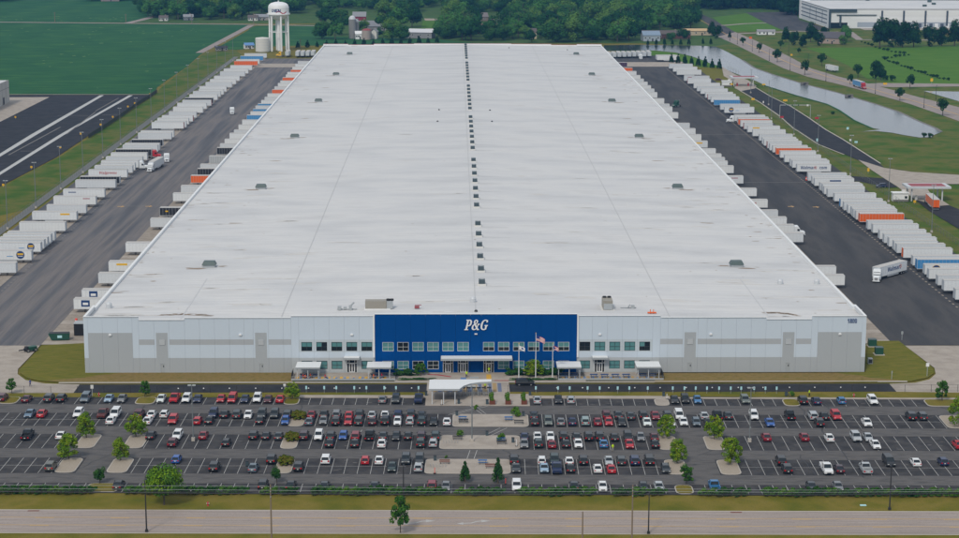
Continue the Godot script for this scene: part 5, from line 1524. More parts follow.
# a road tractor, front to +z, its fifth wheel at the origin
func put_tractor(at: Vector3, turn: float, col: String, label: String) -> void:
	var p: Material = {"white": M.trailer_white, "red": M.red, "yellow": M.yellow, "orange": M.orange, "green": M.green_dark}[col]
	var t := thing("road_tractor", label, "truck", at, turn, "road tractors")
	var fr := mb()
	for s in [-1.0, 1.0]:
		bx(fr, Vector3(s * 0.42, 0.85, 1.9), Vector3(0.12, 0.25, 6.4))
	obj("frame", fr, M.dark, t)
	var cab := mb()
	var ring := func(z: float, y1: float, w: float) -> PackedVector3Array:
		return PackedVector3Array([Vector3(-w, 0.75, z), Vector3(w, 0.75, z), Vector3(w, y1 - 0.3, z), Vector3(w - 0.18, y1, z), Vector3(-w + 0.18, y1, z), Vector3(-w, y1 - 0.3, z)])
	loft(cab, [ring.call(1.3, 3.75, 1.22), ring.call(2.6, 3.75, 1.22), ring.call(3.3, 2.75, 1.2)])
	obj("cab", cab, p, t)
	var hd := mb()
	loft(hd, [ring.call(3.3, 2.0, 1.1), ring.call(4.6, 1.85, 0.98), ring.call(5.1, 1.65, 0.85)])
	obj("hood", hd, p, t)
	var ws := mb()
	quad(ws, Vector3(-1.05, 2.05, 3.33), Vector3(1.05, 2.05, 3.33), Vector3(1.0, 2.95, 3.2), Vector3(-1.0, 2.95, 3.2))
	quad(ws, Vector3(-1.0, 2.95, 3.2), Vector3(1.0, 2.95, 3.2), Vector3(0.95, 3.05, 3.1), Vector3(-0.95, 3.05, 3.1))
	obj("windscreen", ws, M.glass_dark, t)
	for s in [-1.0, 1.0]:
		obj("side_window", box_mesh(Vector3(s * 1.23, 2.35, 2.75), Vector3(0.04, 0.7, 0.8)), M.glass_dark, t)
		obj("headlight", box_mesh(Vector3(s * 0.75, 1.2, 5.02), Vector3(0.4, 0.25, 0.2)), M.head, t)
		obj("fuel_tank", box_mesh(Vector3(s * 1.0, 0.65, 2.0), Vector3(0.5, 0.5, 1.6)), M.rim, t)
		obj("exhaust_stack", box_mesh(Vector3(s * 1.1, 2.3, 1.15), Vector3(0.14, 3.4, 0.14)), M.rim, t)
		big_wheel(t, Vector3(s * 0.95, 0.5, 4.2))
		big_wheel(t, Vector3(s * 0.9, 0.5, 0.65))
		big_wheel(t, Vector3(s * 0.9, 0.5, -0.65))
	obj("grille", box_mesh(Vector3(0, 1.2, 5.08), Vector3(0.95, 0.8, 0.1)), M.rim, t)
	obj("bumper", box_mesh(Vector3(0, 0.6, 5.15), Vector3(2.2, 0.35, 0.2)), p, t)
	obj("fifth_wheel", box_mesh(Vector3(0, 1.03, 0), Vector3(0.9, 0.1, 0.9)), M.dark, t)

const ROW_LP := "-572.8 plain; -593.4 disc; -607.8 disc; -613.3 plain; -617.8 plain; -622.7 plain; -628.1 yellow; -646.7 plain; -669.3 yellow; -684.3 plain; -703.7 redtext; -721.5 bluetext; -745.3 plain; -756 black; -773.6 script; -787.1 plain; -794.4 plain; -802.2 plain; -813.8 plain; -825.8 plain; -838.2 black; -852.9 plain; -859.4 plain; -872.4 black; -898 plain; -905.6 plain; -939.4 rednose; -945.6 plain; -958.3 plain; -969.9 rednose; -986.9 plain; -1010 plain; -1028.4 plain; -1044.3 rednose; -1056.1 black; -1074 plain; -1091.9 plain; -1103.6 plain; -1120.8 plain; -1145.8 plain; -1165.5 plain; -1187.3 plain; -1216.6 plain; -1236.7 plain; -1260.5 plain; -1296.6 orange; -1308.3 plain; -1334.8 blue; -1359 plain"
const ROW_RP := "-531.9 plain; -544.3 plain; -552.6 plain; -562.2 plain; -569 dome; -577.3 blue; -583.3 plain; -596.1 orangenose; -604.7 plain; -609.5 plain; -616 plain; -622.8 plain; -629.8 plain; -642.2 plain; -649.2 plain; -664.1 orange; -669.2 plain; -674.1 plain; -678.5 plain; -683.4 plain; -689.7 plain; -697.7 bluenose; -711.1 plain; -721.4 plain; -728.4 redsmall; -734 plain; -738.6 plain; -749.9 navytext; -755.8 plain; -763.7 plain; -789.7 store; -801.3 plain; -806.8 plain; -818.7 plain; -832.8 plain; -843.4 orange; -850.8 plain; -857.7 plain; -865.3 rednose; -874.2 plain; -880.7 plain; -892.5 plain; -909.7 plain; -925.4 yellow; -937.6 rednose; -948 plain; -955.7 orange; -963.8 plain; -972.1 plain; -1009.7 disc; -1025.1 plain; -1047.6 blue; -1063.2 plain; -1076.5 rednose; -1087.4 plain; -1108.6 plain; -1124.2 plain; -1142.1 plain; -1170 rednose; -1188.6 redtext; -1228.5 plain; -1251.2 plain; -1274 plain"
const ROW_LD := "-520.4 emblem; -532.4 emblem; -556.3 plain; -575.2 yellow; -606.9 plain; -654.3 plain; -678.1 blacklogo; -711.7 bluetext; -730.1 plain; -758.1 orange; -777.5 black; -790.2 plain; -815.7 container; -843.1 black; -856.7 plain; -873.8 plain; -896.2 brown; -909.5 plain; -929.2 plain; -949.8 plain; -971.3 blue; -987.4 plain; -1000.7 blue; -1014.4 plain; -1027 blue; -1042.9 plain; -1060.9 plain; -1078.4 plain; -1102.6 orange; -1120.3 plain; -1141 rednose; -1155.7 plain; -1175.8 orange; -1195.3 plain; -1211.3 plain; -1229.9 orange; -1249.7 plain; -1271.7 plain; -1294.4 plain"
const ROW_RD := "-552.7 plain; -566.3 plain; -624.3 plain; -640.5 plain; -656 plain; -671.2 plain; -695.9 redscript; -723.4 plain; -756.1 redtext; -785.3 plain; -800.1 rednose; -811.2 plain; -823.1 rednose; -839.1 plain; -867.1 yellow; -890.7 plain; -914.3 plain; -937.6 plain; -983.3 plain; -1010.6 plain; -1025.6 plain; -1052.7 plain; -1086.2 plain; -1106.8 plain; -1127.1 plain; -1148.1 plain; -1169.2 plain; -1192.4 plain; -1219.3 plain; -1244.6 orange; -1286.7 dark"
func build_trailers() -> void:
	M.trailer_white = surf(ntex(70, 0.03, [Color(0.52, 0.56, 0.61), Color(0.71, 0.745, 0.775), Color(0.66, 0.695, 0.735)], 4), Vector3(7, 7, 7), null, Vector3.ONE, 0.5)
	M.trailer_white2 = surf(ntex(71, 0.03, [Color(0.42, 0.46, 0.50), Color(0.63, 0.67, 0.71), Color(0.56, 0.60, 0.65)], 4), Vector3(6, 6, 6), null, Vector3.ONE, 0.5)
	M.trailer_white3 = surf(ntex(72, 0.03, [Color(0.58, 0.62, 0.65), Color(0.70, 0.73, 0.75), Color(0.64, 0.67, 0.70)], 4), Vector3(6, 6, 6), null, Vector3.ONE, 0.5)
	M.trailer_nose = mat(0.50, 0.55, 0.60, 0.5)
	M.trailer_roof = surf(ntex(73, 0.03, [Color(0.38, 0.37, 0.36), Color(0.50, 0.49, 0.475), Color(0.44, 0.43, 0.42)], 4), Vector3(5, 5, 5), null, Vector3.ONE, 0.6)
	M.trailer_blue = mat(0.05, 0.24, 0.52, 0.5)
	M.trailer_black = mat(0.012, 0.013, 0.018, 0.5)
	for row in [[ROW_LP, -137.3, PI / 2, "left yard outer row", "trailers parked in the left yard"], [ROW_RP, 146.4, -PI / 2, "right yard outer row", "trailers parked in the right yard"],
			[ROW_LD, -108.8, -PI / 2, "left dock row", "trailers docked on the left"], [ROW_RD, 118.4, PI / 2, "right dock row", "trailers docked on the right"]]:
		var n := 0
		for e in row[0].split("; "):
			n += 1
			var a: PackedStringArray = e.split(" ")
			put_trailer(a[1], Vector3(row[1] + rng.randf_range(-0.4, 0.4), 0.02, a[0].to_float() - 1.3), row[2] + deg_to_rad(rng.randf_range(-0.4, 0.4)), "%s trailer, %s from the near end, %s" % [LIVERY[a[1]], ordinal(n), row[3]], row[4])
	# trailers standing nose-on at the far ends of the yards
	var far_left := [Vector3(-123.75, 0, -1374.61), Vector3(-116.13, 0, -1372.95), Vector3(-112.47, 0, -1372.97), Vector3(-108.73, 0, -1373.86), Vector3(-104.99, 0, -1374.75)]
	for i in far_left.size():
		put_trailer("plain", far_left[i] + Vector3(0, 0.02, 0), 0.0, "white trailer facing the camera at the far left yard end, %s from the left" % ORD[i], "trailers at the far left yard end")
	for i in 9:
		var p: Vector3 = Vector3(112.62, 0, -1364.37).lerp(Vector3(142.76, 0, -1373.13), i / 8.0)
		put_trailer("plain", p + Vector3(0, 0.02, 0), 0.0, "white trailer facing the camera at the far right yard end, %s from the left" % ORD[i], "trailers at the far right yard end")
	for i in 3:
		var p: Vector3 = Vector3(144.82, 0, -1341.22) + Vector3(0, 0, -4.2 * i)
		put_trailer("plain", Vector3(p.x, 0.02, p.z), -PI / 2, "white trailer standing crosswise by the canal lawn, %s of three" % ["nearest", "middle", "farthest"][i], "trailers by the canal lawn")
	put_tractor(Vector3(134.91, 0, -1362.83) + Vector3(0, 0, 2.0), 0.0, "white", "white road tractor in the line of trailers at the far right end")
	put_tractor(Vector3(-127, 0, -1379.77), -PI / 2, "yellow", "yellow yard tractor beside the far left line of trailers")
	# trucks on the move and cabs still hitched
	put_tractor(Vector3(-131.02, 0, -799.55), -0.1, "white", "white truck cab driving down the left yard towards the camera")
	put_trailer("plain", Vector3(-131.02, 0, -799.55) + Vector3(-0.1, 0.02, 1.0), -0.1, "white trailer being pulled down the middle of the left yard", "trailers on the move")
	put_tractor(Vector3(-129.35, 0, -829.81), 0.15, "white", "small white-cabbed tractor alone in the left yard behind a moving truck")
	put_tractor(Vector3(-121.71, 0, -1014.42), 0.1, "white", "white tractor alone far up the left yard")
	put_tractor(Vector3(-138.4, 0, -839.5), PI / 2, "red", "red road tractor hitched to a trailer in the left row")
	put_tractor(Vector3(-138.4, 0, -803.5), PI / 2, "white", "white road tractor hitched to a trailer in the left row")
	put_tractor(Vector3(147.5, 0, -973.4), -PI / 2, "white", "white long-nosed road tractor hitched in the right row")
	put_tractor(Vector3(126.27, 0, -1049.34), -0.8, "green", "dark green yard tractor alone in the right yard")
	put_tractor(Vector3(117.3, 0, -641.8), PI / 2, "white", "white road tractor hitched to a trailer at the right docks")
	var tp := Vector3(131.2, 0, -566.0)
	put_tractor(tp, -0.3, "white", "white truck cab turning in the right yard, pulling a store trailer")
	put_trailer("truckstore", tp + Vector3(-0.7, 0.02, 0.7), -0.77, "white trailer with dark blue store lettering turning in the right yard", "trailers on the move")
	# orange trailer at the guard house and the blue and red truck on the main road
	put_trailer("orange", Vector3(183.6, 0.02, -711.5), PI - 0.08, "orange trailer leaving under the guard house canopy", "trailers on the move")
	put_tractor(Vector3(183.7, 0, -710.5), PI - 0.08, "white", "white truck cab hidden under the guard house canopy")
	var rp := Vector3(252, 0, -1150.93)
	put_trailer("blue", rp + Vector3(0.1, 0.03, 1.0), deg_to_rad(6), "blue and white trailer on the main road beyond the canal", "trailers on the move")
	put_tractor(rp, deg_to_rad(6), "red", "red truck cab driving along the main road beyond the canal")
	put_trailer("plain", Vector3(257.84, 0, -1258.59), deg_to_rad(12), "white trailer standing alone on grass beside the main road", "trailers on the grass")

# ------------------------------------------------------------------ lamps, poles and wires
func yard_lamp(at: Vector3, h: float, label: String, group: String, twin := true) -> void:
	var t := thing("yard_lamp", label, "lamp post", at, 0, group)
	var st := mb()
	tube(st, Vector3.ZERO, Vector3(0, h, 0), 0.16, 0.09, 8)
	obj("pole", st, M.lamp_grey, t)
	obj("footing", box_mesh(Vector3(0, 0.4, 0), Vector3(0.7, 0.8, 0.7)), M.kerb, t)
	for s in [-1.0, 1.0]:
		if not twin and s < 0: continue
		var hd := mb()
		bx(hd, Vector3(s * 0.5, h + 0.05, 0), Vector3(0.7, 0.2, 0.5))
		obj("lamp_head", hd, M.galv, t)
		obj("lamp_glass", box_mesh(Vector3(s * 0.5, h - 0.08, 0), Vector3(0.6, 0.05, 0.4)), M.head, t)
	obj("cross_arm", box_mesh(Vector3(0, h + 0.02, 0), Vector3(0.9, 0.1, 0.1)), M.galv, t)

func street_lamp(at: Vector3, h: float, label: String, arm := 1.0) -> void:
	var t := thing("street_lamp", label, "lamp post", at, 0, "dark street lamps")
	var st := mb()
	tube(st, Vector3.ZERO, Vector3(0, h, 0), 0.15, 0.09, 8)
	obj("pole", st, M.dark, t)
	obj("foot", box_mesh(Vector3(0, 0.25, 0), Vector3(0.5, 0.5, 0.5)), M.dark, t)
	obj("arm", box_mesh(Vector3(0, h, arm * 0.5), Vector3(0.08, 0.08, absf(arm))), M.dark, t)
	obj("lamp_head", box_mesh(Vector3(0, h - 0.06, arm), Vector3(0.35, 0.16, 0.7)), M.dark, t)

func build_lamps_and_wires() -> void:
	for k in 17:
		yard_lamp(Vector3(-159.6, 0, -610.0 - 45.8 * k), 17.5, "tall grey lamp on the left embankment, %s from the near end" % ORD[k], "lamps along the left yard", true)
	var rz := [-580.0, -648.3, -715.4, -786.9, -860.0, -922.3, -990.0]
	for k in rz.size():
		yard_lamp(Vector3(168.8, 0, rz[k]), 17.0, "tall grey lamp behind the right trailers, %s from the near end" % ORD[k], "lamps along the right yard")
	for k in 2:
		yard_lamp(Vector3(178.5, 0, [-1057.7, -1123.0][k]), 14.0, "grey lamp beside the entrance drive, %s of two" % ["nearer", "farther"][k], "lamps along the entrance drive")
	# car-park masts
	yard_lamp(Vector3(-57.36, 0, -392.64), 12.52, "tall mast light on the left half of the car park", "car-park masts")
	yard_lamp(Vector3(3.55, 0, -391.46), 12.51, "tall mast light on the middle plaza of the car park", "car-park masts")
	yard_lamp(Vector3(64.21, 0, -391.03), 12.18, "tall mast light on the right half of the car park", "car-park masts")
	# chain-link fences of the yards
	M.fence = mat(0.13, 0.14, 0.14, 0.6)
	for f in [[-161.5, -560.0, -1290.0, "left"], [171.5, -530.0, -1010.0, "right"]]:
		var t := thing("yard_fence", "long grey chain-link fence behind the parked trailers of the %s yard" % f[3], "fence", Vector3(f[0], 0, 0), 0, "yard fences")
		var st := mb()
		var n := int((f[1] - f[2]) / 4.0)
		for k in n:
			bx(st, Vector3(0, 1.1, f[1] - 4.0 * k), Vector3(0.09, 2.2, 0.09))
		var po := obj("posts", st, M.fence, t)
		po.set_meta("kind", "stuff")
		obj("top_rail", box_mesh(Vector3(0, 2.2, (f[1] + f[2]) / 2), Vector3(0.05, 0.05, f[1] - f[2])), M.fence, t)
		for k in 7:
			obj("wire", box_mesh(Vector3(0, 0.25 + 0.28 * k, (f[1] + f[2]) / 2), Vector3(0.014, 0.014, f[1] - f[2])), M.fence, t)
	ground_piece("fence_strip", flat(rect(-163.2, -540, -159.6, -1380), -0.03), mat(0.13, 0.135, 0.13))
	# dark street lamps by the near road
	street_lamp(Vector3(-57.92, 0, -333.32), 9.96, "black street lamp beside the road at the left, its foot on the near kerb", -1.2)
	street_lamp(Vector3(-10.32, 0, -352.4), 6.69, "black street lamp standing just left of the red car behind the hedge", -1.0)
	street_lamp(Vector3(36.02, 0, -331.46), 7.42, "black street lamp on the near kerb, beside a wooden pole right of centre", -1.0)
	street_lamp(Vector3(84.34, 0, -344.96), 8.71, "black street lamp on the grass at the right, in front of the hedge", -1.0)
	# wooden poles and the cables they carry
	var z := -322.0
	var po := [[-33.4, 12.9, "wooden utility pole left of the roadside sapling"], [32.0, 12.6, "taller wooden utility pole at the right of centre carrying cables"], [23.0, 7.6, "short wooden pole at the bottom between two taller poles"]]
	for q in po:
		var t := thing("utility_pole", q[2], "pole", Vector3(q[0], 0, z), 0, "utility poles")
		var st := mb()
		tube(st, Vector3.ZERO, Vector3(0, q[1], 0), 0.17, 0.12, 8)
		obj("pole", st, M.wood, t)
		if q[1] > 9:
			for y in [12.2, 11.6, 10.6]:
				obj("insulator", box_mesh(Vector3(0, y, 0.16), Vector3(0.12, 0.2, 0.2)), M.galv, t)
	var lines := [
		["thin grey top cable strung across above the hedge", 0.024, M.galv, [Vector3(-89.04, 13, -322), Vector3(-81.88, 12.91, -322), Vector3(-33.44, 12.49, -322), Vector3(4.37, 11.91, -322), Vector3(32, 11.95, -322), Vector3(62.24, 11.58, -322), Vector3(91.08, 11.66, -322), Vector3(98.53, 11.72, -322)]],
		["second thin grey cable strung across above the hedge", 0.027, M.galv, [Vector3(-89.07, 12.36, -322), Vector3(-81.91, 12.27, -322), Vector3(-33.46, 11.77, -322), Vector3(4.38, 11.38, -322), Vector3(32.01, 11.43, -322), Vector3(62.26, 11.16, -322), Vector3(91.1, 11.28, -322), Vector3(98.55, 11.34, -322)]],
		["thick black lowest cable bundle strung across above the hedge", 0.11, M.black, [Vector3(-89.11, 11.72, -322), Vector3(-81.94, 11.63, -322), Vector3(-33.47, 11.13, -322), Vector3(4.38, 10.81, -322), Vector3(32.02, 10.82, -322), Vector3(62.27, 10.63, -322), Vector3(91.13, 10.83, -322), Vector3(98.58, 10.88, -322)]],
		["thin black cable just above the thick cable bundle", 0.045, M.black, [Vector3(-89.09, 11.99, -322), Vector3(-81.93, 11.89, -322), Vector3(-33.46, 11.44, -322), Vector3(4.38, 11.08, -322), Vector3(32.02, 11.12, -322), Vector3(62.26, 10.9, -322), Vector3(91.11, 11.05, -322), Vector3(98.56, 11.11, -322)]],
	]
	for l in lines:
		var cu := Curve3D.new()
		var pts: Array = l[3]
		for i in pts.size():
			var d: Vector3 = (pts[mini(i + 1, pts.size() - 1)] - pts[maxi(i - 1, 0)]) / 6.0
			cu.add_point(pts[i], -d, d)
		var bk := cu.tessellate_even_length(5, 4.0)
		var st := mb()
		for i in bk.size() - 1: tube(st, bk[i], bk[i + 1], l[1], l[1], 6, false)
		tag(obj("overhead_cable", st, l[2]), l[0], "cable", "overhead cables")
	# street lights along the main road beyond the canal
	var sl := [[Vector3(225.86, 0, -1538.22), 6.14], [Vector3(226.66, 0, -1501.49), 8.39], [Vector3(227.93, 0, -1432.97), 8.4], [Vector3(226.86, 0, -1347.56), 8.42], [Vector3(228.84, 0, -1273.09), 8.99], [Vector3(249.46, 0, -1396.66), 8.94], [Vector3(248.58, 0, -1312.96), 8.07], [Vector3(238.62, 0, -1197.71), 9.64], [Vector3(253.49, 0, -1120.69), 8.74], [Vector3(264.4, 0, -1045.64), 8.69], [Vector3(281.65, 0, -1087.12), 8.49]]
	for i in sl.size():
		street_lamp(sl[i][0], sl[i][1], "slender lamp post along the road beyond the canal, %s from far end" % ORD[i], 1.6)
	# country poles
	var cp := [[Vector3(-373.21, 0, -1752.64), 9.61, "bare pole between the two dark green fields, leftmost"], [Vector3(-306.92, 0, -1750.73), 8.13, "bare pole just left of the side road between the fields"], [Vector3(-243.83, 0, -1737.77), 8.35, "bare pole in front of the dark trees left of the gravel track"], [Vector3(-185.83, 0, -1730.34), 10.24, "bare pole at the top of the gravel track, left of the water tower"], [Vector3(-120.68, 0, -1458.57), 6.97, "slim pole behind the far left trailers, right of the water tower"]]
	for q in cp:
		var t := thing("country_pole", q[2], "pole", q[0], 0, "poles in the farmland")
		var st := mb()
		tube(st, Vector3.ZERO, Vector3(0, q[1], 0), 0.3, 0.22, 6)
		obj("pole", st, M.wood, t)
		obj("cross_arm", box_mesh(Vector3(0, q[1] - 0.8, 0), Vector3(2.4, 0.2, 0.2)), M.wood, t)

# ------------------------------------------------------------------ plants
# a crown made of leaf-sized faces gathered in clumps; every face has its own shade of green
func crown_mesh(sd: int, rx: float, ry: float, rz: float, lobes: int, per: int, leaf: float, cols: Array, shape := "round", rough := 0.5) -> ArrayMesh:
	var r := RandomNumberGenerator.new()
	r.seed = sd
	var st := mb()
	var cen := []
	for k in lobes:
		var d := Vector3(r.randfn(), r.randfn() * 0.9, r.randfn()).normalized() * pow(r.randf(), 0.45) * 0.72
		var rad := r.randf_range(0.26, 0.46)
		if shape == "cone":
			var y := r.randf_range(-0.9, 0.85)
			var a := r.randf() * TAU
			var w := (0.95 - (y + 1) / 2) * 0.75 + 0.03
			d = Vector3(cos(a) * w, y, sin(a) * w)
			rad = 0.14 + w * 0.3
		elif shape == "box":
			d = Vector3(r.randf_range(-0.95, 0.95), r.randf_range(-0.7, 0.8), r.randf_range(-0.9, 0.9))
			rad = r.randf_range(0.2, 0.32)
		elif shape == "ovate":
			var yy := r.randf_range(-0.85, 0.95)
			var a := r.randf() * TAU
			var ww := 0.82 * sqrt(maxf(0.0, 1.0 - pow((yy + 0.28) / 1.25, 2.0))) * sqrt(r.randf())
			d = Vector3(cos(a) * ww, yy, sin(a) * ww)
			rad = r.randf_range(0.13, 0.27)
		cen.append([d, rad, cols[r.randi() % cols.size()]])
	for c in cen:
		for k in per:
			var n := Vector3(r.randfn(), r.randfn(), r.randfn()).normalized()
			var p: Vector3 = c[0] + n * c[1] * r.randf_range(0.7, 1.06)
			var w := Vector3(p.x * rx, p.y * ry, p.z * rz)
			var t := (n + Vector3(r.randfn(), r.randfn(), r.randfn()) * rough + Vector3(0, 0.2, 0)).normalized()
			var x := t.cross(Vector3(r.randfn(), r.randfn(), r.randfn())).normalized() * leaf * r.randf_range(0.6, 1.3)
			var y := t.cross(x).normalized() * leaf * r.randf_range(0.5, 1.1)
			var col: Color = c[2] * r.randf_range(1.0 - rough * 0.5, 1.0 + rough * 0.6)
			quad(st, w - x * 0.5 - y * 0.5, w + x * 0.5 - y * 0.35, w + x * 0.4 + y * 0.5, w - x * 0.45 + y * 0.4, col)
	return st.commit()

func trunk_mesh(sd: int, h: float, r0: float, spread: float) -> ArrayMesh:
	var r := RandomNumberGenerator.new()
	r.seed = sd
	var st := mb()
	tube(st, Vector3(0, -0.1, 0), Vector3(0, h * 0.45, 0), r0, r0 * 0.75, 7, false)
	tube(st, Vector3(0, h * 0.45, 0), Vector3(0.05, h * 0.85, 0.03), r0 * 0.75, r0 * 0.2, 6, false)
	for k in 6:
		var a := k * 2.4 + r.randf()
		var y := h * r.randf_range(0.38, 0.6)
		tube(st, Vector3(0, y, 0), Vector3(cos(a) * spread, y + h * r.randf_range(0.15, 0.32), sin(a) * spread), r0 * 0.42, r0 * 0.1, 5, false)
	return st.commit()

var trees := {}
func tree_kind(key: String, sd: int, h: float, clear: float, w: float, lobes: int, per: int, leaf: float, cols: Array, shape := "round", rough := 0.5) -> void:
	# h: full height, clear: height of the bare stem, w: crown width
	var ry := (h - clear) / 2
	trees[key] = {"crown": crown_mesh(sd, w / 2, ry, w / 2, lobes, per, leaf, cols, shape, rough), "trunk": trunk_mesh(sd, h, 0.03 * h if shape == "cone" else 0.022 * h, w * 0.25), "mid": clear + ry, "h": h}

func put_tree(key: String, at: Vector3, h: float, called: String, label: String, category: String, group: String, wide := 1.0) -> Node3D:
	var k: Dictionary = trees[key]
	var s: float = h / k.h
	var t := thing(called, label, category, at, rng.randf() * TAU, group)
	t.scale = Vector3(s * wide, s, s * wide)
	obj("trunk", k.trunk, M.bark, t)
	obj("crown", k.crown, M.leaf, t, Vector3(0, k.mid, 0))
	return t

const G_LIME := [Color(0.13, 0.23, 0.012), Color(0.18, 0.26, 0.016), Color(0.095, 0.19, 0.012), Color(0.17, 0.24, 0.016)]
const G_DARK := [Color(0.020, 0.066, 0.018), Color(0.028, 0.082, 0.020), Color(0.014, 0.054, 0.016)]
const G_MID := [Color(0.050, 0.135, 0.020), Color(0.070, 0.165, 0.024), Color(0.036, 0.105, 0.018)]
const G_BUSH := [Color(0.12, 0.12, 0.016), Color(0.09, 0.125, 0.014), Color(0.135, 0.125, 0.018), Color(0.085, 0.115, 0.012)]
const G_FAR := [Color(0.020, 0.078, 0.020), Color(0.030, 0.098, 0.024), Color(0.042, 0.118, 0.028), Color(0.014, 0.060, 0.018)]
const G_FAR2 := [Color(0.050, 0.150, 0.032), Color(0.070, 0.180, 0.036), Color(0.095, 0.190, 0.038)]
const G_WOOD := [Color(0.012, 0.048, 0.016), Color(0.016, 0.060, 0.020), Color(0.010, 0.040, 0.014)]

func build_plants() -> void:
	for k in 3:
		tree_kind("lime%d" % k, 200 + k, 6.5, 1.0, 6.0, 56, 62, 0.28, [G_LIME[0], G_LIME[1], G_LIME[2], G_LIME[3]], "ovate", 0.45)
		tree_kind("mid%d" % k, 210 + k, 6.0, 1.1, 4.8, 44, 60, 0.28, G_MID, "ovate", 0.45)
	tree_kind("dense", 220, 7.0, 1.6, 7.6, 60, 130, 0.28, [G_MID[1], G_LIME[2], G_LIME[0]], "round", 0.45)
	tree_kind("dark", 221, 6.0, 1.0, 3.6, 18, 110, 0.26, [G_DARK[0], G_DARK[1], G_MID[2]])
	tree_kind("cone0", 222, 6.0, 0.4, 3.4, 34, 60, 0.28, [G_DARK[0], G_DARK[1], G_MID[2]], "cone")
	tree_kind("shrubby", 223, 2.6, 0.3, 2.6, 12, 80, 0.22, [G_LIME[2], G_MID[1]])
	# trees on the islands: key, foot, height from the photograph's own scale, label
	var list := [
		["lime0", Vector3(-81.06, 0, -394.72), 5.68, "bright green tree on the upper pebble island at the far left of the car park"],
		["lime1", Vector3(-81.74, 0, -379.21), 5.48, "bright green tree on the lower pebble island at the far left of the car park"],
		["lime2", Vector3(-70.35, 0, -395.41), 5.24, "yellow-green tree on the upper island, right of the left cross aisle"],
		["lime0", Vector3(-70.63, 0, -378.06), 4.92, "yellowish tree on the lower island, right of the left cross aisle"],
		["lime1", Vector3(46.46, 0, -394.21), 5.13, "bright green tree on the upper island, left of the right cross aisle"],
		["lime2", Vector3(56.7, 0, -392.61), 5.45, "bright green tree on the upper island, right of the right cross aisle"],
		["lime0", Vector3(46.53, 0, -375.45), 5.24, "broad green tree on the lower island, left of the right cross aisle"],
		["lime1", Vector3(57.61, 0, -374.67), 5.77, "broad green tree on the lower island, right of the right cross aisle"],
		["mid0", Vector3(46.76, 0, -361.22), 4.12, "small bright green tree at the hedge below the right cross aisle"],
		["dark", Vector3(-72.08, 0, -362.43), 4.01, "small dark green tree at the hedge below the left cross aisle"],
		["dark", Vector3(-36.35, 0, -362.82), 4.12, "narrow dark green tree in front of the lowest bush island"],
		["mid1", Vector3(-106.14, 0, -432.53), 3.7, "small dark green tree on the front lawn at the far left corner"],
		["mid2", Vector3(-73.87, 0, -429.15), 3.92, "round green tree on the grass island left in the front row"],
		["lime2", Vector3(-38.64, 0, -426.68), 4.15, "lime green tree on the grass island at the left patio"],
		["mid0", Vector3(114.86, 0, -423.91), 5.12, "round green tree on the lawn at the right end of the front row"],
		["lime1", Vector3(113.5, 0, -403.21), 6.52, "yellow-green tree cut off by the right edge of the picture"],
		["dense", Vector3(-57.02, 0, -349.07), 8.45, "large dense bright green tree in front of the hedge at the left"],
		["mid1", Vector3(-10.37, 0, -332.38), 7.14, "slim young tree on the near verge, left of centre"],
		["cone0", Vector3(1.88, 0, -362.86), 4.55, "slim dark conical tree at the left of the lowest plaza"],
		["cone0", Vector3(8.57, 0, -362.16), 5.49, "bushier dark conical tree at the right of the lowest plaza"],
		["shrubby", Vector3(0.68, 0, -395.3), 1.87, "small green shrub in a tub on the middle plaza"],
		["shrubby", Vector3(4.71, 0, -417.23), 1.32, "pale small shrub at the top of the upper plaza"],
		["shrubby", Vector3(14.13, 0, -411.26), 2.6, "small leafy tree beside the bench on the upper plaza"],
		["shrubby", Vector3(9.78, 0, -391.79), 2.04, "small leafy tree beside the table on the middle plaza"],
		["shrubby", Vector3(-2.06, 0, -379.28), 0.79, "tiny green shrub above the lowest plaza"],
		["shrubby", Vector3(80.11, 0, -428.6), 1.6, "small round shrub on the grass island at the right in the front row"],
		["mid2", Vector3(-8.6, 0, -448.95), 3.07, "grey-green ornamental tree left of the main entrance doors"],
		["lime0", Vector3(19.17, 0, -447.8), 4.21, "yellow-green ornamental tree behind the middle flagpole"],
	]
	for a in list:
		put_tree(a[0], a[1], a[2], "tree" if a[0] != "shrubby" else "shrub", a[3], "tree" if a[0] != "shrubby" else "shrub", "trees of the car park", 1.15 if a[0] == "shrubby" else 1.5 if a[1].z < -440.0 else 0.72 if a[1].z > -340.0 else rng.randf_range(0.92, 1.1))
	# clipped bushes on three islands
	var bush := crown_mesh(230, 1.5, 0.62, 2.3, 90, 90, 0.2, G_BUSH, "box", 0.4)
	var bs := [[-43.03, -409.15, -42.72, -392.00, -42.25, -374.40]]
	for i in 3:
		var p := pkw(bs[0][i * 2], bs[0][i * 2 + 1] - 0.6, 0.85)
		var t := thing("clipped_bush", "dense olive clipped bush on the %s kerbed island left of centre" % ["upper", "middle", "lowest"][i], "bush", p, deg_to_rad(-1), "clipped bushes on islands")
		obj("foliage", bush, M.leaf, t)
		var stem := mb()
		for k in 5: tube(stem, Vector3(0, -0.8, -2 + k), Vector3(0.1, -0.2, -2 + k), 0.06, 0.05, 5)
		obj("stem", stem, M.bark, t)
	# roadside hedge: many separate shrubs in a line
	var hk := []
	for k in 4:
		hk.append(crown_mesh(240 + k, 1.7, 0.95, 1.2, 30, 80, 0.22, [G_MID, [G_DARK[0], G_DARK[1], G_MID[2]], [G_MID[0], G_MID[1], G_LIME[2]], [G_DARK[1], G_MID[2]]][k], "box"))
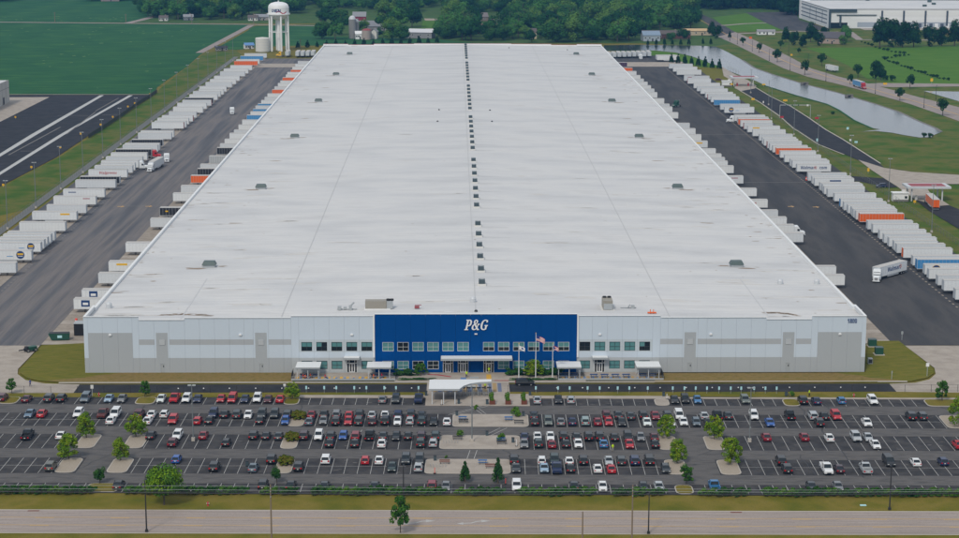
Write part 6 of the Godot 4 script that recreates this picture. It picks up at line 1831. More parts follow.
	var hs := [-97.4, -94.4, -91.4, -88.5, -85.5, -82.5, -79.5, -70.5, -67.4, -64.4, -61.3, -58.2, -55.2, -52.1, -49.1, -43.4, -39.3, -33.3, -30.4, -27.4, -24.5, -21.6, -18.6, -15.7, -12.7, -9.8, -4.7, -1.4, 1.9, 8.1, 11.1, 14.0, 17.0, 20.0, 26.7, 30.4, 34.1, 43.7, 47.1, 50.6, 56.6, 59.6, 62.5, 65.5, 68.5, 71.5, 74.5, 77.5, 80.5, 83.5, 86.5, 89.5, 92.5]
	for i in hs.size():
		var p := pkw(hs[i], -354.7 + 0.3 * sin(i * 1.7), 0.85)
		var kd: int = [0, 1, 0, 3, 2, 1, 3, 0, 2, 3, 1][i % 11]
		var t := thing("hedge_shrub", "%s green shrub in the roadside hedge, %s from left" % [["mid", "dark", "bright", "deep"][kd], ordinal(i + 1)], "shrub", p, rng.randf() * 0.3, "shrubs of the roadside hedge")
		t.scale = Vector3(1.0, rng.randf_range(0.7, 1.0), 0.85)
		obj("foliage", hk[kd], M.leaf, t)
	# low hedges before the entrance
	for q in [[-12.4, -448.6, 1.3, "dark clipped hedge left of the entrance doors", 1.6], [-9.6, -444.2, 0.5, "low dark hedge strip beside the lane, left of the entrance path", 2.4], [15.2, -448.8, 1.4, "dark clipped hedge left behind the flagpoles", 1.5], [19.6, -449.0, 1.1, "dark clipped hedge in the middle behind the flagpoles", 1.2], [24.0, -448.8, 1.4, "dark clipped hedge right behind the flagpoles", 1.5], [17.0, -444.0, 0.45, "low dark hedge strip below the left flagpole", 2.0], [22.6, -444.0, 0.45, "low dark hedge strip below the right flagpole", 2.0]]:
		var t := thing("clipped_hedge", q[3], "hedge", Vector3(q[0], q[2] * 0.55, q[1]), 0, "clipped hedges at the entrance")
		t.scale = Vector3(q[4], q[2] * 0.75, 0.9 if q[2] > 1 else 0.35)
		obj("foliage", hk[1], M.leaf, t)

# ------------------------------------------------------------------ far background
func house(at: Vector3, turn: float, w: float, d: float, h: float, rise: float, wall: Material, roof: Material, called: String, label: String, category := "house", chimney := true) -> void:
	var t := thing(called, label, category, at, turn, "buildings in the farmland")
	var st := mb()
	bx(st, Vector3(0, h / 2, 0), Vector3(w, h, d))
	for s in [-1.0, 1.0]:
		var a := Vector3(s * w / 2, h, d / 2)
		var b := Vector3(s * w / 2, h, -d / 2)
		var c := Vector3(s * w / 2, h + rise, 0)
		if s > 0: quad(st, a, b, c, c)
		else: quad(st, b, a, c, c)
	obj("wall", st, wall, t)
	var rf := mb()
	for s in [-1.0, 1.0]:
		var e := 0.5
		var a := Vector3(-w / 2 - e, h - 0.2, s * (d / 2 + e))
		var b := Vector3(w / 2 + e, h - 0.2, s * (d / 2 + e))
		var c := Vector3(w / 2 + e, h + rise + 0.1, 0)
		var f := Vector3(-w / 2 - e, h + rise + 0.1, 0)
		if s > 0: quad(rf, a, b, c, f)
		else: quad(rf, b, a, f, c)
	var ro := obj("roof", rf, roof, t)
	if chimney: obj("chimney", box_mesh(Vector3(w * 0.2, h + rise * 0.9, -0.6), Vector3(0.9, 2.0, 0.9)), M.stain, ro)
	obj("door", box_mesh(Vector3(w * 0.05, 1.1, d / 2 + 0.04), Vector3(1.1, 2.2, 0.08)), M.dark, t)
	for k in 4:
		var x := lerpf(-w * 0.38, w * 0.38, k / 3.0)
		if absf(x - w * 0.05) < 1.2: continue
		var wn := obj("window", box_mesh(Vector3(x, h * 0.55, d / 2 + 0.04), Vector3(1.5, 1.4, 0.1)), M.frame, t)
		obj("pane", box_mesh(Vector3(x, h * 0.55, d / 2 + 0.08), Vector3(1.2, 1.1, 0.06)), M.glass_dark, wn)

func build_background() -> void:
	# water tower on legs
	var wt := thing("water_tower", "white water tower with a broad domed tank on tall legs", "water tower", Vector3(-134.7, 0, -1432))
	for k in 6:
		var a := TAU * k / 6 + 0.2
		var st := mb()
		tube(st, Vector3(cos(a) * 7.6, 0, sin(a) * 7.6), Vector3(cos(a) * 7.2, 27, sin(a) * 7.2), 0.75, 0.75, 10)
		obj("leg", st, M.white, wt)
	var riser := mb()
	tube(riser, Vector3.ZERO, Vector3(0, 24, 0), 1.3, 1.3, 14)
	obj("riser_pipe", riser, M.white, wt)
	var br := mb()
	for k in 6:
		var a := TAU * k / 6 + 0.2
		var b := TAU * (k + 1) / 6 + 0.2
		tube(br, Vector3(cos(a) * 7.4, 14.5, sin(a) * 7.4), Vector3(cos(b) * 7.4, 14.5, sin(b) * 7.4), 0.3, 0.3, 6)
	obj("brace", br, M.white, wt)
	var tk := mb()
	lathe(tk, [Vector2(0.0, 23.2), Vector2(3.0, 23.6), Vector2(5.8, 25.0), Vector2(7.6, 27.2), Vector2(7.9, 28.2), Vector2(7.9, 33.0), Vector2(7.4, 34.8), Vector2(5.8, 36.2), Vector2(3.0, 37.0), Vector2(0.0, 37.3)], 36)
	var tank := obj("tank", tk, M.white, wt)
	var bal := mb()
	lathe(bal, [Vector2(7.9, 27.6), Vector2(8.7, 27.6), Vector2(8.7, 28.5), Vector2(7.9, 28.5)], 36)
	obj("balcony", bal, M.white, tank)
	var cap := mb()
	lathe(cap, [Vector2(0.5, 37.0), Vector2(0.5, 38.0), Vector2(0.0, 38.2)], 10)
	obj("vent", cap, M.white, tank)
	# the painted band on the tank: blue letters, then a red wave
	for q in [["UNION", 30.9, -0.52, M.navy]]:
		for i in 5:
			var a: float = q[2] + i * 0.17
			var lt := obj("lettering", text_mesh(q[0][i], 2.2, 0.06), q[3], tank, Vector3(sin(a) * 7.95, q[1], cos(a) * 7.95))
			lt.rotation.y = a
	var wv := mb()
	for i in 14:
		var a0 := -0.15 + i * 0.075
		var a1 := a0 + 0.075
		var y0 := 29.6 + 0.9 * sin(i * 0.5)
		var y1 := 29.6 + 0.9 * sin((i + 1) * 0.5)
		quad(wv, Vector3(sin(a0) * 7.97, y0 - 0.5, cos(a0) * 7.97), Vector3(sin(a1) * 7.97, y1 - 0.5, cos(a1) * 7.97), Vector3(sin(a1) * 7.97, y1 + 0.3, cos(a1) * 7.97), Vector3(sin(a0) * 7.97, y0 + 0.3, cos(a0) * 7.97))
	obj("painted_wave", wv, M.red, tank)
	# ground tank beside it
	var gt := thing("storage_tank", "round white storage tank beside the water tower", "tank", Vector3(-146.9, 0, -1427))
	var gs := mb()
	lathe(gs, [Vector2(5.4, 0), Vector2(5.4, 10.0), Vector2(5.2, 10.3), Vector2(0, 10.9)], 30)
	obj("shell", gs, M.offwhite, gt)
	for k in 5:
		var rg := mb()
		lathe(rg, [Vector2(5.4, 2.0 * k + 1.0), Vector2(5.5, 2.0 * k + 1.06), Vector2(5.4, 2.0 * k + 1.2)], 30)
		obj("hoop", rg, M.steel, gt)
	house(Vector3(-160.27, 0, -1452.45), 0.4, 7, 5, 3, 1.6, M.offwhite, mat(0.12, 0.25, 0.5), "pump_house", "small pump house with a blue roof left of the storage tank", "shed", false)
	house(Vector3(-179.31, 0, -1434.3), 0.2, 9, 6, 2.4, 1.2, M.gravel, M.dark, "field_shed", "low grey shed at the lower end of the gravel track", "shed", false)
	# farm
	var roof_grey := mat(0.24, 0.25, 0.27)
	var roof_white := mat(0.55, 0.57, 0.60)
	var roof_brown := mat(0.10, 0.085, 0.08)
	var brick := mat(0.14, 0.055, 0.045)
	for s in [["grain_silo", Vector3(-85.62, 0, -1557.99), 2.9, 19.0, mat(0.22, 0.22, 0.22), M.steel, "tall grey grain silo with a pale dome at the farm"], ["grain_silo", Vector3(-82.95, 0, -1562.44), 2.7, 16.0, mat(0.20, 0.20, 0.20), M.galv, "second, shorter grey silo right behind the tall one"], ["grain_silo", Vector3(-73.3, 0, -1548.26), 4.0, 9.0, mat(0.34, 0.29, 0.27), mat(0.26, 0.06, 0.06), "squat tan silo with a red dome at the farm"]]:
		var t := thing(s[0], s[6], "silo", s[1], 0, "farm silos")
		var b := mb()
		lathe(b, [Vector2(s[2], 0), Vector2(s[2], s[3] * 0.84)], 20)
		obj("shell", b, s[4], t)
		var d := mb()
		lathe(d, [Vector2(s[2] * 1.02, s[3] * 0.84), Vector2(s[2] * 0.8, s[3] * 0.93), Vector2(s[2] * 0.4, s[3] * 0.985), Vector2(0, s[3])], 20)
		obj("dome", d, s[5], t)
	house(Vector3(-79.42, 0, -1553.66), 0.1, 7, 8, 4.5, 2.0, M.white, M.coping, "milk_house", "small white farm building at the foot of the silos", "shed", false)
	house(Vector3(-73.64, 0, -1637.98), 0.05, 26, 12, 5, 4.5, mat(0.22, 0.22, 0.23), mat(0.19, 0.20, 0.22), "barn", "long pale grey barn behind the silos", "barn", false)
	house(Vector3(-67.15, 0, -1557.08), 1.4, 7, 5, 6, 2.0, M.offwhite, roof_grey, "farm_shed", "narrow white shed right of the red-domed silo", "shed", false)
	house(Vector3(-30.82, 0, -1567.41), -0.25, 26, 12, 5, 2.4, mat(0.24, 0.25, 0.27), roof_white, "barn", "low white metal barn with a bright roof among trees", "barn", false)
	house(Vector3(-89.55, 0, -1754.93), 0, 12, 9, 6, 4, mat(0.25, 0.03, 0.05), roof_grey, "barn", "small red barn half hidden behind the tall silo", "barn", false)
	house(Vector3(17.25, 0, -1784.66), 0.15, 26, 14, 4, 3.5, mat(0.2, 0.16, 0.14), mat(0.16, 0.14, 0.14), "farmhouse", "house with a broad grey-brown roof beside the far driveway", "house")
	house(Vector3(30.81, 0, -1621.08), -0.1, 22, 12, 4, 4, brick, mat(0.17, 0.10, 0.10), "farmhouse", "red-brown roofed house below the curved driveway", "house")
	house(Vector3(64.17, 0, -1558.4), 0.1, 6, 7, 5.5, 3, mat(0.55, 0.50, 0.33), roof_brown, "cottage", "small cream house with a dark roof under the trees", "house", false)
	house(Vector3(147.06, 0, -1604.65), 0.1, 13, 8, 4, 2.5, M.white, roof_white, "cottage", "small white house among trees left of the canal head", "house", false)
	house(Vector3(175.88, 0, -1562.84), 0.0, 40, 12, 4, 2.6, mat(0.09, 0.04, 0.035), roof_brown, "brick_building", "long dark-roofed brick building behind the canal", "building")
	house(Vector3(160.22, 0, -1536.51), 0.1, 14, 12, 5, 3, mat(0.33, 0.38, 0.44), mat(0.20, 0.27, 0.36), "blue_cottage", "blue-grey house in front of the long brick building", "house", false)
	house(Vector3(209.04, 0, -1599.48), 0.0, 30, 8, 4, 1.5, mat(0.45, 0.38, 0.28), mat(0.50, 0.36, 0.2), "long_shed", "long tan-roofed shed on the grass right of the brick building", "shed", false)
	house(Vector3(-183.03, 0, -1789.2), 0.0, 16, 9, 3.4, 2.2, mat(0.3, 0.28, 0.26), roof_grey, "farmhouse", "low grey-roofed house left of the water tower tank", "house")
	house(Vector3(-191.91, 0, -1783.3), 0.0, 9, 7, 3, 2.2, M.offwhite, roof_brown, "farmhouse", "small dark-roofed house at the top of the gravel track", "house")
	house(Vector3(-276.01, 0, -1779.31), 0.0, 8, 7, 3, 2, M.offwhite, roof_brown, "farmhouse", "white farmhouse in front of the dark trees by the side road", "house")
	house(Vector3(-254.14, 0, -1788.24), 0.2, 9, 7, 3.5, 2, mat(0.16, 0.18, 0.22), roof_grey, "farmhouse", "bluish house half hidden in the dark trees", "house")
	house(Vector3(-386.32, 0, -2109.79), 0.1, 20, 10, 3, 2.5, mat(0.25, 0.2, 0.2), roof_brown, "farmhouse", "dark-roofed house at the top left beyond the fields", "house")
	house(Vector3(304.87, 0, -1512.54), -0.3, 20, 14, 4.5, 4.5, mat(0.36, 0.28, 0.24), mat(0.085, 0.08, 0.09), "family_house", "dark-roofed family house among trees beside the green field", "house")
	house(Vector3(266.62, 0, -1605.93), 0.0, 15, 6, 3, 1.4, M.white, mat(0.25, 0.25, 0.27), "site_trailer", "white site trailer beside the far crossroads", "shed", false)
	# second warehouse beyond the fields
	var w2 := thing("second_warehouse", "long white warehouse with a dark blue corner frame at the top right", "warehouse", Vector3(336, 0, -1684))
	var h2 := 17.5
	obj("roof", box_mesh(Vector3(170, h2 - 0.6, -72), Vector3(340, 0.5, 144)), M.roof, w2)
	obj("wall", box_mesh(Vector3(170, h2 / 2, -0.3), Vector3(340, h2, 0.6)), mat(0.70, 0.72, 0.74), w2)
	obj("wall", box_mesh(Vector3(0.3, h2 / 2, -72.4), Vector3(0.6, h2, 143.4)), mat(0.66, 0.68, 0.70), w2)
	obj("corner_tower", box_mesh(Vector3(4, h2 / 2 + 0.8, -140), Vector3(9, h2 + 1.6, 9)), mat(0.66, 0.68, 0.70), w2)
	for y in [4.0, 7.6, 11.2, 14.6]:
		obj("wall_band", box_mesh(Vector3(-0.06, y, -74), Vector3(0.12, 0.9, 132)), mat(0.10, 0.13, 0.16), w2)
	for z in [-30.0, -60.0, -90.0]:
		obj("wall_band", box_mesh(Vector3(-0.08, 8.6, z), Vector3(0.16, 11, 1.2)), mat(0.10, 0.13, 0.16), w2)
	obj("corner_frame", box_mesh(Vector3(12.5, h2 - 1.6, 0.5), Vector3(25, 2.8, 1.4)), M.vent, w2)
	obj("corner_frame", box_mesh(Vector3(0.9, h2 / 2 - 1.4, 0.45), Vector3(1.8, h2 - 3.2, 1.2)), M.vent, w2)
	obj("corner_frame", box_mesh(Vector3(10.4, 7.0, 0.45), Vector3(1.6, 10, 1.2)), M.vent, w2)
	obj("wall_band", box_mesh(Vector3(25, 11.9, 0.4), Vector3(36, 0.7, 1.0)), M.vent, w2)
	obj("glazing", box_mesh(Vector3(9, 2.6, 0.06), Vector3(16, 5, 0.12)), M.glass_dark, w2)
	obj("white_band", box_mesh(Vector3(180, 8.8, 0.05), Vector3(320, 2.2, 0.1)), M.white, w2)
	obj("white_band", box_mesh(Vector3(180, 13.4, 0.05), Vector3(310, 3.0, 0.1)), M.coping, w2)
	obj("wall_band", box_mesh(Vector3(180, 3.3, 0.05), Vector3(308, 4.4, 0.1)), mat(0.33, 0.38, 0.45), w2)
	for k in 8:
		obj("pilaster", box_mesh(Vector3(48 + 19.6 * k, 9.0, 0.3), Vector3(1.6, 13.5, 0.6)), mat(0.06, 0.08, 0.11), w2)
	for k in 30:
		obj("dock_door", box_mesh(Vector3(42.5 + 5.0 * k, 2.5, 0.16), Vector3(2.9, 3.8, 0.2)), M.white if k % 2 else mat(0.06, 0.08, 0.12), w2)
	for q in [[64.0, -135.0], [112.0, -70.0], [118.0, -110.0], [96.0, -40.0]]:
		obj("roof_unit", box_mesh(Vector3(q[0], h2 + 0.6, q[1]), Vector3(3.5, 1.8, 2.4)), M.hatch, w2)
	ground_piece("far_dock_apron", flat(rect(336 + 28, -1683, 690, -1662), -0.04), M.concrete)
	# the building cut off by the left edge
	var lw := thing("ramp_warehouse", "corner of a beige panel building cut off by the left edge", "warehouse", Vector3(-255.93, 0, -1071.03))
	obj("wall", box_mesh(Vector3(-30, 6.4, 90.15), Vector3(60, 12.8, 0.3)), mat(0.42, 0.41, 0.38), lw)
	obj("wall", box_mesh(Vector3(-0.15, 6.4, 45), Vector3(0.3, 12.8, 90)), mat(0.42, 0.41, 0.38), lw)
	obj("roof", box_mesh(Vector3(-30.2, 12.5, 45), Vector3(59.4, 0.3, 89.4)), M.roof, lw)
	for q in [14.0, 26.0, 38.0, 50.0]:
		obj("door", box_mesh(Vector3(0.03, 2.2, q), Vector3(0.1, 4.0, 3.6)), M.dark, lw)
	for x in 8:
		obj("panel_joint", box_mesh(Vector3(0.01, 6.4, 8.0 + 9 * x), Vector3(0.04, 12.8, 0.3)), mat(0.12, 0.12, 0.12), lw)
	obj("panel_joint", box_mesh(Vector3(0.015, 8.6, 45), Vector3(0.04, 0.2, 90)), mat(0.12, 0.12, 0.12), lw)
	# guard houses
	gatehouse(Vector3(170.85, 0, -716.38), "nearer", 0.0)
	gatehouse(Vector3(166.86, 0, -1162.87), "farther", 0.0)
	# gate signs over the drive
	var gn := thing("gantry_sign", "low gantry with green lights over the entrance drive", "gantry", Vector3(174.06, 0, -994.51))
	var gl: Vector3 = Vector3(190.46, 0, -994.54) - Vector3(174.06, 0, -994.51)
	obj("beam", box_mesh(Vector3(gl.x / 2, 7.0, gl.z / 2), Vector3(gl.x, 0.35, 0.35)), M.galv, gn)
	for s in [0.0, 1.0]:
		obj("post", box_mesh(gl * s + Vector3(0, 3.5, 0), Vector3(0.25, 7.0, 0.25)), M.galv, gn)
	for k in 3: obj("signal_box", box_mesh(gl * (0.2 + 0.2 * k) + Vector3(0, 6.9, 0.25), Vector3(0.6, 0.7, 0.2)), M.green_dark, gn)
	obj("signal_box", box_mesh(gl * 0.9 + Vector3(0, 6.9, 0.25), Vector3(0.9, 0.9, 0.2)), M.white, gn)

func gatehouse(at: Vector3, which: String, turn: float) -> void:
	var near := which == "nearer"
	var s := 1.0
	var t := thing("guard_house", "small white guard house at the %s gate of the right yard" % which, "guard house", at, turn, "guard houses")
	obj("wall", box_mesh(Vector3(3.0, 1.6, -1.6), Vector3(6.0, 3.2, 3.2)), M.white, t)
	obj("roof", box_mesh(Vector3(3.0, 3.35, -1.6), Vector3(6.6, 0.3, 3.8)), M.coping, t)
	obj("air_unit", box_mesh(Vector3(4.4, 3.9, -1.8), Vector3(1.4, 0.8, 1.2)), M.offwhite, t)
	obj("base_band", box_mesh(Vector3(3.0, 0.4, 0.02), Vector3(6.1, 0.8, 0.1)), M.gravel, t)
	obj("window", box_mesh(Vector3(5.0, 1.7, 0.04), Vector3(1.0, 0.9, 0.1)), M.glass_dark, t)
	obj("door", box_mesh(Vector3(6.04, 1.2, -1.6), Vector3(0.1, 2.3, 1.1)), M.dark, t)
	var c := thing("gate_roof", "flat canopy with a dark red top beside the %s guard house" % which, "canopy", at + Vector3(6.5, 0, -2), turn, "gate canopies")
	obj("roof", box_mesh(Vector3(7.6, 5.4, -3), Vector3(17, 0.8, 10)), M.steel, c)
	obj("red_deck", box_mesh(Vector3(7.6, 5.83, -3), Vector3(13.6, 0.08, 7)), M.red_trim, c)
	for x in [1.0, 13.0]:
		for z in [0.6, -6.6]:
			obj("post", box_mesh(Vector3(x, 2.7, z), Vector3(0.5, 5.4, 0.5)), M.steel, c)
	for x in [3.4, 10.4]:
		obj("kiosk", box_mesh(Vector3(x, 0.9, -2), Vector3(0.8, 1.8, 1.2)), M.offwhite if near else M.red, c)

# ------------------------------------------------------------------ woods
func in_any(p: Vector2, polys: Array) -> bool:
	for q in polys:
		if Geometry2D.is_point_in_polygon(p, q): return true
	return false

func build_woods() -> void:
	for k in 5:
		tree_kind("far%d" % k, 300 + k, 16.0, 0.8, 17.0, 13, 230, 0.8, [[G_FAR[1], G_FAR[2]], [G_FAR2[0], G_FAR2[1]], [G_FAR[0], G_FAR[1]], [G_FAR[3], G_FAR[0]], [G_FAR[2], G_FAR2[2]]][k], "round", 0.28)
	for k in 3:
		tree_kind("wood%d" % k, 320 + k, 18.0, 1.2, 14.0, 16, 150, 0.9, G_WOOD, "round", 0.32)
	tree_kind("fir", 330, 9.0, 0.6, 5.2, 36, 40, 0.55, G_WOOD, "cone")
	tree_kind("small", 331, 7.0, 1.6, 5.0, 16, 60, 0.5, G_DARK)
	# single trees one can pick out
	var singles := [
		["far0", Vector3(-110.67, 0, -1556.64), 19.0, "large round tree left of the farm silos, nearest the field"], ["far1", Vector3(-99.35, 0, -1548.01), 16.0, "round tree just left of the silos, at the field edge"], ["far2", Vector3(-97.29, 0, -1596.23), 21.0, "tall tree right behind the left farm trees"],
		["far3", Vector3(-118.47, 0, -1720.41), 18.0, "tall tree beside the country road end, left of the farm"], ["far0", Vector3(-105.67, 0, -1720.56), 20.0, "tall tree above the silo dome, left of the red barn"],
		["far4", Vector3(-52.3, 0, -1547.38), 19.0, "big rounded tree in front of the white metal barn, left side"], ["far0", Vector3(-43.87, 0, -1540.97), 17.0, "rounded tree touching the white metal barn"], ["far2", Vector3(-61.18, 0, -1608.26), 22.0, "tall full tree behind the grey barn's right end"],
		["far1", Vector3(-50.64, 0, -1656.68), 24.0, "tallest tree above the white metal barn"], ["far3", Vector3(-39.16, 0, -1694.97), 22.0, "tree at the left edge of the small far lawn"], ["far4", Vector3(-66.01, 0, -1762.23), 22.0, "tree behind the long grey barn"], ["far0", Vector3(-43.25, 0, -1791.08), 20.0, "tree further behind the white metal barn"],
		["far3", Vector3(187.49, 0, -1541.08), 11.0, "dark tree at the right end of the long brick building"], ["far0", Vector3(177.09, 0, -1536.67), 9.0, "low round tree in front of the long brick building"], ["far4", Vector3(-79.74, 0, -1619.87), 12.0, "tree between the silos and the long grey barn"], ["far2", Vector3(-64.7, 0, -1568.18), 10.0, "low tree right of the narrow white farm shed"],
		["far0", Vector3(-4.49, 0, -1568.8), 18.0, "round tree at the right edge of the small far lawn"], ["far2", Vector3(5.45, 0, -1541.46), 18.0, "dense tree right behind the warehouse's back edge, left of the driveway"],
		["wood0", Vector3(334.83, 0, -1472.29), 24.0, "tall dark tree in front of the second warehouse, left of its group"], ["wood1", Vector3(343.88, 0, -1470.4), 25.0, "tall dark tree in the middle of the group before the second warehouse"], ["wood2", Vector3(352.59, 0, -1470.48), 22.0, "dark tree right in the group before the second warehouse"], ["wood0", Vector3(361.78, 0, -1472.53), 21.0, "dark tree at the right end of the group before the second warehouse"],
		["wood1", Vector3(375.96, 0, -1478.6), 18.0, "lower dark tree right of the big group, at the field edge"], ["wood2", Vector3(386.55, 0, -1482.68), 17.0, "dark tree near the right edge at the field's far side"], ["wood0", Vector3(396.93, 0, -1482.78), 22.0, "dark tree at the right edge beyond the green field"],
		["wood0", Vector3(269.31, 0, -1522.68), 13.0, "dark evergreen left of the family house, first in its row"], ["wood1", Vector3(270.32, 0, -1491.7), 12.0, "dark evergreen left of the family house, second in its row"], ["wood2", Vector3(273.87, 0, -1471.76), 11.0, "dark evergreen left of the family house, third in its row"], ["wood0", Vector3(289.77, 0, -1522.87), 17.0, "taller dark tree behind the evergreens of the family house"], ["wood1", Vector3(289.2, 0, -1485.82), 12.0, "dark tree just left of the family house"], ["wood2", Vector3(305.4, 0, -1544.39), 12.0, "dark tree behind the family house roof"], ["far1", Vector3(321.43, 0, -1533.79), 15.0, "round tree right of the family house"], ["far4", Vector3(310.44, 0, -1496.13), 8.0, "light green bush-like tree right of the family house"],
		["small", Vector3(229.01, 0, -1488.3), 7.0, "small street tree along the main road, first from the far end"], ["small", Vector3(230.79, 0, -1418.18), 8.0, "small street tree along the main road, second from the far end"], ["small", Vector3(230.91, 0, -1336.89), 10.0, "street tree along the main road, third from the far end"], ["small", Vector3(232.71, 0, -1239.88), 10.5, "street tree along the main road, fourth from the far end"], ["small", Vector3(256.68, 0, -1305.18), 9.5, "street tree on the far side of the main road"], ["small", Vector3(253.79, 0, -1455.98), 7.0, "street tree on the far side near the crossing"], ["small", Vector3(259.12, 0, -1405.68), 5.0, "little reddish street tree on the far side"], ["small", Vector3(264.2, 0, -1220.62), 9.5, "round street tree behind the red truck cab"], ["small", Vector3(249.73, 0, -1175.78), 7.0, "street tree hidden beside the blue trailer on the road"], ["small", Vector3(281.48, 0, -1149.83), 9.5, "dark round tree at the mouth of the side road"], ["small", Vector3(259.34, 0, -1082.17), 8.0, "street tree on the canal side of the road, right half"], ["small", Vector3(265.02, 0, -1006.72), 10.0, "street tree on the canal side near the right edge"],
	]
	for a in singles:

		put_tree(a[0], a[1], a[2], "tree", a[3], "tree", "single trees in the farmland")
	for i in 8:
		var p: Vector3 = Vector3(154.42, 0, -1333.93).lerp(Vector3(181.95, 0, -1284.78), i / 7.0)
		put_tree("fir", p, 6.6 + 0.5 * (i % 3), "fir_tree", "dark fir tree in the row by the canal lawn, %s from the left" % ORD[i], "fir tree", "firs by the canal lawn")
	for i in 17:
		var p: Vector3 = Vector3(-130.23, 0, -1458.49).lerp(Vector3(-14.86, 0, -1515.79), i / 16.0)
		put_tree("fir", p, 4.6 + 0.7 * ((i * 7) % 3), "fir_tree", "small dark fir in the row behind the warehouse, %s from the left" % ORD[i], "fir tree", "firs behind the warehouse", 1.3)
	for i in 9:
		var p: Vector3 = [Vector3(153.51, 0, -1490.65), Vector3(160.73, 0, -1494.77), Vector3(167.14, 0, -1494.82), Vector3(173.78, 0, -1496.92), Vector3(180.36, 0, -1494.94), Vector3(187.02, 0, -1497.04), Vector3(199.33, 0, -1505.35), Vector3(205.24, 0, -1501.29), Vector3(230.63, 0, -1571.2)][i]
		put_tree("fir", p, 4.8 + 0.6 * (i % 3), "fir_tree", "small dark fir on the far bank of the canal, %s from the left" % ORD[i], "fir tree", "firs on the far canal bank")
	for i in 4:
		put_tree("wood%d" % (i % 3), [Vector3(217.77, 0, -1588.05), Vector3(218.3, 0, -1561.05), Vector3(273.72, 0, -1212.53), Vector3(275.51, 0, -1204.5)][i], [13.0, 12.0, 13.0, 10.0][i], "tree", "dark bushy tree %s" % ["left of the main road bend behind the shed", "at the main road bend beside the canal head", "above the main road, left of the side road mouth", "lower, beside the side road mouth"][i], "tree", "single trees in the farmland")
	# shrubs along the ditch in the pasture
	var ditch := PackedVector2Array([Vector2(331.52, -1523.27), Vector2(330.67, -1482.19), Vector2(331.42, -1443.24), Vector2(335.31, -1419.93), Vector2(339.84, -1397.35), Vector2(325.55, -1377.92), Vector2(313.92, -1365.81), Vector2(311.83, -1337.44), Vector2(312.95, -1305.53), Vector2(313.36, -1278.06), Vector2(314.11, -1253.13), Vector2(314.86, -1231.91), Vector2(316.46, -1214.77), Vector2(320.6, -1198.1)])
	for i in ditch.size() - 1:
		for k in 3:
			var q := ditch[i].lerp(ditch[i + 1], k / 3.0)
			var t := put_tree("small", Vector3(q.x, -0.8, q.y), 1.8 + 1.0 * ((i * 3 + k) % 4) / 2.0, "ditch_shrub", "low dark shrub along the winding ditch in the pasture", "shrub", "shrubs along the ditch", 1.5)
	for i in 5:
		put_tree("small", [Vector3(281.78, 0, -1197.91), Vector3(278.16, 0, -1201.86), Vector3(232.63, 0, -916.02), Vector3(234.83, 0, -912.91), Vector3(206.28, 0, -1013.21)][i] + Vector3(0, -0.8, 0), [5.0, 4.5, 3.0, 3.2, 2.4][i], "shrub", ["dark shrub at the pasture corner above the side road", "second dark shrub at the pasture corner", "low shrub at the near end of the canal", "second low shrub at the near end of the canal", "small dark shrub alone on the lawn beside the canal"][i], "shrub", "shrubs near the canal", 1.6)
	# woods: the trees at the front one by one, the rest as a mass
	var woods := [
		["far", 15.0, PackedVector2Array([Vector2(-300.55, -1811.03), Vector2(-282.44, -1799.49), Vector2(-201.69, -1786.05), Vector2(-224.18, -2016.7), Vector2(-280.99, -2462.82), Vector2(-433.1, -2514.89)]), "dark rounded tree in the wood left of the water tower", "wood left of the water tower"],
		["far", 16.0, PackedVector2Array([Vector2(-209.75, -1867.34), Vector2(-125.82, -1887.68), Vector2(-161.22, -2465.62), Vector2(-275.79, -2462.94)]), "dark rounded tree in the wood behind the water tower", "wood behind the water tower"],
		["far", 17.0, PackedVector2Array([Vector2(-14.37, -1549.94), Vector2(5.41, -1530.74), Vector2(52.33, -1516.43), Vector2(84.53, -1512.56), Vector2(133.11, -1513.01), Vector2(154.93, -1553.81), Vector2(169.35, -1646.83), Vector2(209.48, -1672.25), Vector2(228.62, -1766.07), Vector2(237.97, -1919.34), Vector2(232.58, -2369.57), Vector2(137.43, -2472.6), Vector2(-161.22, -2465.62), Vector2(-129.93, -1982.2), Vector2(-84.85, -1914.41), Vector2(-35.71, -1898.74), Vector2(-32.01, -1983.79), Vector2(-5.64, -1984.22), Vector2(-3.2, -1791.62), Vector2(-8.27, -1657.17)]), "rounded green tree in the large wood behind the warehouse", "large wood behind the warehouse"],
		["wood", 12.0, PackedVector2Array([Vector2(240.03, -1953.2), Vector2(255.55, -1960.35), Vector2(352.76, -1965.37), Vector2(390.25, -2144.42), Vector2(464.92, -2536.61), Vector2(302.34, -2532.68)]), "dark tree in the far wood beyond the main road", "far wood beyond the main road"],
		["wood", 12.0, rect(330, -1852, 760, -2080), "dark tree in the far wood behind the second warehouse", "far wood behind the second warehouse"],
		["far", 12.0, PackedVector2Array([Vector2(-572.22, -2096.44), Vector2(-491.47, -2091.96), Vector2(-568.28, -2456.1), Vector2(-668.65, -2453.76)]), "dark rounded tree in the clump at the top left corner", "clump at the top left corner"],
		["far", 12.0, PackedVector2Array([Vector2(-414.45, -2105.27), Vector2(-400.39, -2101.54), Vector2(-356.27, -2130.6), Vector2(-419.87, -2515.21), Vector2(-493.89, -2513.42)]), "dark rounded tree around the house at the top left", "trees around the top left house"],
	]
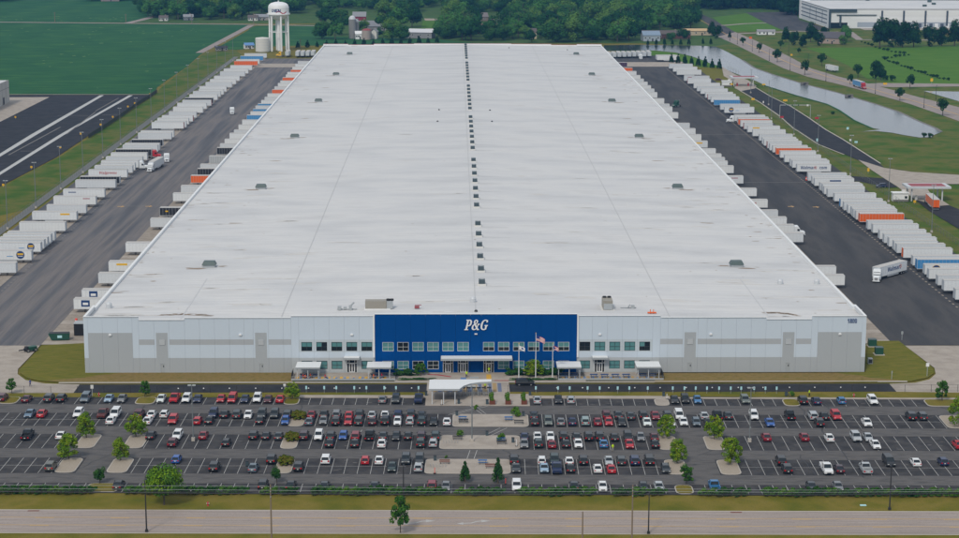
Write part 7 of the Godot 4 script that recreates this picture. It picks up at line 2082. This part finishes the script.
	var gaps := [PackedVector2Array([Vector2(9.75, -1899.43), Vector2(44.78, -1883.79), Vector2(55.55, -1778), Vector2(49.34, -1633.29), Vector2(39.47, -1586.19), Vector2(19.15, -1585.98), Vector2(20.62, -1708.81), Vector2(7.18, -1763.18)]), PackedVector2Array([Vector2(61.52, -1609.58), Vector2(70.98, -1609.69), Vector2(67.57, -1531.34), Vector2(58.56, -1531.25)]), PackedVector2Array([Vector2(144.87, -1658.93), Vector2(158.18, -1659.08), Vector2(149.31, -1564.79), Vector2(136.75, -1564.66)]), PackedVector2Array([Vector2(162.55, -1622.53), Vector2(206.63, -1635.04), Vector2(189.94, -1501.15), Vector2(150.52, -1500.79)]), PackedVector2Array([Vector2(-284.99, -1809.77), Vector2(-276.37, -1809.88), Vector2(-270.91, -1773.67), Vector2(-279.36, -1773.56)]), PackedVector2Array([Vector2(-261.14, -1817.53), Vector2(-254.4, -1817.62), Vector2(-248.37, -1773.97), Vector2(-254.95, -1773.88)]), PackedVector2Array([Vector2(-200.2, -1880.17), Vector2(-179.27, -1880.48), Vector2(-168.02, -1760.9), Vector2(-187.64, -1760.64)]), PackedVector2Array([Vector2(-394.46, -2129.89), Vector2(-385.48, -2130.06), Vector2(-378.32, -2090.05), Vector2(-387.14, -2089.89)]), PackedVector2Array([Vector2(-172.31, -2036.1), Vector2(-148.57, -2036.5), Vector2(-136.23, -1865.27), Vector2(-158, -1864.95)])]
	var all := []
	var r := RandomNumberGenerator.new()
	r.seed = 42
	for wi in woods.size():
		var w: Array = woods[wi]
		var poly: PackedVector2Array = w[2]
		var lo := poly[0]
		var hi := poly[0]
		for p in poly:
			lo = lo.min(p)
			hi = hi.max(p)
		var x := lo.x
		while x < hi.x:
			var y := lo.y
			while y < hi.y:
				var p := Vector2(x, y) + Vector2(r.randf_range(-0.4, 0.4), r.randf_range(-0.4, 0.4)) * float(w[1])
				if Geometry2D.is_point_in_polygon(p, poly) and not in_any(p, gaps):
					all.append([p.y, p.x, wi, r.randf_range(11.0, 24.0), r.randi() % (5 if w[0] == "far" else 3), r.randf() * TAU])
				y += w[1]
			x += w[1]
	all.sort_custom(func(a, b): return a[0] > b[0])
	# the first 230 in front stand singly
	var mass := {}
	var single := 0
	var per := {}
	for a in all:
		var w: Array = woods[a[2]]
		per[a[2]] = per.get(a[2], 0) + 1
		var key: String = "%s%d" % [w[0], a[4]]
		var s: float = a[3] / trees[key].h
		if single < 250 and per[a[2]] <= 120:
			single += 1
			var t := thing("wood_tree", w[3], "tree", Vector3(a[1], -0.1, a[0]), a[5], w[4])
			t.scale = Vector3(s * 1.05, s, s * 1.05)
			obj("trunk", trees[key].trunk, M.bark, t)
			obj("crown", trees[key].crown, M.leaf, t, Vector3(0, trees[key].mid, 0))
		else:
			if not mass.has(key): mass[key] = []
			mass[key].append(Transform3D(Basis(UPV, a[5]).scaled(Vector3(s * 1.05, s, s * 1.05)), Vector3(a[1], -0.1 + trees[key].mid * s, a[0])))
	for key in mass:
		var mm := MultiMesh.new()
		mm.transform_format = MultiMesh.TRANSFORM_3D
		mm.mesh = trees[key].crown
		mm.instance_count = mass[key].size()
		for i in mass[key].size(): mm.set_instance_transform(i, mass[key][i])
		var mi := MultiMeshInstance3D.new()
		mi.name = numbered("woodland")
		mi.multimesh = mm
		mi.material_override = M.leaf
		add_child(mi)
		tag(mi, "mass of far treetops in the woods along the top of the picture", "woodland", "woodland masses", "stuff")
	print("trees ", all.size())

# ------------------------------------------------------------------ people: one continuous skin over tapered bones, clothes as colours of the cloth
func person_mesh(bones: Array, cell := 0.04) -> ArrayMesh:
	var lo := Vector3(9, 9, 9)
	var hi := -lo
	for b in bones:
		for k in 2:
			lo = lo.min(b[k] - Vector3.ONE * (b[2 + k] + cell * 2))
			hi = hi.max(b[k] + Vector3.ONE * (b[2 + k] + cell * 2))
	var n := Vector3i(((hi - lo) / cell).ceil()) + Vector3i.ONE
	var f := PackedFloat32Array()
	f.resize(n.x * n.y * n.z)
	var who := PackedInt32Array()
	who.resize(f.size())
	for z in n.z:
		for y in n.y:
			for x in n.x:
				var p := lo + Vector3(x, y, z) * cell
				var best := 9.0
				var d := 9.0
				var wi := 0
				for i in bones.size():
					var b: Array = bones[i]
					var ab: Vector3 = b[1] - b[0]
					var t := clampf((p - b[0]).dot(ab) / maxf(ab.length_squared(), 1e-6), 0, 1)
					var e: float = p.distance_to(b[0] + ab * t) - lerpf(b[2], b[3], t)
					if e < best:
						best = e
						wi = i
					var h := clampf(0.5 + 0.5 * (d - e) / 0.05, 0, 1)
					d = lerpf(d, e, h) - 0.05 * h * (1 - h)
				var at := x + n.x * (y + n.y * z)
				f[at] = d
				who[at] = wi
	var vert := {}
	var col := {}
	var off := [0, 1, n.x, n.x + 1, n.x * n.y, n.x * n.y + 1, n.x * n.y + n.x, n.x * n.y + n.x + 1]
	var pairs := [[0, 1], [2, 3], [4, 5], [6, 7], [0, 2], [1, 3], [4, 6], [5, 7], [0, 4], [1, 5], [2, 6], [3, 7]]
	for z in n.z - 1:
		for y in n.y - 1:
			for x in n.x - 1:
				var at := x + n.x * (y + n.y * z)
				var sum := Vector3.ZERO
				var m := 0
				for pr in pairs:
					var a: float = f[at + off[pr[0]]]
					var b: float = f[at + off[pr[1]]]
					if (a < 0) != (b < 0):
						var t := a / (a - b)
						var pa := Vector3(pr[0] & 1, (pr[0] >> 1) & 1, pr[0] >> 2)
						var pb := Vector3(pr[1] & 1, (pr[1] >> 1) & 1, pr[1] >> 2)
						sum += pa.lerp(pb, t)
						m += 1
				if m:
					vert[at] = lo + (Vector3(x, y, z) + sum / m) * cell
					col[at] = bones[who[at]][4]
	var st := mb()
	for at in vert:
		var x: int = at % n.x
		var y: int = (at / n.x) % n.y
		var z: int = at / (n.x * n.y)
		for ax in 3:
			var step: int = [1, n.x, n.x * n.y][ax]
			var u: int = [n.x, n.x * n.y, 1][ax]
			var v: int = [n.x * n.y, 1, n.x][ax]
			if [y, z, x][ax] == 0 or [z, x, y][ax] == 0: continue
			if (f[at] < 0) == (f[at + step] < 0): continue
			if not (vert.has(at - u) and vert.has(at - v) and vert.has(at - u - v)): continue
			if f[at] < 0: quad(st, vert[at], vert[at - u], vert[at - u - v], vert[at - v], col[at])
			else: quad(st, vert[at], vert[at - v], vert[at - u - v], vert[at - u], col[at])
	return st.commit()

func put_person(at: Vector3, turn: float, top: Color, legs: Color, label: String, seated := false, arm := 0.25) -> void:
	var skin := Color(0.36, 0.20, 0.13)
	var hair := Color(0.03, 0.02, 0.015)
	var b := []
	var hip := 0.48 if seated else 0.95
	b.append([Vector3(0, hip, 0), Vector3(0, hip + 0.25, 0), 0.15, 0.14, top])
	b.append([Vector3(0, hip + 0.25, 0), Vector3(0, hip + 0.44, 0), 0.15, 0.17, top])
	b.append([Vector3(-0.14, hip + 0.47, 0), Vector3(0.14, hip + 0.47, 0), 0.09, 0.09, top])
	b.append([Vector3(0, hip + 0.5, 0), Vector3(0, hip + 0.63, 0.01), 0.055, 0.05, skin])
	b.append([Vector3(0, hip + 0.68, 0.02), Vector3(0, hip + 0.76, 0.01), 0.085, 0.095, skin])
	b.append([Vector3(0, hip + 0.78, -0.02), Vector3(0, hip + 0.80, 0.0), 0.098, 0.09, hair])
	b.append([Vector3(0, hip + 0.70, 0.1), Vector3(0, hip + 0.68, 0.12), 0.02, 0.022, skin])
	for s in [-1.0, 1.0]:
		var el := Vector3(s * 0.27, hip + 0.2, -0.02 + arm * 0.3)
		var ha := Vector3(s * 0.24, hip + 0.0 + arm * 0.5, 0.1 + arm * 0.6)
		b.append([Vector3(s * 0.2, hip + 0.45, 0), el, 0.062, 0.05, top])
		b.append([el, ha, 0.048, 0.035, skin])
		b.append([ha, ha + (ha - el).normalized() * 0.14, 0.038, 0.03, skin])
		var kn := Vector3(s * 0.12, 0.5, 0.42) if seated else Vector3(s * 0.11, 0.5, 0.05 * s)
		var an := Vector3(s * 0.12, 0.08, 0.42) if seated else Vector3(s * 0.12, 0.08, 0.12 * s)
		b.append([Vector3(s * 0.09, hip - 0.02, 0), kn, 0.1, 0.07, legs])
		b.append([kn, an, 0.07, 0.045, legs])
		b.append([an + Vector3(0, -0.03, -0.03), an + Vector3(0, -0.045, 0.17), 0.045, 0.04, Color(0.015, 0.015, 0.018)])
	var o := obj("person", person_mesh(b), M.wall)
	o.position = at
	o.rotation.y = turn
	tag(o, label, "person", "people around the car park")

# ------------------------------------------------------------------ small things
func cone(at: Vector3, label: String) -> void:
	var t := thing("traffic_barrel", label, "barrel", at, 0, "orange barrels")
	var st := mb()
	lathe(st, [Vector2(0.45, 0.1), Vector2(0.42, 0.5), Vector2(0.36, 1.3), Vector2(0.3, 1.4), Vector2(0.0, 1.42)], 10)
	obj("drum", st, M.tail if false else M.cone, t)
	obj("foot", box_mesh(Vector3(0, 0.06, 0), Vector3(1.1, 0.12, 1.1)), M.dark, t)
	var bd := mb()
	lathe(bd, [Vector2(0.415, 0.7), Vector2(0.41, 0.95)], 10)
	obj("band", bd, M.white, t)

func board_sign(at: Vector3, h: float, w: float, ph: float, m: Material, label: String) -> void:
	var t := thing("road_sign", label, "sign", at, 0, "road signs")
	obj("post", box_mesh(Vector3(0, h / 2, 0), Vector3(0.12, h, 0.12)), M.galv, t)
	obj("plate", box_mesh(Vector3(0, h, 0.09), Vector3(w, ph, 0.05)), m, t)

func bench(at: Vector3, label: String, m: Material, w := 2.2) -> void:
	var t := thing("park_bench", label, "bench", at, deg_to_rad(-1), "plaza benches")
	for k in 3:
		obj("slat", box_mesh(Vector3(0, 0.45, -0.16 + 0.16 * k), Vector3(w, 0.05, 0.13)), m, t)
	for k in 2:
		obj("slat", box_mesh(Vector3(0, 0.65 + 0.18 * k, -0.27), Vector3(w, 0.14, 0.04)), m, t)
	for s in [-1.0, 1.0]:
		obj("leg", box_mesh(Vector3(s * w * 0.4, 0.22, -0.02), Vector3(0.08, 0.44, 0.45)), M.dark, t)

func build_small_things() -> void:
	M.cone = mat(0.75, 0.05, 0.02, 0.5)
	M.rust = mat(0.16, 0.05, 0.03, 0.8)
	var vest := Color(0.50, 0.75, 0.03)
	var navy := Color(0.02, 0.03, 0.08)
	put_person(Vector3(2.68, 0, -446.63), 0.4, vest, navy, "person in a lime vest walking before the entrance doors, left of the yellow mat")
	put_person(Vector3(8.31, 0, -450.72), 0.0, vest, Color(0.30, 0.25, 0.05), "person in a lime vest standing on the yellow mat at the right entrance door")
	put_person(Vector3(7.13, 0, -435.76), PI, vest, navy, "person in a lime vest on the crossing behind the gate canopy")
	put_person(Vector3(84.25, 0, -428.31), 1.2, vest, Color(0.015, 0.015, 0.02), "person in a lime vest and black trousers on the verge at the right")
	put_person(Vector3(33.69, 0, -384.08), 0.3, vest, Color(0.35, 0.33, 0.30), "person in a lime vest walking down the aisle right of centre")
	put_person(Vector3(-103.22, 0, -438.98), 0.8, Color(0.05, 0.09, 0.28), navy, "person in a blue shirt crossing the left pavement beside the lawn")
	put_person(Vector3(-62.52, 0, -362.1), 0.2, Color(0.012, 0.012, 0.016), Color(0.012, 0.012, 0.016), "person in dark clothes near the hedge left of the dense tree")
	put_person(Vector3(9.28, 0, -391.87), PI / 2, vest, navy, "person in a lime vest seated at the table on the middle plaza", true, 0.6)
	var seat := [[Vector3(-37.59, 0, -445.53), Color(0.5, 0.03, 0.03), "seated person in a red shirt, leftmost on the left patio"], [Vector3(-36.98, 0, -444.94), Color(0.75, 0.13, 0.03), "seated person in an orange shirt at the left end shelter"], [Vector3(-35.93, 0, -446.29), Color(0.62, 0.10, 0.03), "seated person in a rust shirt at the left end shelter"], [Vector3(-32.16, 0, -445.3), Color(0.5, 0.03, 0.06), "seated person in a red shirt alone in the open on the left patio"], [Vector3(-20.24, 0, -445.42), Color(0.75, 0.13, 0.03), "seated person in an orange shirt under the shelter by the blue wall"], [Vector3(-18.28, 0, -446.38), Color(0.55, 0.04, 0.10), "seated person in a crimson shirt under the shelter by the blue wall"]]
	for s in seat:
		put_person(s[0] + Vector3(0, 0.1, 0), 1.5, s[1], navy, s[2], true, 0.6)
	# yard barrels
	cone(Vector3(147.16, 0, -771.53), "red barrel at the near end of the grass tip in the right yard")
	cone(Vector3(147.69, 0, -636.57), "red barrel beside the near trailers of the right yard")
	cone(Vector3(-105.55, 0, -506.9), "small red barrel at the left dock apron")
	# corner equipment
	var dm := thing("dumpster", "dark green slant-sided dumpster on the left apron", "dumpster", Vector3(-106, 0, -487.4), 0.1)
	var ds := mb()
	loft(ds, [PackedVector3Array([Vector3(-2.2, 0.2, -1.0), Vector3(-2.2, 0.2, 1.0), Vector3(2.4, 0.2, 1.0), Vector3(2.4, 0.2, -1.0)]), PackedVector3Array([Vector3(-3.0, 1.9, -1.1), Vector3(-3.0, 1.9, 1.1), Vector3(2.5, 1.9, 1.1), Vector3(2.5, 1.9, -1.1)])])
	obj("bin", ds, M.green_dark, dm)
	obj("label_plate", box_mesh(Vector3(0, 1.1, 1.08), Vector3(1.2, 0.7, 0.05)), M.teal_sign, dm)
	obj("lid", box_mesh(Vector3(-0.2, 1.95, 0), Vector3(5.2, 0.08, 2.1)), M.dark, dm)
	var tc := thing("trash_compactor", "black compactor box standing against the left wall corner", "compactor", Vector3(-101.7, 0, -493.64), 0.0)
	obj("box", box_mesh(Vector3(0, 1.7, 0), Vector3(3.0, 3.2, 3.4)), M.black, tc)
	obj("chute", box_mesh(Vector3(1.9, 2.2, 0), Vector3(0.8, 1.6, 2.0)), M.dark, tc)
	obj("rail", box_mesh(Vector3(0, 3.35, 0), Vector3(3.2, 0.12, 3.6)), M.galv, tc)
	var mc := thing("mini_tractor", "small green utility tractor parked on the left pavement edge", "tractor", Vector3(-111.06, 0, -474.38), 2.2)
	obj("body", box_mesh(Vector3(0, 0.9, 0.4), Vector3(1.5, 0.9, 2.4)), M.green_dark, mc)
	obj("seat", box_mesh(Vector3(0, 1.2, -1.0), Vector3(1.2, 0.6, 0.7)), M.dark, mc)
	for q in [[-0.8, -1.0], [0.8, -1.0], [-0.75, 1.1], [0.75, 1.1]]: big_wheel(mc, Vector3(q[0], 0.5, q[1]))
	obj("tow_bar", box_mesh(Vector3(0, 0.7, -2.2), Vector3(0.3, 0.25, 2.0)), M.black, mc)
	for q in [[Vector3(110.31, 0, -478.49), "green transformer box nearest the wall on the right lawn", 3.4], [Vector3(110.08, 0, -469.52), "green transformer box standing further out on the right lawn", 3.6]]:
		var t := thing("transformer_box", q[1], "transformer", q[0], 0, "transformers on the right lawn")
		obj("pad", box_mesh(Vector3(0, 0.12, 0), Vector3(q[2] * 0.72, 0.3, 2.6)), M.kerb, t)
		obj("cabinet", box_mesh(Vector3(0, 1.1, 0), Vector3(2.0, 1.8, 1.8)), M.green_dark, t)
		obj("lid", box_mesh(Vector3(0, 2.04, -0.1), Vector3(2.1, 0.1, 1.9)), M.hatch, t)
	var ac := thing("wall_air_unit", "grey air unit against the right corner of the warehouse", "air conditioner", Vector3(105.71, 0, -460.05))
	obj("cabinet", box_mesh(Vector3(0, 0.8, 0), Vector3(1.1, 1.4, 1.1)), M.galv, ac)
	obj("grille", box_mesh(Vector3(0, 0.8, 0.57), Vector3(0.9, 1.0, 0.04)), M.dark, ac)
	board_sign(Vector3(117.11, 0, -447.19), 3.0, 0.8, 0.9, M.white, "round-faced white sign at the right lawn corner")
	board_sign(Vector3(107.51, 0, -443.85), 2.0, 0.25, 0.6, M.galv, "short grey post at the bottom of the right lawn")
	board_sign(Vector3(119.96, 0, -485.9), 2.0, 0.5, 0.8, M.galv, "grey post at the top corner of the right lawn")
	board_sign(Vector3(-41.1, 0, -433.94), 1.6, 0.6, 0.6, M.white, "white sign beside the lime tree at the left patio")
	board_sign(Vector3(-86.41, 0, -429.68), 2.4, 0.7, 0.9, M.offwhite, "pale sign at the left end of the front lane")
	# fire hydrants
	for q in [[Vector3(-84.89, 0, -429.94), "red fire hydrant on the verge at the left"], [Vector3(94.87, 0, -428.06), "red fire hydrant on the verge at the right"], [Vector3(-48.42, 0, -348.39), "red and white fire hydrant on the roadside grass at the left"]]:
		var t := thing("fire_hydrant", q[1], "hydrant", q[0] + Vector3(0, 0.02, 0), 0, "fire hydrants")
		var st := mb()
		lathe(st, [Vector2(0.22, 0), Vector2(0.16, 0.1), Vector2(0.15, 0.6), Vector2(0.2, 0.64), Vector2(0.14, 0.82), Vector2(0, 0.88)], 10)
		obj("barrel", st, M.red, t)
		obj("nozzles", box_mesh(Vector3(0, 0.5, 0), Vector3(0.5, 0.14, 0.14)), M.white, t)
	# signs of the entrance drive
	var sg := [[Vector3(171.6, 0, -1155.49), 2.2, 1.6, 1.0, M.yellow, "yellow sign at the far guard house"], [Vector3(192.66, 0, -1161.74), 1.4, 2.0, 0.9, M.yellow, "yellow sign on the canal lawn, farther one"], [Vector3(172.53, 0, -1076.54), 1.4, 1.8, 1.2, M.yellow, "yellow sign left of the entrance drive"], [Vector3(190.37, 0, -1071.28), 1.2, 2.4, 1.0, M.yellow, "yellow sign on the canal lawn, nearer one"], [Vector3(173.57, 0, -985.44), 1.6, 2.0, 1.0, M.red, "red and white sign at the left gantry post"], [Vector3(191.53, 0, -981), 1.6, 2.2, 1.1, M.red, "red and white sign at the right gantry post"], [Vector3(175.84, 0, -1059.72), 1.5, 0.6, 1.2, M.white, "little white sign on the drive's left kerb"], [Vector3(173.94, 0, -888), 2.0, 1.0, 1.4, M.teal_sign, "blue-white sign left of the drive's lower bend"], [Vector3(192.62, 0, -888.01), 1.0, 1.5, 0.9, M.teal_sign, "pale blue sign on the lawn right of the drive"], [Vector3(191.06, 0, -893.92), 1.2, 0.9, 0.9, M.white, "small white sign on the lawn right of the drive"], [Vector3(177.48, 0, -791.53), 1.6, 0.9, 1.5, M.yellow, "yellow sign at the plaza edge above the dark blue car"], [Vector3(177.86, 0, -710.6), 1.0, 1.0, 1.0, M.yellow, "yellow bollard sign at the guard house corner"], [Vector3(199.68, 0, -941.63), 1.0, 1.2, 1.2, M.teal_sign, "blue box sign at the canal inlet"], [Vector3(249.52, 0, -1384.32), 1.2, 1.6, 1.2, M.yellow, "yellow sign on the far side of the main road"], [Vector3(270.22, 0, -1168.3), 1.2, 2.4, 1.2, M.yellow, "yellow sign at the side road mouth"], [Vector3(301.15, 0, -1174.74), 3.0, 1.6, 2.0, M.yellow, "tall yellow sign beside the side road at the right"], [Vector3(244.89, 0, -1550.32), 1.4, 2.4, 1.6, M.orange, "orange sign at the far crossing"]]
	for q in sg: board_sign(q[0], q[1], q[2], q[3], q[4], q[5])
	var yp := [Vector3(-234.16, 0, -991.06), Vector3(-182.63, 0, -992.05), Vector3(-182.75, 0, -957.88), Vector3(-185.55, 0, -920.43), Vector3(-185.23, 0, -870.03), Vector3(-184.31, 0, -805), Vector3(-184.45, 0, -754.09), Vector3(-183.1, 0, -1041.51), Vector3(-182.21, 0, -1058.74), Vector3(-181.43, 0, -1107.17)]
	for i in yp.size():
		board_sign(yp[i], 0.9, 0.9, 0.9, M.yellow, "small yellow marker along the edge of the left ramp, %s in the row" % ORD[i])
	# dark silt fence along the ramp
	var sf := mb()
	var fp := PackedVector2Array([Vector2(-180.03, -1125.46), Vector2(-180.17, -1058.75), Vector2(-179.44, -996.61), Vector2(-179.5, -939.61), Vector2(-179.91, -910.36)])
	for i in fp.size() - 1:
		var a := Vector3(fp[i].x, 0, fp[i].y)
		var b := Vector3(fp[i + 1].x, 0, fp[i + 1].y)
		bx(sf, Vector3.ZERO, Vector3(0.08, 2.0, (b - a).length()), Color.WHITE, Transform3D(Basis.looking_at((b - a).normalized(), UPV), (a + b) / 2 + Vector3(0, 0.95, 0)))
	tag(obj("silt_fence", sf, M.black), "black cloth fence along the right edge of the ramp", "fence")
	# the plazas' furniture
	for q in [[Vector3(1.74, 0, -405.91), "dark bench at the top left of the upper plaza"], [Vector3(14.22, 0, -405.02), "dark bench at the right of the upper plaza"], [Vector3(0.39, 0, -392.7), "dark bench at the left of the middle plaza"], [Vector3(9.96, 0, -389.15), "dark bench at the right of the middle plaza"], [Vector3(-2.33, 0, -375.04), "dark bench at the left of the lowest plaza"], [Vector3(7.23, 0, -372.05), "dark bench at the right of the lowest plaza"]]:
		bench(q[0] + Vector3(0, 0.15, 0), q[1], M.rust if q[0].z > -385 else M.dark)
	for q in [[Vector3(1.57, 0, -408.53), "blue table at the left of the upper plaza"], [Vector3(12.01, 0, -408.13), "blue table at the right of the upper plaza"], [Vector3(9.89, 0, -391.71), "blue table at the right of the middle plaza"], [Vector3(5.63, 0, -375.26), "blue table in the middle of the lowest plaza"]]:
		picnic_table(q[0] + Vector3(0, 0.15, 0), deg_to_rad(-1), q[1], mat(0.02, 0.11, 0.30))
	for q in [[Vector3(1.54, 0, -406.4), "row of bicycle hoops on the upper plaza"], [Vector3(-1.02, 0, -390.28), "row of bicycle hoops on the middle plaza"], [Vector3(-3.59, 0, -373.1), "row of bicycle hoops on the lowest plaza"]]:
		var t := thing("bicycle_rack", q[1], "bicycle rack", q[0] + Vector3(0, 0.15, 0), deg_to_rad(-1), "bicycle racks")
		for k in 6:
			var st := mb()
			for s in [-1.0, 1.0]: tube(st, Vector3(-1.7 + 0.62 * k, 0, s * 0.3), Vector3(-1.7 + 0.62 * k, 0.7, s * 0.3), 0.03, 0.03, 5)
			tube(st, Vector3(-1.7 + 0.62 * k, 0.7, -0.3), Vector3(-1.7 + 0.62 * k, 0.7, 0.3), 0.03, 0.03, 5)
			obj("hoop", st, M.galv, t)
	var bins := [[Vector3(0.73, 0, -422.28), "blue bin left under the gate canopy"], [Vector3(7.38, 0, -421.88), "blue bin left of the rust-red planters"], [Vector3(17.72, 0, -429.82), "blue bin at the right end of the forecourt"], [Vector3(49.54, 0, -428.71), "blue bin on the verge right of the empty stalls"], [Vector3(78.82, 0, -428.88), "blue bin beside the grass island at the right"], [Vector3(0.26, 0, -412.18), "blue bin at the top left of the upper plaza"], [Vector3(15.49, 0, -411.58), "blue bin at the top right of the upper plaza"], [Vector3(6.9, 0, -396.03), "blue bin at the top of the middle plaza"], [Vector3(12.48, 0, -390.64), "dark blue bin at the right of the middle plaza"], [Vector3(-4.37, 0, -377.58), "blue bin at the top left of the lowest plaza"], [Vector3(-7.06, 0, -429.62), "dark blue bin at the left foot of the gate canopy"], [Vector3(-43.57, 0, -374.22), "dark bin beside the slate sedan in the fourth row"]]
	for q in bins:
		var t := thing("litter_bin", q[1], "bin", q[0] + Vector3(0, 0.14, 0), 0, "litter bins")
		obj("body", box_mesh(Vector3(0, 0.5, 0), Vector3(0.6, 1.0, 0.6)), M.vent, t)
		obj("lid", box_mesh(Vector3(0, 1.04, 0), Vector3(0.66, 0.1, 0.66)), M.dark, t)
	for i in 3:
		var p: Vector3 = [Vector3(8.58, 0, -421.87), Vector3(12.3, 0, -421.85), Vector3(16.05, 0, -421.82)][i]
		var t := thing("planter", "rust-red wooden planter with a leafy bush, %s of three by the gate" % ["left", "middle", "right"][i], "planter", p + Vector3(0, 0.14, 0), deg_to_rad(-1), "planters by the gate")
		for k in 3:
			obj("board", box_mesh(Vector3(0, 0.16 + 0.3 * k, 0), Vector3(1.35, 0.26, 1.2)), M.rust, t)
		var cr := obj("bush", trees["shrubby"].crown, M.leaf, t, Vector3(0, 1.9, 0))
		cr.scale = Vector3(0.75, 1.0, 0.75)
	for q in [[Vector3(-3.31, 0, -421.25), 1.3, "white marker post left under the gate canopy"], [Vector3(49.98, 0, -425.84), 1.4, "white marker post on the concrete island at the right"], [Vector3(-4.35, 0, -368.58), 1.3, "red marker post on the lowest plaza"], [Vector3(10.09, 0, -361.56), 1.2, "red marker post at the hedge below the lowest plaza"], [Vector3(13.12, 0, -387.78), 1.6, "white marker post at the right end of the middle plaza"]]:
		var t := thing("marker_post", q[2], "post", q[0] + Vector3(0, 0.05, 0), 0, "marker posts")
		obj("post", box_mesh(Vector3(0, q[1] / 2, 0), Vector3(0.12, q[1], 0.12)), M.white if q[2].begins_with("white") else M.cone, t)
		obj("foot", box_mesh(Vector3(0, 0.08, 0), Vector3(0.5, 0.16, 0.5)), M.dark, t)
	# manhole, drain grates and a bit of litter on the road
	for q in [[Vector3(-81.78, 0, -345.64), 2.2], [Vector3(54.26, 0, -343.63), 2.2]]:
		obj("road_grate", box_mesh(Vector3(0, 0.04, 0), Vector3(q[1], 0.03, 0.5)), M.rust, self, q[0]).set_meta("kind", "structure")
	var lt := obj("roadside_litter", box_mesh(Vector3(0, 0.1, 0), Vector3(1.2, 0.16, 0.5)), M.teal_sign, self, Vector3(79.74, 0, -347.53))
	tag(lt, "pale crumpled sheet lying on the roadside grass at the right", "litter")
	# railing of the far bridge over the canal
	var rb := thing("bridge_railing", "grey railing beside the canal above the far guard house", "railing", Vector3(187.38, 0, -1281.8))
	var re: Vector3 = Vector3(189.5, 0, -1245.3) - Vector3(187.38, 0, -1281.8)
	for k in 5: obj("post", box_mesh(re * (k / 4.0) + Vector3(0, 1.2, 0), Vector3(0.25, 2.4, 0.25)), M.galv, rb)
	for y in [1.2, 2.3]:
		var st := mb()
		tube(st, Vector3(0, y, 0), re + Vector3(0, y, 0), 0.1, 0.1, 5)
		obj("rail", st, M.galv, rb)
	for q in [[Vector3(221.35, 0, -1178.2), "concrete outfall on the far canal bank"], [Vector3(234.2, 0, -1104.1), "second concrete outfall on the far canal bank"]]:
		var t := thing("canal_outfall", q[1], "outfall", q[0], 0.3, "canal outfalls")
		obj("headwall", box_mesh(Vector3(0, 0.4, 0), Vector3(5.0, 1.6, 1.2)), M.gravel, t)
		obj("opening", box_mesh(Vector3(0, 0.3, 0.62), Vector3(2.0, 0.9, 0.05)), M.black, t)
